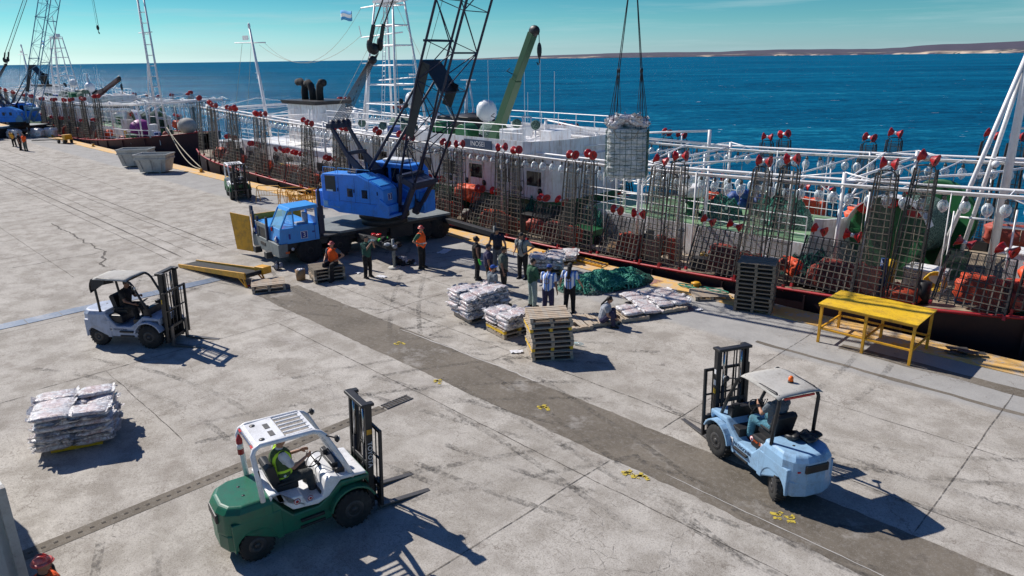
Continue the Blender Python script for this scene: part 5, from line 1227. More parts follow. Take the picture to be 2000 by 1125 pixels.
    b = s_()
    for k in range(10): b.tube([(-2.25, -.6+k*.11, 5.62), BK+V((-.12+.018*k, -.22+.05*k, -.45+.03*k))], .017, 4)
    b.tube([BK+V((.28, -.26, .9)), (11.6, -.3, 28.2)], .034, 5); b.tube([BK+V((.40, .26, .95)), (11.6, .3, 28.2)], .034, 5)
    b.tube([(-.9, -.1, 3.2), (-1.8, -.1, 5.7), (11.6, 0, 28.5)], .010, 4); b.tube([(.4, .1, 2.9), (4.8, .05, 13.0), (11.8, .02, 28.5)], .012, 4)
    b.build('derrick_rope', 'cable', t)
    HK = RS @ V((11.75, 0, 28)); hx, hy = HK.x, HK.y
    b = MB(); LX, LY = hx, hy
    for dx, dy in ((-.12, 0), (.10, .05), (.14, -.04)): b.tube([(LX+dx*.4, LY+dy, 28.2), (LX+dx, LY+dy, 12.5)], .016, 4)
    b.build('hoist_rope', 'cable', t)
    b = MB(); b.ball((LX, LY, 12.3), (.18, .12, .3), 12); b.tube([(LX, LY, 12.0), (LX, LY, 11.7), (LX+.12, LY, 11.6), (LX+.1, LY, 11.8)], .04, 6); b.build('hook_block', 'black', t)
    return t, V((LX, LY, 0))+ORG
crane, LOADP = mobile_crane()
crane2 = copy_tree(crane, None, lambda o: not o.name.startswith(('badge', 'number', 'lettering')))
crane2.rotation_euler.z = R_(30); crane2.location = V((-105.0, 20.4, 0)) - Matrix.Rotation(R_(30), 3, 'Z') @ V((1.7, 5.0, 0)); 
M['hazeboom'] = paint('pale_blue_boom_paint', (.12, .28, .42), .5, (.1, .12, .14), .4, 3)  # distance haze put into the colour of the far boom
def repaint(o):
    for ch in children(o):
        if ch.name.startswith(('boom', 'chords', 'lacing')):
            ch.data = ch.data.copy(); ch.data.materials[0] = M['hazeboom']
        repaint(ch)
repaint(crane2)
crane2['label'] = 'distant blue truck crane at the left edge of the quay, blurred, its boom leaning right'
# jackets over the outrigger
lumps('jacket', (-23.95, 16.75, .88), 9, (.36, .36, .30), None, 12, 'grey and black jacket hung over the outrigger of the crane', 'jacket', ['c_dark', 'c_lgrey', 'c_dark'])
lumps('jacket', (-24.65, 16.85, .90), 8, (.36, .32, .30), None, 14, 'jackets in green and black heaped on the inner end of the crane outrigger', 'jacket', ['c_dark', 'glove_g', 'c_navy', 'c_dark'])
lumps('jacket', (-24.85, 16.8, 1.14), 6, (.3, .2, .16), 'lensred', 15, 'bright red jacket lying on top of the others on the crane outrigger', 'jacket')
# the slung load
LX, LY = LOADP.x, LOADP.y
def sling():
    ang = R_(30); z0 = 4.12; t = thing('cargo_net', (LX, LY, z0), ang, 'cargo of sacks in a grey-green net hanging from the crane ropes', 'cargo net')
    m = NT('bundled_sacks_in_net'); mp = m.n('ShaderNodeMapping', Vector=m.P, Scale=(2.4, 2.4, 9)).outputs[0]
    v = m.n('ShaderNodeTexVoronoi', {'feature': 'DISTANCE_TO_EDGE'}, Vector=mp, Scale=1.).outputs[0]; a = m.noise(16, 5, .75, dist=.8); g = m.noise(3, 4, .6)
    zb = m.math('FRACT', m.math('ADD', m.math('MULTIPLY', m.sep()[2], 8.), m.math('MULTIPLY', m.noise(3.5, 4, .6), 1.3)))
    ln = m.math('MULTIPLY', m.ramp(m.math('ABSOLUTE', m.math('SUBTRACT', zb, .5)), .13, .04), m.ramp(g, .42, .56))
    c = m.mix(m.ramp(a, .36, .60), (.60, .64, .61), (.97, .97, .97)); c = m.mix(ln, c, (.13, .15, .14)); c = m.mix(m.math('MULTIPLY', m.ramp(g, .4, .6), .35), c, (.42, .46, .40))
    m.fin(c, .6, m.bump(m.math('SUBTRACT', a, m.math('MULTIPLY', ln, .6)), 1., .06)); M['bundle'] = m.mat
    b = MB(); n, mm = 72, 44; vs = []; b.s = True
    for i in range(mm+1):
        z = 1.75*i/mm
        for j in range(n):
            a = 2*PI*j/n; ca, sa = math.cos(a), math.sin(a); k = (abs(ca)**5+abs(sa)**5)**(-1/5)
            x, y = ca*k*.68, sa*k*.56
            lay = .5+.5*math.cos(z/.125*2*PI); q = 1 + .03*lay + .09*noise.noise(V((x*3.5, y*3.5, z*7))) + .045*noise.noise(V((x*11, y*11, z*16))) - (.07 if i < 2 else 0) - .05*abs(z/1.75-.5)
            vs.append((x*q, y*q, z+.03*noise.noise(V((x*5, y*5, z*5)))))
    b.add(vs, [(i*n+j, i*n+(j+1) % n, (i+1)*n+(j+1) % n, (i+1)*n+j) for i in range(mm) for j in range(n)]+[tuple(range(n))[::-1], tuple(range(mm*n, mm*n+n))])
    b.build('bundle', 'bundle', t)
    b = MB()
    for s in range(-3, 4):
        for sd in (-1, 1):
            b.tube([(s*.2, sd*.61, .0), (s*.2+.02, sd*.60, .6), (s*.2, sd*.61, 1.2), (s*.2, sd*.58, 1.7)], .008, 4); b.tube([(sd*.73, s*.17, .0), (sd*.725, s*.17, .9), (sd*.72, s*.17, 1.7)], .008, 4)
    for k in range(9):
        z = .1+.19*k; b.tube([(x*1.075, y*1.08, z+.02*math.sin(x*9)) for x, y in ((.68, -.56), (.68, .56), (-.68, .56), (-.68, -.56))], .007, 4, True)
    b.build('netting', 'netpale', t)
    b = MB(); b.tube([(-.45, -.60, 1.72), (-.3, -.63, 1.45), (0, -.64, 1.34), (.3, -.63, 1.45), (.45, -.60, 1.72)], .014, 5)
    b.build('rim_rope', 'rope', t)
    b = MB(); T_ = V((0, 0, 11.75-z0))
    for sx in (-1, 1):
        for sy in (-1, 1):
            c0 = V((sx*.5, sy*.42, 1.6)); kk = T_.lerp(c0, .55)+V((0, 0, 0)); j1 = V((sx*.40, sy*.25, 3.7))
            b.tube([c0, j1, T_], .016, 5); b.tube([c0+V((.22*sx, -.1*sy, 0)), j1], .012, 5); b.tube([c0+V((-.2*sx, 0, 0)), j1], .010, 5); b.tube([c0, V((sx*.5, sy*.44, .3))], .012, 5)
            b.ball(j1, (.035, .035, .10), 8)
    b.build('sling_ropes', 'cable', t)
    r = random.Random(21)
    for k in range(18):
        x, y = r.uniform(-.5, .5), r.uniform(-.38, .38)
        o = inst('sack', SM[k % 8], None, (LX+x*math.cos(ang)-y*math.sin(ang), LY+x*math.sin(ang)+y*math.cos(ang), z0+1.70+.06*(k % 3)+.16*(1-(x/.5)**2)), (r.uniform(-.35, .35), r.uniform(-.3, .3), r.uniform(0, 3)), (1.15, 1.15, 1.6))
        tag(o, 'plastic-wrapped sack on top of the cargo hanging from the crane', 'sack', 'sacks on top of the slung cargo')
sling()
# steel container at the bottom left corner
t = thing('container', (-14.35, -.17, 0), 0, 'grey steel container with rusty corner posts, only its end showing at the bottom left corner', 'container')
b = MB(); n = 60; top_ = []; xs_ = [-2.95+5.9*i/n for i in range(n+1)]
for sd in (-1, 1):
    for i in range(n):
        y0, y1 = (1.17+.03*(1 if (i//2) % 2 else 0)), (1.17+.03*(1 if ((i+1)//2) % 2 else 0))
        b.quad((xs_[i], sd*y0, .12), (xs_[i+1], sd*y1, .12), (xs_[i+1], sd*y1, 2.5), (xs_[i], sd*y0, 2.5))
for k in range(24):
    y0 = -1.12+2.24*k/24; y1 = y0+2.24/24; a0 = 2.93+.03*((k//2) % 2); a1 = 2.93+.03*(((k+1)//2) % 2)
    b.quad((a0, y0, .12), (a1, y1, .12), (a1, y1, 2.5), (a0, y0, 2.5))
b.b2((-2.95, -1.15, 2.48), (2.95, 1.15, 2.53)); b.build('panel', 'skip', t)
for sx in (-1, 1):
    for sy in (-1, 1): b = MB(); b.b2((sx*2.92, sy*1.12, 0), (sx*3.05, sy*1.24, 2.6)); b.build('corner_post', 'tarp', t, .01)
for sx in (-1, 1):
    for z in (.06, 2.53): b = MB(); b.b2((sx*2.94, -1.1, z-.06), (sx*3.04, 1.1, z+.06)); b.build('end_rail', 'skip', t)
for sy in (-1, 1):
    for z in (.06, 2.53): b = MB(); b.b2((-2.9, sy*1.14, z-.06), (2.9, sy*1.23, z+.06)); b.build('side_rail', 'skip', t)
# ------------------------------------------------------------------ ships
CY = 29.1
def rail_z(x): return .05 + (.0019 if x > -25 else .00068)*(x+25)**2
def half_beam(x):
    if x > -8: return max(.05, 5.6*(1-((x+8)/13.6)**2.2))
    if x < -55: return 5.6-1.6*((-55-x)/9)**2
    return 5.6
def tall_rack_mesh(H=4.3, W=.90, seed=0):
    r = random.Random(seed); b = MB(); D = .34; top = W*.66
    for y, dk in ((0, 0), (D, .02)):
        b.m = 1
        for s in (-1, 1): b.bar((s*W/2, y, 0), (s*top/2, y*.6, H), .045 if y == 0 else .035)
    n = 17
    for i in range(n+1):
        z = H*(i+.3)/(n+.6); w_ = W+(top-W)*z/H; b.m = 0; b.bar((-w_/2, -.01, z+r.uniform(-.015, .015)), (w_/2, -.01, z+r.uniform(-.03, .03)), .022)
        if i % 3 == 0:
            b.m = 1; b.bar((-w_/2, D*.8, z), (w_/2, D*.8, z), .022)
            for s in (-1, 1): b.bar((s*w_/2, 0, z), (s*w_/2, D*.8, z+.1), .02)
    for k, q in enumerate((-.5, 0, .5)): b.m = 0 if k != 1 else 1; b.bar((q*W*.52, .0, .05), (q*top*.52, .0, H*(1 if k != 1 else .8)), .028)
    b.m = 1; b.tube([(-top/2, 0, H-.1), (-top/2*.8, 0, H+.08), (0, 0, H+.12), (top/2*.8, 0, H+.08), (top/2, 0, H-.1)], .022, 5)
    b.m = 2; b.quad((-W/2, D*.5, .1), (W/2, D*.5, .1), (top/2, D*.4, H*.97), (-top/2, D*.4, H*.97))
    b.m = 3
    for s in (-1, 1): b.box((s*W/2, .02, -.02), (.07, .14, .16)); b.box((s*W/2, -.04, -.13), (.12, .05, .06))
    return b.mesh('jigging_rack', ['rust', 'rustd', 'netting', 'redpaint'])
def low_rack_mesh(H=2.35, W=1.95, seed=0):
    r = random.Random(seed); b = MB(); top = W*.90; D = .3
    for s in (-1, 1): b.m = 1; b.bar((s*W/2, 0, 0), (s*top/2, 0, H), .05); b.bar((s*W/2, D, .1), (s*top/2, D*.5, H*.95), .03); b.m = 0
    for k in range(1, 9):
        q = -1+2*k/9; b.m = 0 if k % 3 else 1; b.bar((q*W/2, -.005, .02), (q*top/2, -.005, H), .034)
    for i in range(9):
        z = .12+(H-.14)*i/8; w_ = W+(top-W)*z/H; b.m = 0 if i % 2 else 1; b.bar((-w_/2, -.02, z+r.uniform(-.02, .02)), (w_/2, -.02, z+r.uniform(-.03, .03)), .034)
    b.m = 2; b.quad((-W/2, D*.6, .1), (W/2, D*.6, .1), (top/2, D*.5, H*.97), (-top/2, D*.5, H*.97))
    b.m = 3
    for s in (-1, 1): b.box((s*W/2, .02, -.02), (.08, .14, .18))
    return b.mesh('jigging_rack', ['rust', 'rustd', 'netting', 'redpaint'])
def reel_mesh(seed=0):
    b = MB(); n = 18
    for s in (-1, 1):         # two flared red flanges on a white hub, axis along x
        b.m = 0; b.lathe([(.05, .03), (.085, .08), (.14, .15), (.195, .22), (.215, .25), (.20, .258), (.06, .20)], (0, 0, 0), (s, 0, 0), n)
        for k in range(7):
            a = 2*PI*k/7; b.m = 2; b.bar((s*.09, math.cos(a)*.06, math.sin(a)*.06), (s*.265, math.cos(a)*.205, math.sin(a)*.205), .02, .03, up=V((1, 0, 0)))
    b.m = 1; b.cyl((-.06, 0, 0), (.06, 0, 0), .075, n=12); b.m = 3; b.bar((-.22, 0, -.02), (-.22, 0, -.30), .03); b.bar((.22, 0, -.02), (.22, 0, -.30), .03); b.cyl((-.24, 0, 0), (.24, 0, 0), .02, n=6)
    return b.mesh('reel', ['red', 'white', 'redpaint', 'rustd'])
TR = [tall_rack_mesh(seed=i) for i in range(3)]; LR = [low_rack_mesh(seed=i) for i in range(2)]; RM = reel_mesh()
def lamp_mesh():
    b = MB(); b.m = 0; b.lathe([(.004, -.50), (.03, -.49), (.10, -.42), (.135, -.33), (.125, -.24), (.07, -.165), (.045, -.14)], (0, 0, 0), n=14)
    b.m = 1; b.lathe([(.05, -.145), (.05, -.06), (.03, -.04), (.012, -.03), (.012, 0)], (0, 0, 0), n=10)
    b.m = 2; b.cyl((0, 0, -.40), (0, 0, -.15), .02, n=6)
    return b.mesh('fishing_lamp', ['bulb', 'steel', 'decal'])
LM = lamp_mesh()
def bundle_mesh(seed, s=(1.15, .75, .85)):
    b = MB(); b.s = True; n1, n2 = 40, 22; vs = []
    def se(c, e): return math.copysign(abs(c)**e, c)
    for i in range(n2+1):
        t = -PI/2+PI*i/n2
        for j in range(n1):
            a = 2*PI*j/n1; ct, st = se(math.cos(t), .5), se(math.sin(t), .6); p = V((ct*se(math.cos(a), .5)*s[0]/2, ct*se(math.sin(a), .5)*s[1]/2, st*s[2]/2))
            p *= 1+.24*noise.noise(p*3+V((seed*7, 0, 0)))+.13*noise.noise(p*8+V((seed, 5, 0))); p.x += .03*math.sin(p.z*24+seed)
            vs.append(p+V((0, 0, s[2]/2)))
    b.add(vs, [(i*n1+j, i*n1+(j+1) % n1, (i+1)*n1+(j+1) % n1, (i+1)*n1+j) for i in range(n2) for j in range(n1)])
    b.m = 1
    for x in (-.3, .28): b.tube([(x*s[0], s[1]*.53*math.cos(q), s[2]*(.5+.53*math.sin(q))) for q in [k*PI/8 for k in range(17)]], .012, 5)
    return b
BM_ = [bundle_mesh(i).mesh('covered_jigging_machine', ['tarp_or' if i % 2 else 'tarp_rd', 'rope']) for i in range(4)]

def railing(b, pts, z0, z1, nr=3, post=1.0, r=.02):
    for p, q in zip(pts[:-1], pts[1:]):
        p, q = V((*p, 0)), V((*q, 0)); L = (q-p).length; n = max(1, int(L/post))
        for i in range(n+1): c = p.lerp(q, i/n); b.tube([(c.x, c.y, z0), (c.x, c.y, z1)], r, 5)
        for k in range(nr): z = z0+(z1-z0)*(k+1)/nr; b.tube([(p.x, p.y, z), (q.x, q.y, z)], r*(1.2 if k == nr-1 else .8), 5)

def ship(ox, hullmat, label, craneconf, near_tall, near_low, far_tall, far_low, main):
    t = thing('fishing_ship', (ox, 0, WATER), 0, label, 'ship')
    def part(b, name, mats, parent=None, **k):
        b.v = [(x, y, z-WATER) for x, y, z in b.v] if parent is None or parent.get('shipspace') else b.v
        if k.pop('each', False):
            for q in b.split(): o = q.build(name, mats, parent or t, **k); o['shipspace'] = 1
            return o
        o = b.build(name, mats, parent or t, **k); o['shipspace'] = 1; return o
    # hull
    xs = [-64+i*1.15 for i in range(61)]; xs = [x for x in xs if x <= 5.55]; b = MB(); b.s = True; vs = []; m = 7
    for x in xs:
        hb = half_beam(x); rz_ = rail_z(x)
        for s in (-1, 1):
            for k in range(m):
                q = k/(m-1); z = rz_ + (WATER-1.5-rz_)*q; f = 1-.10*q**2 - (.5*q if x > -6 else 0)*max(0, (x+6)/11)
                vs.append((x, CY+s*hb*f, z))
    fs = []
    for i in range(len(xs)-1):
        for s in (0, 1):
            for k in range(m-1):
                a0 = i*2*m+s*m+k; b0 = (i+1)*2*m+s*m+k; fs.append((a0, a0+1, b0+1, b0) if s == 0 else (a0, b0, b0+1, a0+1))
    fs.append(tuple([k for k in range(m)]+[m+k for k in range(m-1, -1, -1)]))
    b.add(vs, fs); hull = part(b, 'hull', hullmat)
    b = MB()
    for i in range(len(xs)-1):
        a, c = xs[i], xs[i+1]
        b.quad((a, CY-half_beam(a)+.04, rail_z(a)-.12), (c, CY-half_beam(c)+.04, rail_z(c)-.12), (c, CY+half_beam(c)-.04, rail_z(c)-.12), (a, CY+half_beam(a)-.04, rail_z(a)-.12))
    part(b, 'deck', 'shipdeck')
    b = MB()
    for s in (-1, 1): b.tube([(x, CY+s*half_beam(x), rail_z(x)) for x in xs], .055, 6)
    part(b, 'rubbing_rail', 'redpaint', each=True)
    b = MB()
    for x in [-62+3.1*k for k in range(21)]:
        y = CY-half_beam(x)
        if x < 2: b.bar((x, y-.03, rail_z(x)-.1), (x, y-.03, rail_z(x)-1.6), .12, .06)
    part(b, 'hull_fender', hullmat, each=True)
    # jigging racks, reels, covered machines
    k = 0
    def rack(x, side, tall, w=1.):
        nonlocal k; k += 1; y = CY+side*half_beam(x)+(-side)*.03; r = random.Random(k*13+int(ox))
        H = (3.78+(.017 if x > -25 else -.010)*(x+25))*r.uniform(.97, 1.02) if tall else 1.78*r.uniform(.93, 1.05); me = TR[k % 3] if tall else LR[k % 2]
        o = inst('jigging_rack', me, t, (x, y, rail_z(x)+.12-WATER), (R_(r.uniform(-4, -1) if tall else r.uniform(-18, -12)), R_(r.uniform(-1, 1)+(.9 if side < 0 else -.5)), 0 if side < 0 else PI), (w, 1, H/(4.3 if tall else 2.35)))
        h0 = 4.3 if tall else 2.35
        for dx in ((0,) if tall else (-.55, .55)):
            e = inst('reel', RM, o, (dx, .10, h0+.33), (R_(r.uniform(-40, 40)), R_(r.uniform(-18, 18)), R_(r.uniform(-22, 22))), (r.uniform(.82, 1.0), .92, h0/H*.92))
        return o
    def machine(x, side, z=0, sc=1., mi=None, yy=.95):
        r = random.Random(int(x*31)); o = inst('covered_jigging_machine', BM_[int(abs(x*3)) % 4 if mi is None else mi], t, (x, CY+side*(half_beam(x)-yy), rail_z(x)-.05+z-WATER), (0, 0, r.uniform(-.15, .15)), (sc*r.uniform(.9, 1.15), sc, sc*r.uniform(.9, 1.2)))
    for x in near_tall: rack(x, -1, True)
    for x in near_low: rack(x, -1, False)
    for x in far_tall: rack(x, 1, True)
    for x in far_low: rack(x, 1, False)
    for x in near_low: machine(x+.1, -1, .1)
    for i, x in enumerate(near_tall):
        if i % 2 == 0: machine(x-.45, -1, .15, .85)
    for x in far_low[::1]: machine(x, 1, .5, 1.05, 1)
    # lamp gantries: twin pipes along both sides, ties between, posts with braces
    GZ = lambda x: 3.72+(.012*max(0, x+19)**1.35 if x > -19 else .0015*(x+19)**2*.35)
    b = MB(); gx = [-62+1.5*i for i in range(43)]
    for y, dz in ((25.3, 0), (33.0, .08)):
        for dy, d2, r_ in ((0, 0, .05), (.32, .16, .04), (-.28, .08, .028)): b.tube([(x, y+dy, GZ(x)+dz+d2) for x in gx], r_*1.3, 6)
        for x in [-61+2.1*i for i in range(30)]: b.tube([(x, y-.28, GZ(x)+dz+.08), (x, y+.32, GZ(x)+dz+.16)], .022, 5)
    part(b, 'lamp_gantry', 'pipe')
    b = MB()
    for x in gx[::1]:
        pass
    for y, dz in ((25.2, 0), (32.9, .08)): b.tube([(x, y+.05*math.sin(x), GZ(x)+dz+.06+.03*math.sin(x*2.3)) for x in [-62+.75*i for i in range(86)]], .022, 5)
    part(b, 'lamp_cable', 'navy')
    for i, x in enumerate([-59.8+8.44*j for j in range(8)]+[1.5]):
        b = MB(); z = GZ(x)
        for y in (25.3, 33.0):
            b.tube([(x, y, rail_z(x)-.1), (x, y, z+.45)], .075, 8)
            for s in (-1, 1): b.tube([(x, y, z-.55), (x+s*.85, y, z)], .035, 6); b.tube([(x, y, z+.45), (x+s*1.6, y, z+.15)], .028, 6)
        b.tube([(x, 25.3, z+.12), (x, 33.0, z+.2)], .05, 6); b.tube([(x+.3, 25.3, z), (x+.3, 33.0, z+.08)], .03, 6)
        b.tube([(x, 25.3, z+.12), (x, 29.1, z+.75), (x, 33.0, z+.2)], .03, 6)
        b.tube([(x, 25.4, z-.9), (x, 27.2, z+.1)], .04, 6)
        part(b, 'gantry_post', 'pipe')
    b = MB()          # diagonal ties seen from above
    for i, x in enumerate([-59.8+8.44*j for j in range(8)]):
        b.tube([(x, 25.3, GZ(x)+.12), (x+3.4, 29.1, GZ(x)+.3), (x+4.2, 33.0, GZ(x)+.2)], .045, 6)
    part(b, 'gantry_tie', 'pipe', each=True)
    # lamps
    n_l = 0; rest = MB()
    def lamp(x, y, z, r):
        nonlocal n_l; n_l += 1
        if n_l <= (100 if main else 60):
            inst('fishing_lamp', LM, t, (x, y, z-WATER), (r.uniform(-.12, .12), r.uniform(-.12, .12), 0), (1.2, 1.2, r.uniform(1.15, 1.35)))
        else:
            rest.m = 0; rest.lathe([(.01, -.50), (.13, -.50), (.17, -.40), (.15, -.28), (.06, -.15)], (x, y, z), n=8); rest.m = 1; rest.cyl((x, y, z-.15), (x, y, z), .04, n=6)
    r = random.Random(4+int(ox)); pos = []
    for i in range(104):
        x = -3.2-.57*i
        for y, dz in ((25.3, -.04), (33.0, .04)) + (((27.3, -.2),) if -30 < x < -12 else ()): pos.append((x+r.uniform(-.06, .06)+(.3 if y > 30 else 0), y, GZ(x)+dz))
    pos.sort(key=lambda p: -p[0])
    pos = [(p[0]+5.7, p[1], GZ(p[0]+5.7)-.04) for p in pos[:20]] + pos if main else pos
    for p in pos: lamp(*p, r)
    if rest.v: o = part(rest, 'fishing_lamp', ['bulb', 'steel']); o['kind'] = 'stuff'
    # inner lamp rail, light cross pipes and odd poles
    b = MB(); b.tube([(x, 27.3, GZ(x)-.15) for x in gx if -31 < x < -12], .05, 6); part(b, 'lamp_rail', 'pipe')
    r = random.Random(77+int(ox)); b = MB()
    for i in range(15): x = -60+4.22*i+2.1; z = GZ(x); b.tube([(x, 25.0, z+.05), (x+r.uniform(-.2, .2), 33.2, z+.14)], .032, 6)
    part(b, 'cross_pipe', 'pipe', each=True)
    b = MB()
    for i in range(64 if main else 30):
        x = r.uniform(-60 if i % 2 else -30, 0); y = r.choice((r.uniform(24.3, 25.6), r.uniform(32.2, 33.6))); z = GZ(x); b.tube([(x, y, rail_z(x)-.1), (x+r.uniform(-.1, .1), y, z+r.uniform(-.6, .3))], r.uniform(.015, .035), 6)
    part(b, 'deck_pole', 'pipe', each=True)
    cols = ['tarp_or', 'bluetarp', 'white', 'deckgreen', 'boxboard', 'chassis', 'net', 'tarp_rd', 'skip', 'yellow', 'seat']
    for i in range(150 if main else 50):
        x = r.uniform(-61, 2); near = r.random() < .7; y = (CY-half_beam(x)+r.uniform(.9, 1.9)) if near else r.uniform(31.5, 33.6)
        if -43 < x < -23: y = r.uniform(24.2, 27.2) if near else 33.3
        z = rail_z(x)-.1; q = r.random(); b = MB()
        if q < .4: s0 = (r.uniform(.3, .9), r.uniform(.25, .6), r.uniform(.2, .7)); b.box((x, y, z+s0[2]/2), s0, rz=r.uniform(-.4, .4)); nm = 'crate'
        elif q < .6: b.ball((x, y, z+.25), (r.uniform(.2, .35),)*2+(.28,), 12); nm = 'buoy'
        elif q < .8: b.ball((x, y, z+.2), (r.uniform(.3, .7), r.uniform(.25, .5), r.uniform(.2, .45)), 14, fn=lambda d: 1+.35*noise.noise(d*3+V((x, 0, 0)))); nm = 'canvas_bundle'
        else: h_ = r.uniform(.6, 1.4); b.cyl((x, y, z), (x, y, z+h_), r.uniform(.12, .28), n=12); nm = 'drum'
        part(b, nm, r.choice(cols), bev=.015 if nm == 'crate' else 0)
    for i in range(20 if main else 8):
        x = r.uniform(-58, -1); k += 1
        o = inst('covered_jigging_machine', BM_[i % 4], t, (x, 24.55 if i % 3 else 33.0, rail_z(x)+r.uniform(.0, .5)-WATER), (0, r.uniform(-.2, .2), r.uniform(-.4, .4)), (r.uniform(.5, .8),)*3)
    # upper guard frame on the far side
    b = MB(); xa, xb = -30, -18.8
    for z0 in (.55,): b.tube([(xa, 33, GZ(xa)+.9), (xa+5.5, 33, GZ(-24)+.35)], .05, 6); b.tube([(xb, 33, GZ(xb)+.95), (xb-7.0, 33, GZ(-24)+.35)], .06, 6)
    for x in (xa, xb): b.tube([(x, 33, GZ(x)-.6), (x, 33, GZ(x)+1.0)], .09, 8)
    for x in (-28, -26, -22.6, -20.4): b.tube([(x, 33, GZ(x)), (x, 33, GZ(x)+.62)], .035, 6)
    b.tube([(xa, 33, GZ(xa)+.35), (xb, 33, GZ(xb)+.32)], .045, 6); part(b, 'guard_frame', 'pipe')
    # foredeck platform with curved front
    PZ = 1.42; b = MB(); fr = [(-10.6+1.0*math.sin(a), 29.2+2.7*-math.cos(a)) for a in [PI*q/10 for q in range(11)]]
    b.prism([(-21.6, 26.5)]+fr+[(-21.6, 31.9)], -.4, PZ, 'xy'); part(b, 'foredeck_house', 'white')
    b = MB(); b.sheet([(-21.5, 26.56)]+[(x-.05, 29.2+(y-29.2)*.975) for x, y in fr]+[(-21.5, 31.8)], PZ+.006); part(b, 'foredeck_floor', 'deckgreen')
    b = MB()
    for (x0, y0), (x1, y1) in zip(fr[:-1], fr[1:]): b.add([(x0, y0, PZ-.1), (x1, y1, PZ-.1), (x1+.15, y1, PZ+1.0), (x0+.15, y0, PZ+1.0), (x0-.07, 29.2+(y0-29.2)*.97, PZ-.1), (x1-.07, 29.2+(y1-29.2)*.97, PZ-.1), (x1+.08, 29.2+(y1-29.2)*.97, PZ+1.0), (x0+.08, 29.2+(y0-29.2)*.97, PZ+1.0)], [(0, 1, 2, 3), (7, 6, 5, 4), (3, 2, 6, 7)])
    part(b, 'bulwark', 'white')
    b = MB(); railing(b, [(-21.3, 26.6), (-14, 26.55), (-10.8, 26.6)], PZ, PZ+1.0); railing(b, [(-21.3, 31.8), (-10.8, 31.8)], PZ, PZ+1.0); part(b, 'railing', 'pipe')
    b = MB(); b.m = 0
    for x, y in ((-16.8, 28.3), (-18.6, 31.0)):
        b = MB(); b.m = 1; b.lathe([(.50, 0), (.36, .1), (.34, 1.0)], (x, y, PZ-1.0+1.0), n=20); b.m = 0; b.lathe([(.3, .85), (.60, .87), (.62, .9), (.62, 1.28), (.55, 1.33), (0, 1.34)], (x, y, PZ), n=24)
        part(b, 'mushroom_vent', ['white', 'green'])
    # ladder posts and frames in the middle of the foredeck
    b = MB()
    for x in (-20.2, -19.75): b.tube([(x, 27.2, 1.3), (x, 27.2, 3.9)], .045, 6)
    for i in range(9): b.tube([(-20.2, 27.2, 1.5+.27*i), (-19.75, 27.2, 1.5+.27*i)], .018, 5)
    for x, y in ((-18.4, 27.4), (-18.9, 28.6), (-17.6, 30.6), (-19.5, 30.5), (-14.5, 31), (-15.3, 27.0), (-11.8, 27.2)): b.tube([(x, y, 1.3), (x, y, GZ(x)+.1)], .06, 6)
    for x, y, z in ((-18.9, 27.2, 2.2), (-18.9, 27.2, 2.8), (-18.9, 28.2, 2.5)): b.tube([(x-1, y, z), (x+1.8, y, z+.1)], .035, 6)
    part(b, 'deck_frame', 'pipe', each=True)
    # deck boxes, hatch covers, low clutter on the main deck near the rail
    r = random.Random(11)
    for x, y, sx, sy, sz, mt, nm in ((-20.3, 25.2, 1.3, .8, .75, 'green', 'deck_box'), (-3.4, 25.1, 1.1, .7, .45, 'green', 'deck_box'), (-23.6, 25.4, 1.6, .8, .9, 'chassis', 'deck_box'), (-12.3, 25.6, 1.5, .7, .5, 'white', 'deck_box'), (-6.4, 26.2, 1.2, .9, .7, 'white', 'deck_box'), (-3.9, 27.4, 1.0, .9, 1.3, 'white', 'deck_box'), (-27, 25.2, 1.5, .7, 1.1, 'chassis', 'deck_box'), (-47, 25.4, 2, 1, 1., 'white', 'deck_box'), (-60, 27, 3, 2, 1.1, 'white', 'deck_box')):
        b = MB(); b.box((x, y, rail_z(x)+sz/2-.1), (sx, sy, sz)); b.box((x, y, rail_z(x)+sz-.06), (sx+.06, sy+.06, .08)); part(b, nm, mt, bev=.02)
    b = MB(); b.box((-7.7, 25.6, rail_z(-7.7)-.06), (6, 2.6, .05)); b.box((-16, 25.2, rail_z(-16)-.06), (8, 1.8, .05)); part(b, 'deck_boards', 'wood', each=True)
    # net winch: big green flanged drum across the deck
    WX, WY, WR = -7.75, 28.6, 1.38; wz = rail_z(WX)+1.45
    for dy, mt in ((-1.25, 'green'), (1.35, 'green')):
        b = MB(); b.lathe([(.2, -.05), (WR-.1, -.05), (WR, -.08), (WR+.03, 0), (WR, .08), (WR-.1, .05), (.2, .05)], (WX+dy*.35, WY+dy, wz+(.35 if dy > 0 else 0)), (.18, 1, 0), 40)
        for q in range(8):
            a = q*PI/4; c0 = V((WX+dy*.35, WY+dy-.09, wz+(.35 if dy > 0 else 0))); b.bar(c0, c0+V((math.cos(a)*(WR-.15), 0, math.sin(a)*(WR-.15))), .1, .06, up=V((0, 1, 0)))
        part(b, 'winch_flange', mt)
    b = MB(); b.lathe([(.75, -1.15), (.95, -.8), (1.05, -.2), (.98, .3), (1.1, .8), (.8, 1.25)], (WX, WY, wz+.1), (.18, 1, .1), 28); part(b, 'netting_roll', 'netpale')
    b = MB(); pts = [(WX-.35+(WR+.05)*math.cos(a), WY-1.42, wz+(WR+.05)*math.sin(a)) for a in [R_(q) for q in range(20, 176, 12)]]
    for (p, q) in zip(pts[:-1], pts[1:]): b.bar(p, q, .62, .03, up=V((0, 1, 0)) if False else V((0, 0, 1)))
    part(b, 'winch_cover', 'white')
    b = MB()
    for p in pts[3:10:3]: b.ball(V(p)+V((0, -.05, -.25)), (.30, .08, .2), 10)
    part(b, 'winch_marking', 'lensred', each=True)
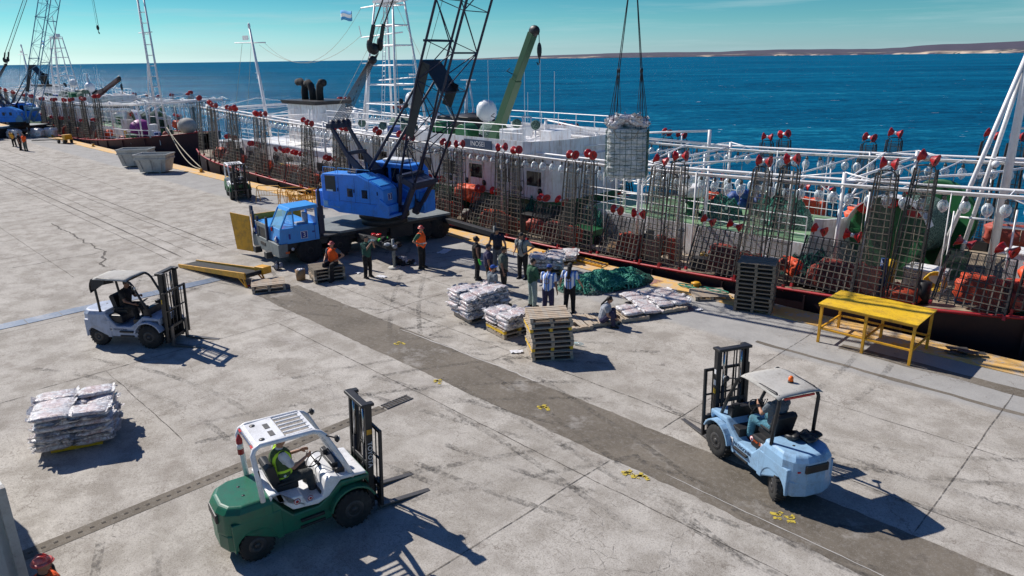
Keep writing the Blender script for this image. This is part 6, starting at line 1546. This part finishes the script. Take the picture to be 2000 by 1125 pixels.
    b = MB(); b.box((WX-.4, WY-1.3, rail_z(WX)+.35), (1.9, .16, 1.2)); b.box((WX+.5, WY+1.35, rail_z(WX)+.5), (1.9, .16, 1.4)); b.box((WX+1.6, WY, rail_z(WX)+.4), (.6, 1.2, .9)); part(b, 'winch_bed', 'green', bev=.02, each=True)
    # yellow hose coil
    b = MB()
    for q in range(6): b.tube([(-5.9+(.34-.02*q)*math.cos(a), 25.35+.06*math.sin(a*2), rail_z(-6)+.42+(.34-.015*q)*math.sin(a)*.8+.03*q) for a in [i*PI/8 for i in range(16)]], .028, 6, True)
    part(b, 'hose_coil', 'yellow')
    # foremast: two legs with rungs and long braces
    b = MB(); z0 = rail_z(-5)-.1; TZ = 14.5
    LA = lambda z: V((-5.05-.03*(z-z0)*.3, 28.5, z)); LB = lambda z: V((-3.95-.09*(z-z0)*.5, 28.9, z))
    b.tube([LA(z0), LA(TZ)], [.14, .11], 10); b.tube([LB(z0), LB(TZ)], [.13, .09], 10); b.build
    for q in range(12): z = z0+1.0+q*1.05; b.tube([LA(z), LB(z)], .045, 6)
    for fx, fy in ((-6.65, 28.0), (-6.15, 28.8)): b.tube([(fx, fy, z0), LA(8.6)], .075, 8)
    b.tube([(-6.4, 28.3, z0+2.1), LA(z0+2.1)], .04, 6); b.tube([(-5.9, 28.4, z0+4.2), LA(z0+4.1)], .035, 6); b.tube([LA(z0+1.9), V((-2.6, 29, z0+1.9))], .05, 6); b.tube([LA(z0+3), V((-2.4, 29, z0+2))], .05, 6)
    b.tube([(-6.4, 28.5, TZ-3.2), (-3.2, 28.7, TZ-3.2)], .05, 6); b.cyl(LA(TZ), LA(TZ)+V((0, 0, .35)), .12, n=10)
    part(b, 'foremast', 'pipe')
    b = MB(); b.ball((-3.0, 28.6, z0+2.5), (.16, .16, .14), 12); b.ball((-5.4, 28.1, 4.75), (.12, .12, .12), 12); part(b, 'deck_lamp', 'dome', each=True)
    # bridge and accommodation
    b = MB(); fr = [(-23.6+.6*math.sin(a), 29.1-3.2*math.cos(a)) for a in [PI*q/8 for q in range(9)]]
    b.prism([(-43, 25.9)]+fr+[(-43, 32.3)], 1.22, 3.62, 'xy'); br = part(b, 'deckhouse', 'white', bev=.03)
    b = MB(); b.prism([(-42.9, 27.6), (-23.4, 27.6), (-23.4, 31.6), (-42.9, 31.6)], -.2, 1.23, 'xy'); part(b, 'lower_deckhouse', 'green')
    b = MB(); b.prism([(-43.02, 25.885)]+[(x+.012, 29.1+(y-29.1)*1.004) for x, y in fr]+[(-43.02, 32.315)], 1.22, 1.46, 'xy'); part(b, 'green_stripe', 'green')
    b = MB(); b.prism([(-42, 25.86), (-24, 25.86), (-24, 25.89), (-42, 25.89)], .98, 1.215, 'xy'); part(b, 'green_band', 'deckgreen')
    for i in range(14):
        x = -41.6+1.36*i; b = MB(); b.cyl((x, 25.87, 1.95), (x, 25.895, 1.95), .16, n=14); part(b, 'porthole', 'darkglass')
    b = MB(); b.tube([(-43, 25.75, 3.35), (-23, 25.75, 3.35)], .03, 6); b.tube([(-43, 25.78, 1.6), (-30, 25.78, 1.62), (-24, 25.78, 1.55)], .025, 6); part(b, 'wall_pipe', 'deck', each=True)
    for i in range(9):
        x = -41.5+2.15*i; b = MB(); b.box((x, 25.88, 2.55), (1.0, .03, .72)); w_ = part(b, 'window', 'darkglass', bev=.01)
        b = MB()
        for s in (-1, 1): b.box((x+s*.54, 25.87, 2.55), (.06, .05, .86))
        b.box((x, 25.87, 2.15), (1.02, .05, .06)); b.box((x, 25.87, 2.95), (1.02, .05, .06)); part(b, 'window_frame', 'white', w_)
    b = MB(); fr2 = [(-24.4+1.2*math.sin(a), 29.1-3.9*math.cos(a)) for a in [PI*q/10 for q in range(11)]]
    b.prism([(-33, 25.2)]+fr2+[(-33, 33)], 3.60, 3.74, 'xy'); b.prism([(-43, 25.6), (-33.01, 25.6), (-33.01, 32.6), (-43, 32.6)], 3.60, 3.72, 'xy'); part(b, 'bridge_deck', 'white')
    b = MB(); pl = [(-33, 25.2)]+fr2+[(-33, 33)]
    for (x0, y0), (x1, y1) in zip(pl[:-1], pl[1:]): b.bar((x0, y0, 4.08), (x1, y1, 4.08), .05, .72)
    part(b, 'bridge_bulwark', 'white')
    b = MB(); railing(b, [(-43, 25.7), (-33, 25.3), (-24.6, 25.4)], 4.4, 5.15, 2, 1.3); part(b, 'bridge_railing', 'pipe'); b = MB(); railing(b, [(-33, 32.9), (-24.6, 32.7)], 4.4, 5.15, 2, 1.3); part(b, 'bridge_railing', 'pipe')
    if main:
        b = MB(); b.box((-27.6, 25.14, 4.10), (2.1, .03, .42)); nb = part(b, 'name_board', 'decaldark')
        nb2 = text('ship_name', 'INOSEI', .36, 'decal', nb, face_T((-27.6, 25.12, 4.10-WATER), (1, 0, 0), (0, 0, 1)))
        b = MB(); b.box((-25.9, 26.0, 4.5), (1.0, .9, .8)); b.box((-25.3, 28.6, 4.4), (.8, 1.6, .6)); part(b, 'bridge_locker', 'white', bev=.03, each=True)
    # things on the bridge roof
    b = MB(); b.box((-34.2, 30.2, 4.3), (3.4, 2.6, 1.3), taper=.85); b.ball((-33.2, 30, 4.9), (1.1, 1.1, .25), 12, fn=lambda d: 1+.3*noise.noise(d*3)); part(b, 'black_canvas_heap', 'seat', bev=.12)
    for x, y in ((-34.0, 28.2), (-31.4, 27.8)):
        b = MB(); b.cyl((x, y-.45, 4.2), (x, y+.45, 4.2), .55, n=20); b.box((x, y, 3.95), (1.1, .9, .5)); part(b, 'covered_winch', 'green', bev=.04)
    b = MB(); b.ball((-29.8, 28.4, 4.4), (.95, .7, .5), 22, fn=lambda d: 1+.25*noise.noise(d*4)); part(b, 'covered_boat', 'netpale', each=True)
    b = MB(); b.ball((-38.6, 28.6, 4.2), (1.2, .8, .6), 22, fn=lambda d: 1+.3*noise.noise(d*4)); b.ball((-36.6, 27.2, 4.0), (.8, .5, .4), 18, fn=lambda d: 1+.25*noise.noise(d*4)); part(b, 'covered_boat', 'netpale', each=True)
    b = MB(); b.box((-35.8, 26.4, 4.1), (1.7, .9, .75)); part(b, 'blue_box', 'bluetarp', bev=.03)
    for x, y, z in ((-27.6, 28.0, 4.85), (-26.2, 28.0, 4.85), (-37.4, 26.2, 4.35), (-35.0, 26.0, 4.35), (-40.6, 26.8, 4.3)):
        b = MB(); b.tube([(x, y, 3.7), (x, y, z)], .05, 6); b.m = 1; b.lathe([(.08, -.28), (.2, -.15), (.26, .1), (.24, .12), (0, .13)], (x, y, z+.1), (.8, -.5, -.1), 14); part(b, 'searchlight', ['pipe', 'netpale'])
    for x, y, z, q in ((-32.07, 30, 5.35, .60), (-39.2, 30, 5.75, .52), (-38.3, 31.2, 4.7, .24), (-46.2, 30, 4.55, .26)):
        b = MB(); b.tube([(x, y, 3.6), (x, y, z-q)], .1, 8); b.lathe([(q*.35, -q*1.15), (q*.8, -q*.8), (q, -q*.5), (q, q*.1), (q*.93, q*.45), (q*.7, q*.8), (q*.35, q*.97), (0, q)], (x, y, z), n=24); part(b, 'radome', 'dome')
    b = MB()
    for x in (-27.3, -26.7): b.tube([(x, 28.2, 4.2), (x, 28.2, 5.3)], .045, 6)
    b.tube([(-27.3, 28.2, 5.3), (-26.7, 28.2, 5.3)], .05, 6); b.box((-27, 28.2, 4.55), (.75, .1, .5))
    for x, y, z in ((-30.8, 29, 8.2), (-28.9, 30, 7.9), (-29.6, 31, 6.4), (-27.7, 30, 8.2), (-36.5, 30, 6.6), (-37.7, 29, 8.5), (-26.2, 29.5, 7.6), (-33.3, 27, 5.6)): b.tube([(x, y, 3.7), (x, y, z)], .014, 4)
    b.tube([(-34.6, 30.5, 3.7), (-34.3, 30.5, 7.0)], [.16, .06], 6); b.tube([(-33.5, 30.5, 3.7), (-34.1, 30.5, 7.0)], .06, 6); b.box((-34.2, 30.5, 7.05), (1.1, .3, .05)); part(b, 'antenna', 'pipe', each=True)
    # deck crane
    col, base, tip, knuckle = craneconf
    b = MB(); base = V(base); tip = V(tip); b.cyl((base.x, base.y, .2), (base.x, base.y, base.z), .38, .34, 16); b.box(base+V((0, 0, .1)), (.8, .7, .6)); dc = part(b, 'deck_crane', col)
    b = MB(); d = (tip-base); mid = base+d*.35; b.bar(base, mid, .52, .62, up=V((0, 1, 0))); b.bar(mid-d*.02, base+d*.68, .44, .52, up=V((0, 1, 0))); b.bar(base+d*.66, tip, .36, .42, up=V((0, 1, 0)))
    bo = part(b, 'crane_arm', col if main else 'maroon', dc, bev=.02)
    b = MB(); b.ball(tip+V((.1, 0, .1)), (.35, .2, .28), 12); b.tube([tip+V((.42, 0, 0)), tip+V((.45, 0, -.5))], .02, 5); b.ball(tip+V((.45, 0, -.85)), (.13, .12, .4), 12); b.tube([tip+V((.45, 0, -1.2)), tip+V((.45, 0, -1.45)), tip+V((.36, 0, -1.55)), tip+V((.28, 0, -1.42))], .03, 6)
    for q in (.35, .68): p = base+d*q+V((-.25, 0, .3)); b.tube([p, p+V((-.25, -.2, .15)), p+V((.1, -.3, .3))], .025, 5)
    part(b, 'crane_hook', 'black', dc, each=True)
    # funnel
    b = MB(); b.add([(x, y, z) for z, k_ in ((2.2, 1), (5.2, .93)) for x, y in ((-50.6-2.2*k_, 29.4-1.4*k_), (-50.6+2.2*k_, 29.4-1.4*k_), (-50.6+2.2*k_, 29.4+1.4*k_), (-50.6-2.2*k_, 29.4+1.4*k_))], [(3, 2, 1, 0), (4, 5, 6, 7), (0, 1, 5, 4), (1, 2, 6, 5), (2, 3, 7, 6), (3, 0, 4, 7)]); fu = part(b, 'funnel', 'white', bev=.05)
    b = MB(); b.box((-50.6, 29.4, 5.32), (4.9, 3.1, .26), taper=1.04); part(b, 'funnel_rim', 'black', fu)
    for x, s in ((-51.8, -1), (-50.6, 1), (-49.6, 1)):
        b = MB(); b.tube([(x, 29.2, 5.3), (x, 29.2, 6.1), (x-s*.12, 29.2, 6.5), (x-.5, 29.2, 6.8), (x-.95, 29.2, 6.72)] if s < 0 else [(x, 29.2, 5.3), (x, 29.2, 6.1), (x+.1*s, 29.2, 6.5), (x+.35, 29.2, 6.75), (x+.7, 29.2, 6.72)] if x > -50 else [(x, 29.2, 5.3), (x-.05, 29.2, 6.1), (x-.2, 29.2, 6.5), (x-.5, 29.2, 6.7), (x-.85, 29.2, 6.6)], .27, 12); part(b, 'exhaust_pipe', 'rubber', fu)
    b = MB(); b.prism([(-57, 26), (-43.4, 26), (-43.4, 32.2), (-57, 32.2)], -.2, 2.3, 'xy'); part(b, 'aft_house', 'white', bev=.03)
    b = MB(); b.box((-49, 27.3, 3.2), (2.6, 1.2, .95)); b.box((-46.5, 28.8, 2.9), (1.5, 1.5, 1.1)); part(b, 'aft_locker', 'white', bev=.03, each=True)
    for i in range(6): b = MB(); b.box((-55.5+2.1*i, 25.98, 1.2), (.8, .04, .6)); part(b, 'window', 'darkglass', bev=.01)
    b = MB(); railing(b, [(-57, 26.1), (-43.5, 26.1)], 2.3, 3.2, 3, 1.2)
    for x in (-48.3, -47.8, -41.9, -41.5): b.tube([(x, 27.4, 2.3), (x, 27.4, 4.9)], .05, 6)
    for q in range(8): b.tube([(-48.3, 27.4, 2.6+.28*q), (-47.8, 27.4, 2.6+.28*q)], .02, 5); b.tube([(-41.9, 27.4, 2.9+.25*q), (-41.5, 27.4, 2.9+.25*q)], .02, 5)
    part(b, 'aft_railing', 'pipe')
    # lattice mast
    b = MB(); H0, H1 = 3.4, 11.9; cx, cy = -40.4, 29.2
    def leg(s1, s2, z): q = (z-H0)/(H1-H0); return V((cx+s1*(2.0-1.05*q)+.35*q, cy+s2*(1.3-.85*q), z))
    for s1 in (-1, 1):
        for s2 in (-1, 1): b.tube([leg(s1, s2, H0), leg(s1, s2, H1)], [.085, .065], 7)
    for q in range(7):
        z = H0+.9+q*1.22
        for s in (-1, 1): b.tube([leg(-1, s, z), leg(1, s, z)], .045, 5); b.tube([leg(s, -1, z), leg(s, 1, z)], .045, 5)
    for s in (-.15, .15): b.tube([(cx+s, 28.2, H0), (cx+.3+s, 28.9, H1)], .025, 5)
    for q in range(28): z = H0+.3*q; a_ = q/28; b.tube([(cx-.15+.3*a_, 28.2+.7*a_, z), (cx+.15+.3*a_, 28.2+.7*a_, z)], .014, 4)
    b.tube([(-43.0, 29, 11.6), (-38.6, 29, 11.75)], .05, 5); b.box((-39.9, 29, 11.85), (2.2, .9, .16)); b.box((-38.4, 29, 12.0), (.4, .5, .4)); b.tube([(-43.2, 29, 9.75), (-38.6, 29, 9.95)], .045, 5); b.tube([(-43.2, 29, 9.75), (-43.4, 29, 10.5)], .03, 5)
    b.tube([(-41.2, 28.8, 7.0), (-37.2, 28.8, 7.25)], .04, 5); b.box((-37.2, 28.8, 7.4), (1.3, .12, .1)); b.box((-37.9, 28.8, 6.5), (1.2, .12, .1)); b.tube([(-40.05, 29.2, H1), (-39.9, 29.2, 14.5)], .05, 6)
    b.tube([(-42.3, 28.2, 3.4), (-41.4, 28.2, 8.0)], .12, 7); b.box((-41.4, 28.2, 8.1), (1.1, .3, .08))
    part(b, 'lattice_mast', 'pipe')
    b = MB(); b.ball((-38.9, 28.8, 5.7), (.16, .16, .2), 8); b.ball((-38.4, 28.8, 5.5), (.16, .16, .2), 8); part(b, 'mast_lamp', 'black', each=True)
    # aft mast
    b = MB(); b.tube([(-57.9, 29, 2.3), (-58.5, 29, 6.2), (-59.35, 29, 10.9)], [.16, .14, .09], 8); b.tube([(-57.0, 28.6, 2.3), (-58.9, 29, 8.0)], .06, 6)
    for q in range(12): z = 3+.4*q; b.tube([(-58.0-.1*(z-3), 29, z), (-57.2-.34*(z-3), 28.7, z)], .02, 4)
    b.tube([(-62.4, 29, 9.85), (-56.9, 29, 9.75)], .05, 6); b.box((-60.3, 29, 10.2), (.9, .1, .35)); b.ball((-59.4, 29, 11.1), (.12, .12, .25), 8); part(b, 'aft_mast', 'pipe')
    b = MB()
    def sag(p, q, s, r=.013, n=14): b.tube([V(p).lerp(V(q), i/n)+V((0, 0, -s*4*(i/n)*(1-i/n))) for i in range(n+1)], r, 4)
    sag((-58, 29, 9.6), (-43.2, 29, 9.9), 1.6); sag((-57, 29, 9.7), (-43.0, 29, 11.6), 2.4)
    for x, z in ((-46, 2.5), (-36, 3.8), (-31, 5)): sag((-39.4, 29, 12), (x, 26.5, z), .1)
    sag((-61, 29, 9.8), (-61.5, 27, .8), .0); sag((-59.4, 29, 9.7), (-63, 29, .8), .1)
    r = random.Random(2)
    for i in range(120 if main else 40):
        x = -2-r.random()*(58 if i % 2 else 28); y = r.choice((25.3, 33.0)); z = GZ(x); q = r.uniform(-.4, .4); b.tube([(x, y, z), (x+q*.4, y-.1, z-1.4), (x+q, y-r.uniform(-.5, .4), max(rail_z(x), z-r.uniform(2.2, 3.6)))], r.uniform(.009, .016), 4)
    part(b, 'rigging', 'rope', each=True)
    b = MB(); n = 12; b.s = True
    b.add([(-44.6+1.35*i/n, 28.4, 10.85+(.62*j)+.07*math.sin(i*.42+.5)) for j in (0, 1/3, 2/3, 1) for i in range(n+1)], [(j*(n+1)+i, j*(n+1)+i+1, (j+1)*(n+1)+i+1, (j+1)*(n+1)+i) for j in range(3) for i in range(n)])
    b.mi = [1 if (k_//n) == 1 else 0 for k_ in range(3*n)]; o = part(b, 'flag', ['flagblue', 'decal']); so = o.modifiers.new('thick', 'SOLIDIFY'); so.thickness = .01
    return t
M['flagblue'] = flat('light_blue_flag_cloth', (.08, .38, .75), .8)
def deckmat():
    m = NT('tan_deck'); a = m.noise(1.5, 6, .7); b = m.noise(6, 5, .7)
    c = m.mix(m.ramp(a, .35, .65), (.16, .13, .10), (.42, .34, .24)); c = m.mix(m.math('MULTIPLY', m.ramp(b, .5, .7), .6), c, (.06, .05, .045)); return m.fin(c, .8, m.bump(b, .4, .01))
M['shipdeck'] = deckmat()
pairs = [-2.6, -6.9, -11.05, -15.25, -19.7, -23.9, -28.15, -32.0, -38.5, -42.4, -48.8, -53.0, -56.9]
nt_ = [c+s*.475 for c in pairs for s in (-1, 1)]+[-34.6, -60.8]
nl_ = [-4.6, -8.85, -13.05, -17.4, -21.6, -25.9, -30.1, -40.4, -44.5, -46.7, -50.8, -55.0]
pf = [c+s*.5 for c in (-6.5, -11.1, -16.0, -21.8, -29.4, -37.5, -47, -54.5) for s in (-1, 1)]
shipA = ship(0, 'maroon2', 'long squid fishing ship with black hull moored at the quay behind the crane and people',
             ('cranegreen', (-30.2, 28.0, 2.3), (-26.35, 28.0, 9.5), 0), nt_, nl_, pf, [-8.9, -13.6, -18.9, -25.4, -33, -42, -51], True)
off = -77
tallC = [x-off for x in (-131.1, -127.1, -122.5, -116, -112.3, -107.7, -102.3, -97.9, -95.2, -90.3, -85.7)]
tallC = [x for x in tallC if x > -62]; tallC = sorted(set(round(x, 1) for x in tallC+[x+.9 for x in tallC])-{0})
shipC = ship(off, 'maroon', 'farther fishing ship with dark red bow and a purple float on its foredeck',
             ('white', (-31.5, 28, 2.6), (-13.5, 28.0, 6.6), 0), [x for x in tallC if x < 1], [x for x in (-11.5, -15.5, -20, -24, -28.5, -33, -38, -43, -48)], [-33.5, -28.9, -24.7, -20.6, -16.2, -11, -10.2], [-14, -22, -30, -38, -46], False)
def ship_add(t, b, name, mats, ox, **k):
    b.v = [(x, y, z-WATER) for x, y, z in b.v]; return b.build(name, mats, t, **k)
b = MB(); b.ball((-4.7, 26.6, 1.75), (1.15, 1.1, .95), 28); ship_add(shipC, b, 'float', 'purple', off)
b = MB(); railing(b, [(-9, CY-half_beam(-9)+.1), (-2, CY-half_beam(-2)+.1), (1.5, CY-half_beam(1.5)+.1)], .5, 1.9, 3, 1.2, .035); ship_add(shipC, b, 'bow_railing', 'pipe', off)
b = MB(); b.ball((1.5, 29, 2.2), (1.1, .9, .8), 16); ship_add(shipC, b, 'covered_winch', 'tarp', off)
b = MB(); b.b2((-40, 23.32, .25), (-31, 23.42, 1.35)); ship_add(shipC, b, 'green_bulwark', 'green', off)
# loads of nets and covers lying on the near ship's foredeck
for i, (x, y, z, rx, ry, h, mt, lb) in enumerate(((-15.6, 28.9, 1.43, .95, .8, .75, 'netpale', 'pale green bundle of net on the green foredeck, left of the yellow straps'), (-12.6, 29.0, 1.43, 1.1, .85, .95, 'netpale', 'bulky pale green net bundle at the front end of the green foredeck'), (-14.0, 30.6, 1.43, .9, .7, .8, 'net', 'dark green net heap behind the pale bundles on the foredeck'))):
    heap('net_bundle', (x, y, z), rx, ry, h, .3*i, mt, 50, 'netrope', 30+i, lb, 'net bundle')
lumps('covered_stack', (-15.9, 31.0, 1.43), 6, (1.0, .6, .9), 'bluetarp', 8, 'blue tarpaulin bundle on the far side of the foredeck', 'tarpaulin')
heap('net_bundle', (-10.0, 25.6, .42), 1.1, .7, .8, 0, 'net', 80, 'netrope', 41, 'dark green net heap behind the rack beside the yellow table', 'net bundle')
heap('net_bundle', (-24.6, 26.2, .1), 1.2, .6, 1.3, 0, 'net', 60, 'netrope', 42, 'dark green net hanging below the olive crane arm by the deckhouse', 'net bundle')
heap('net_bundle', (-20.6, 26.0, .1), .8, .5, 1.2, 0, 'netpale', 60, 'netrope', 43, 'pale green net bag standing beside the ship ladder', 'net bundle')
# red and white life-raft cover behind the crane nose, orange bundles on the gantry
for x, y, z, mi, lb in ((-28.2, 24.9, 1.1, 1, 'bright red and white bundle hanging at the rail just right of the crane boom foot'), (-10.4, 31.6, 1.2, 1, 'large orange tarpaulin bundle at the far rail above the curved bulwark'), (-5.2, 31.4, 1.4, 0, 'dull orange bundle at the far rail behind the white foremast'), (-2.9, 25.2, 1.5, 1, 'orange bundle at the right edge beside the white pipe')):
    o = inst('tarpaulin_bundle', BM_[mi], None, (x, y, z), (0, 0, .1), (1.25, 1, 1)); tag(o, lb, 'bundle')
# mooring ropes from the far bow
b = MB()
def sag2(p, q, s, r, n=16): b.tube([V(p).lerp(V(q), i/n)+V((0, 0, -s*4*(i/n)*(1-i/n))) for i in range(n+1)], r, 6)
sag2((-75.0, 26.8, 2.2), (-57.2, 22.6, .35), .3, .04); tag(b.build('mooring_rope', 'rope'), 'upper pale mooring rope from the dark red bow down to the quay', 'rope')
b = MB(); sag2((-75.0, 26.9, 2.1), (-57.3, 22.6, .3), 1.0, .04); tag(b.build('mooring_rope', 'rope'), 'lower sagging pale mooring rope from the dark red bow to the quay', 'rope')
# far left: sacks, boards, a yellow cart on the quay
for i, (px, py) in enumerate(((10, 268), (30, 270), (75, 268), (101, 267))):
    g = px_ground(px, py)
    o = inst('cargo_bundle', BM_[i], None, (g.x, g.y, 0), (0, 0, .4), (1.5, 1.3, 1.25)); o.data = BM_[i].copy(); o.data.materials[0] = M['sack']
    tag(o, ['wrapped pale cargo bundle at the very left edge of the quay', 'second wrapped pale cargo bundle from the left edge', 'wrapped pale cargo bundle behind the far person in orange', 'wrapped pale cargo bundle right of the far person in orange'][i], 'cargo bundle')
t = thing('hand_cart', (px_ground(128, 280).x, px_ground(128, 280).y, 0), .3, 'small yellow and black cart with long handle near the far ship', 'cart')
b = MB(); b.box((0, 0, .5), (1.6, .9, .12)); b.box((.5, 0, .75), (.5, .8, .45)); b.build('cart_body', 'ochre', t, .02)
for sx in (-.5, .5):
    for sy in (-.4, .4): b = MB(); b.cyl((sx, sy-.06, .22), (sx, sy+.06, .22), .22, n=14); b.build('wheel', 'rubber', t)
b = MB(); b.bar((-.8, 0, .4), (-5.2, -.6, .15), .12, .1); b.build('handle', 'rust', t)
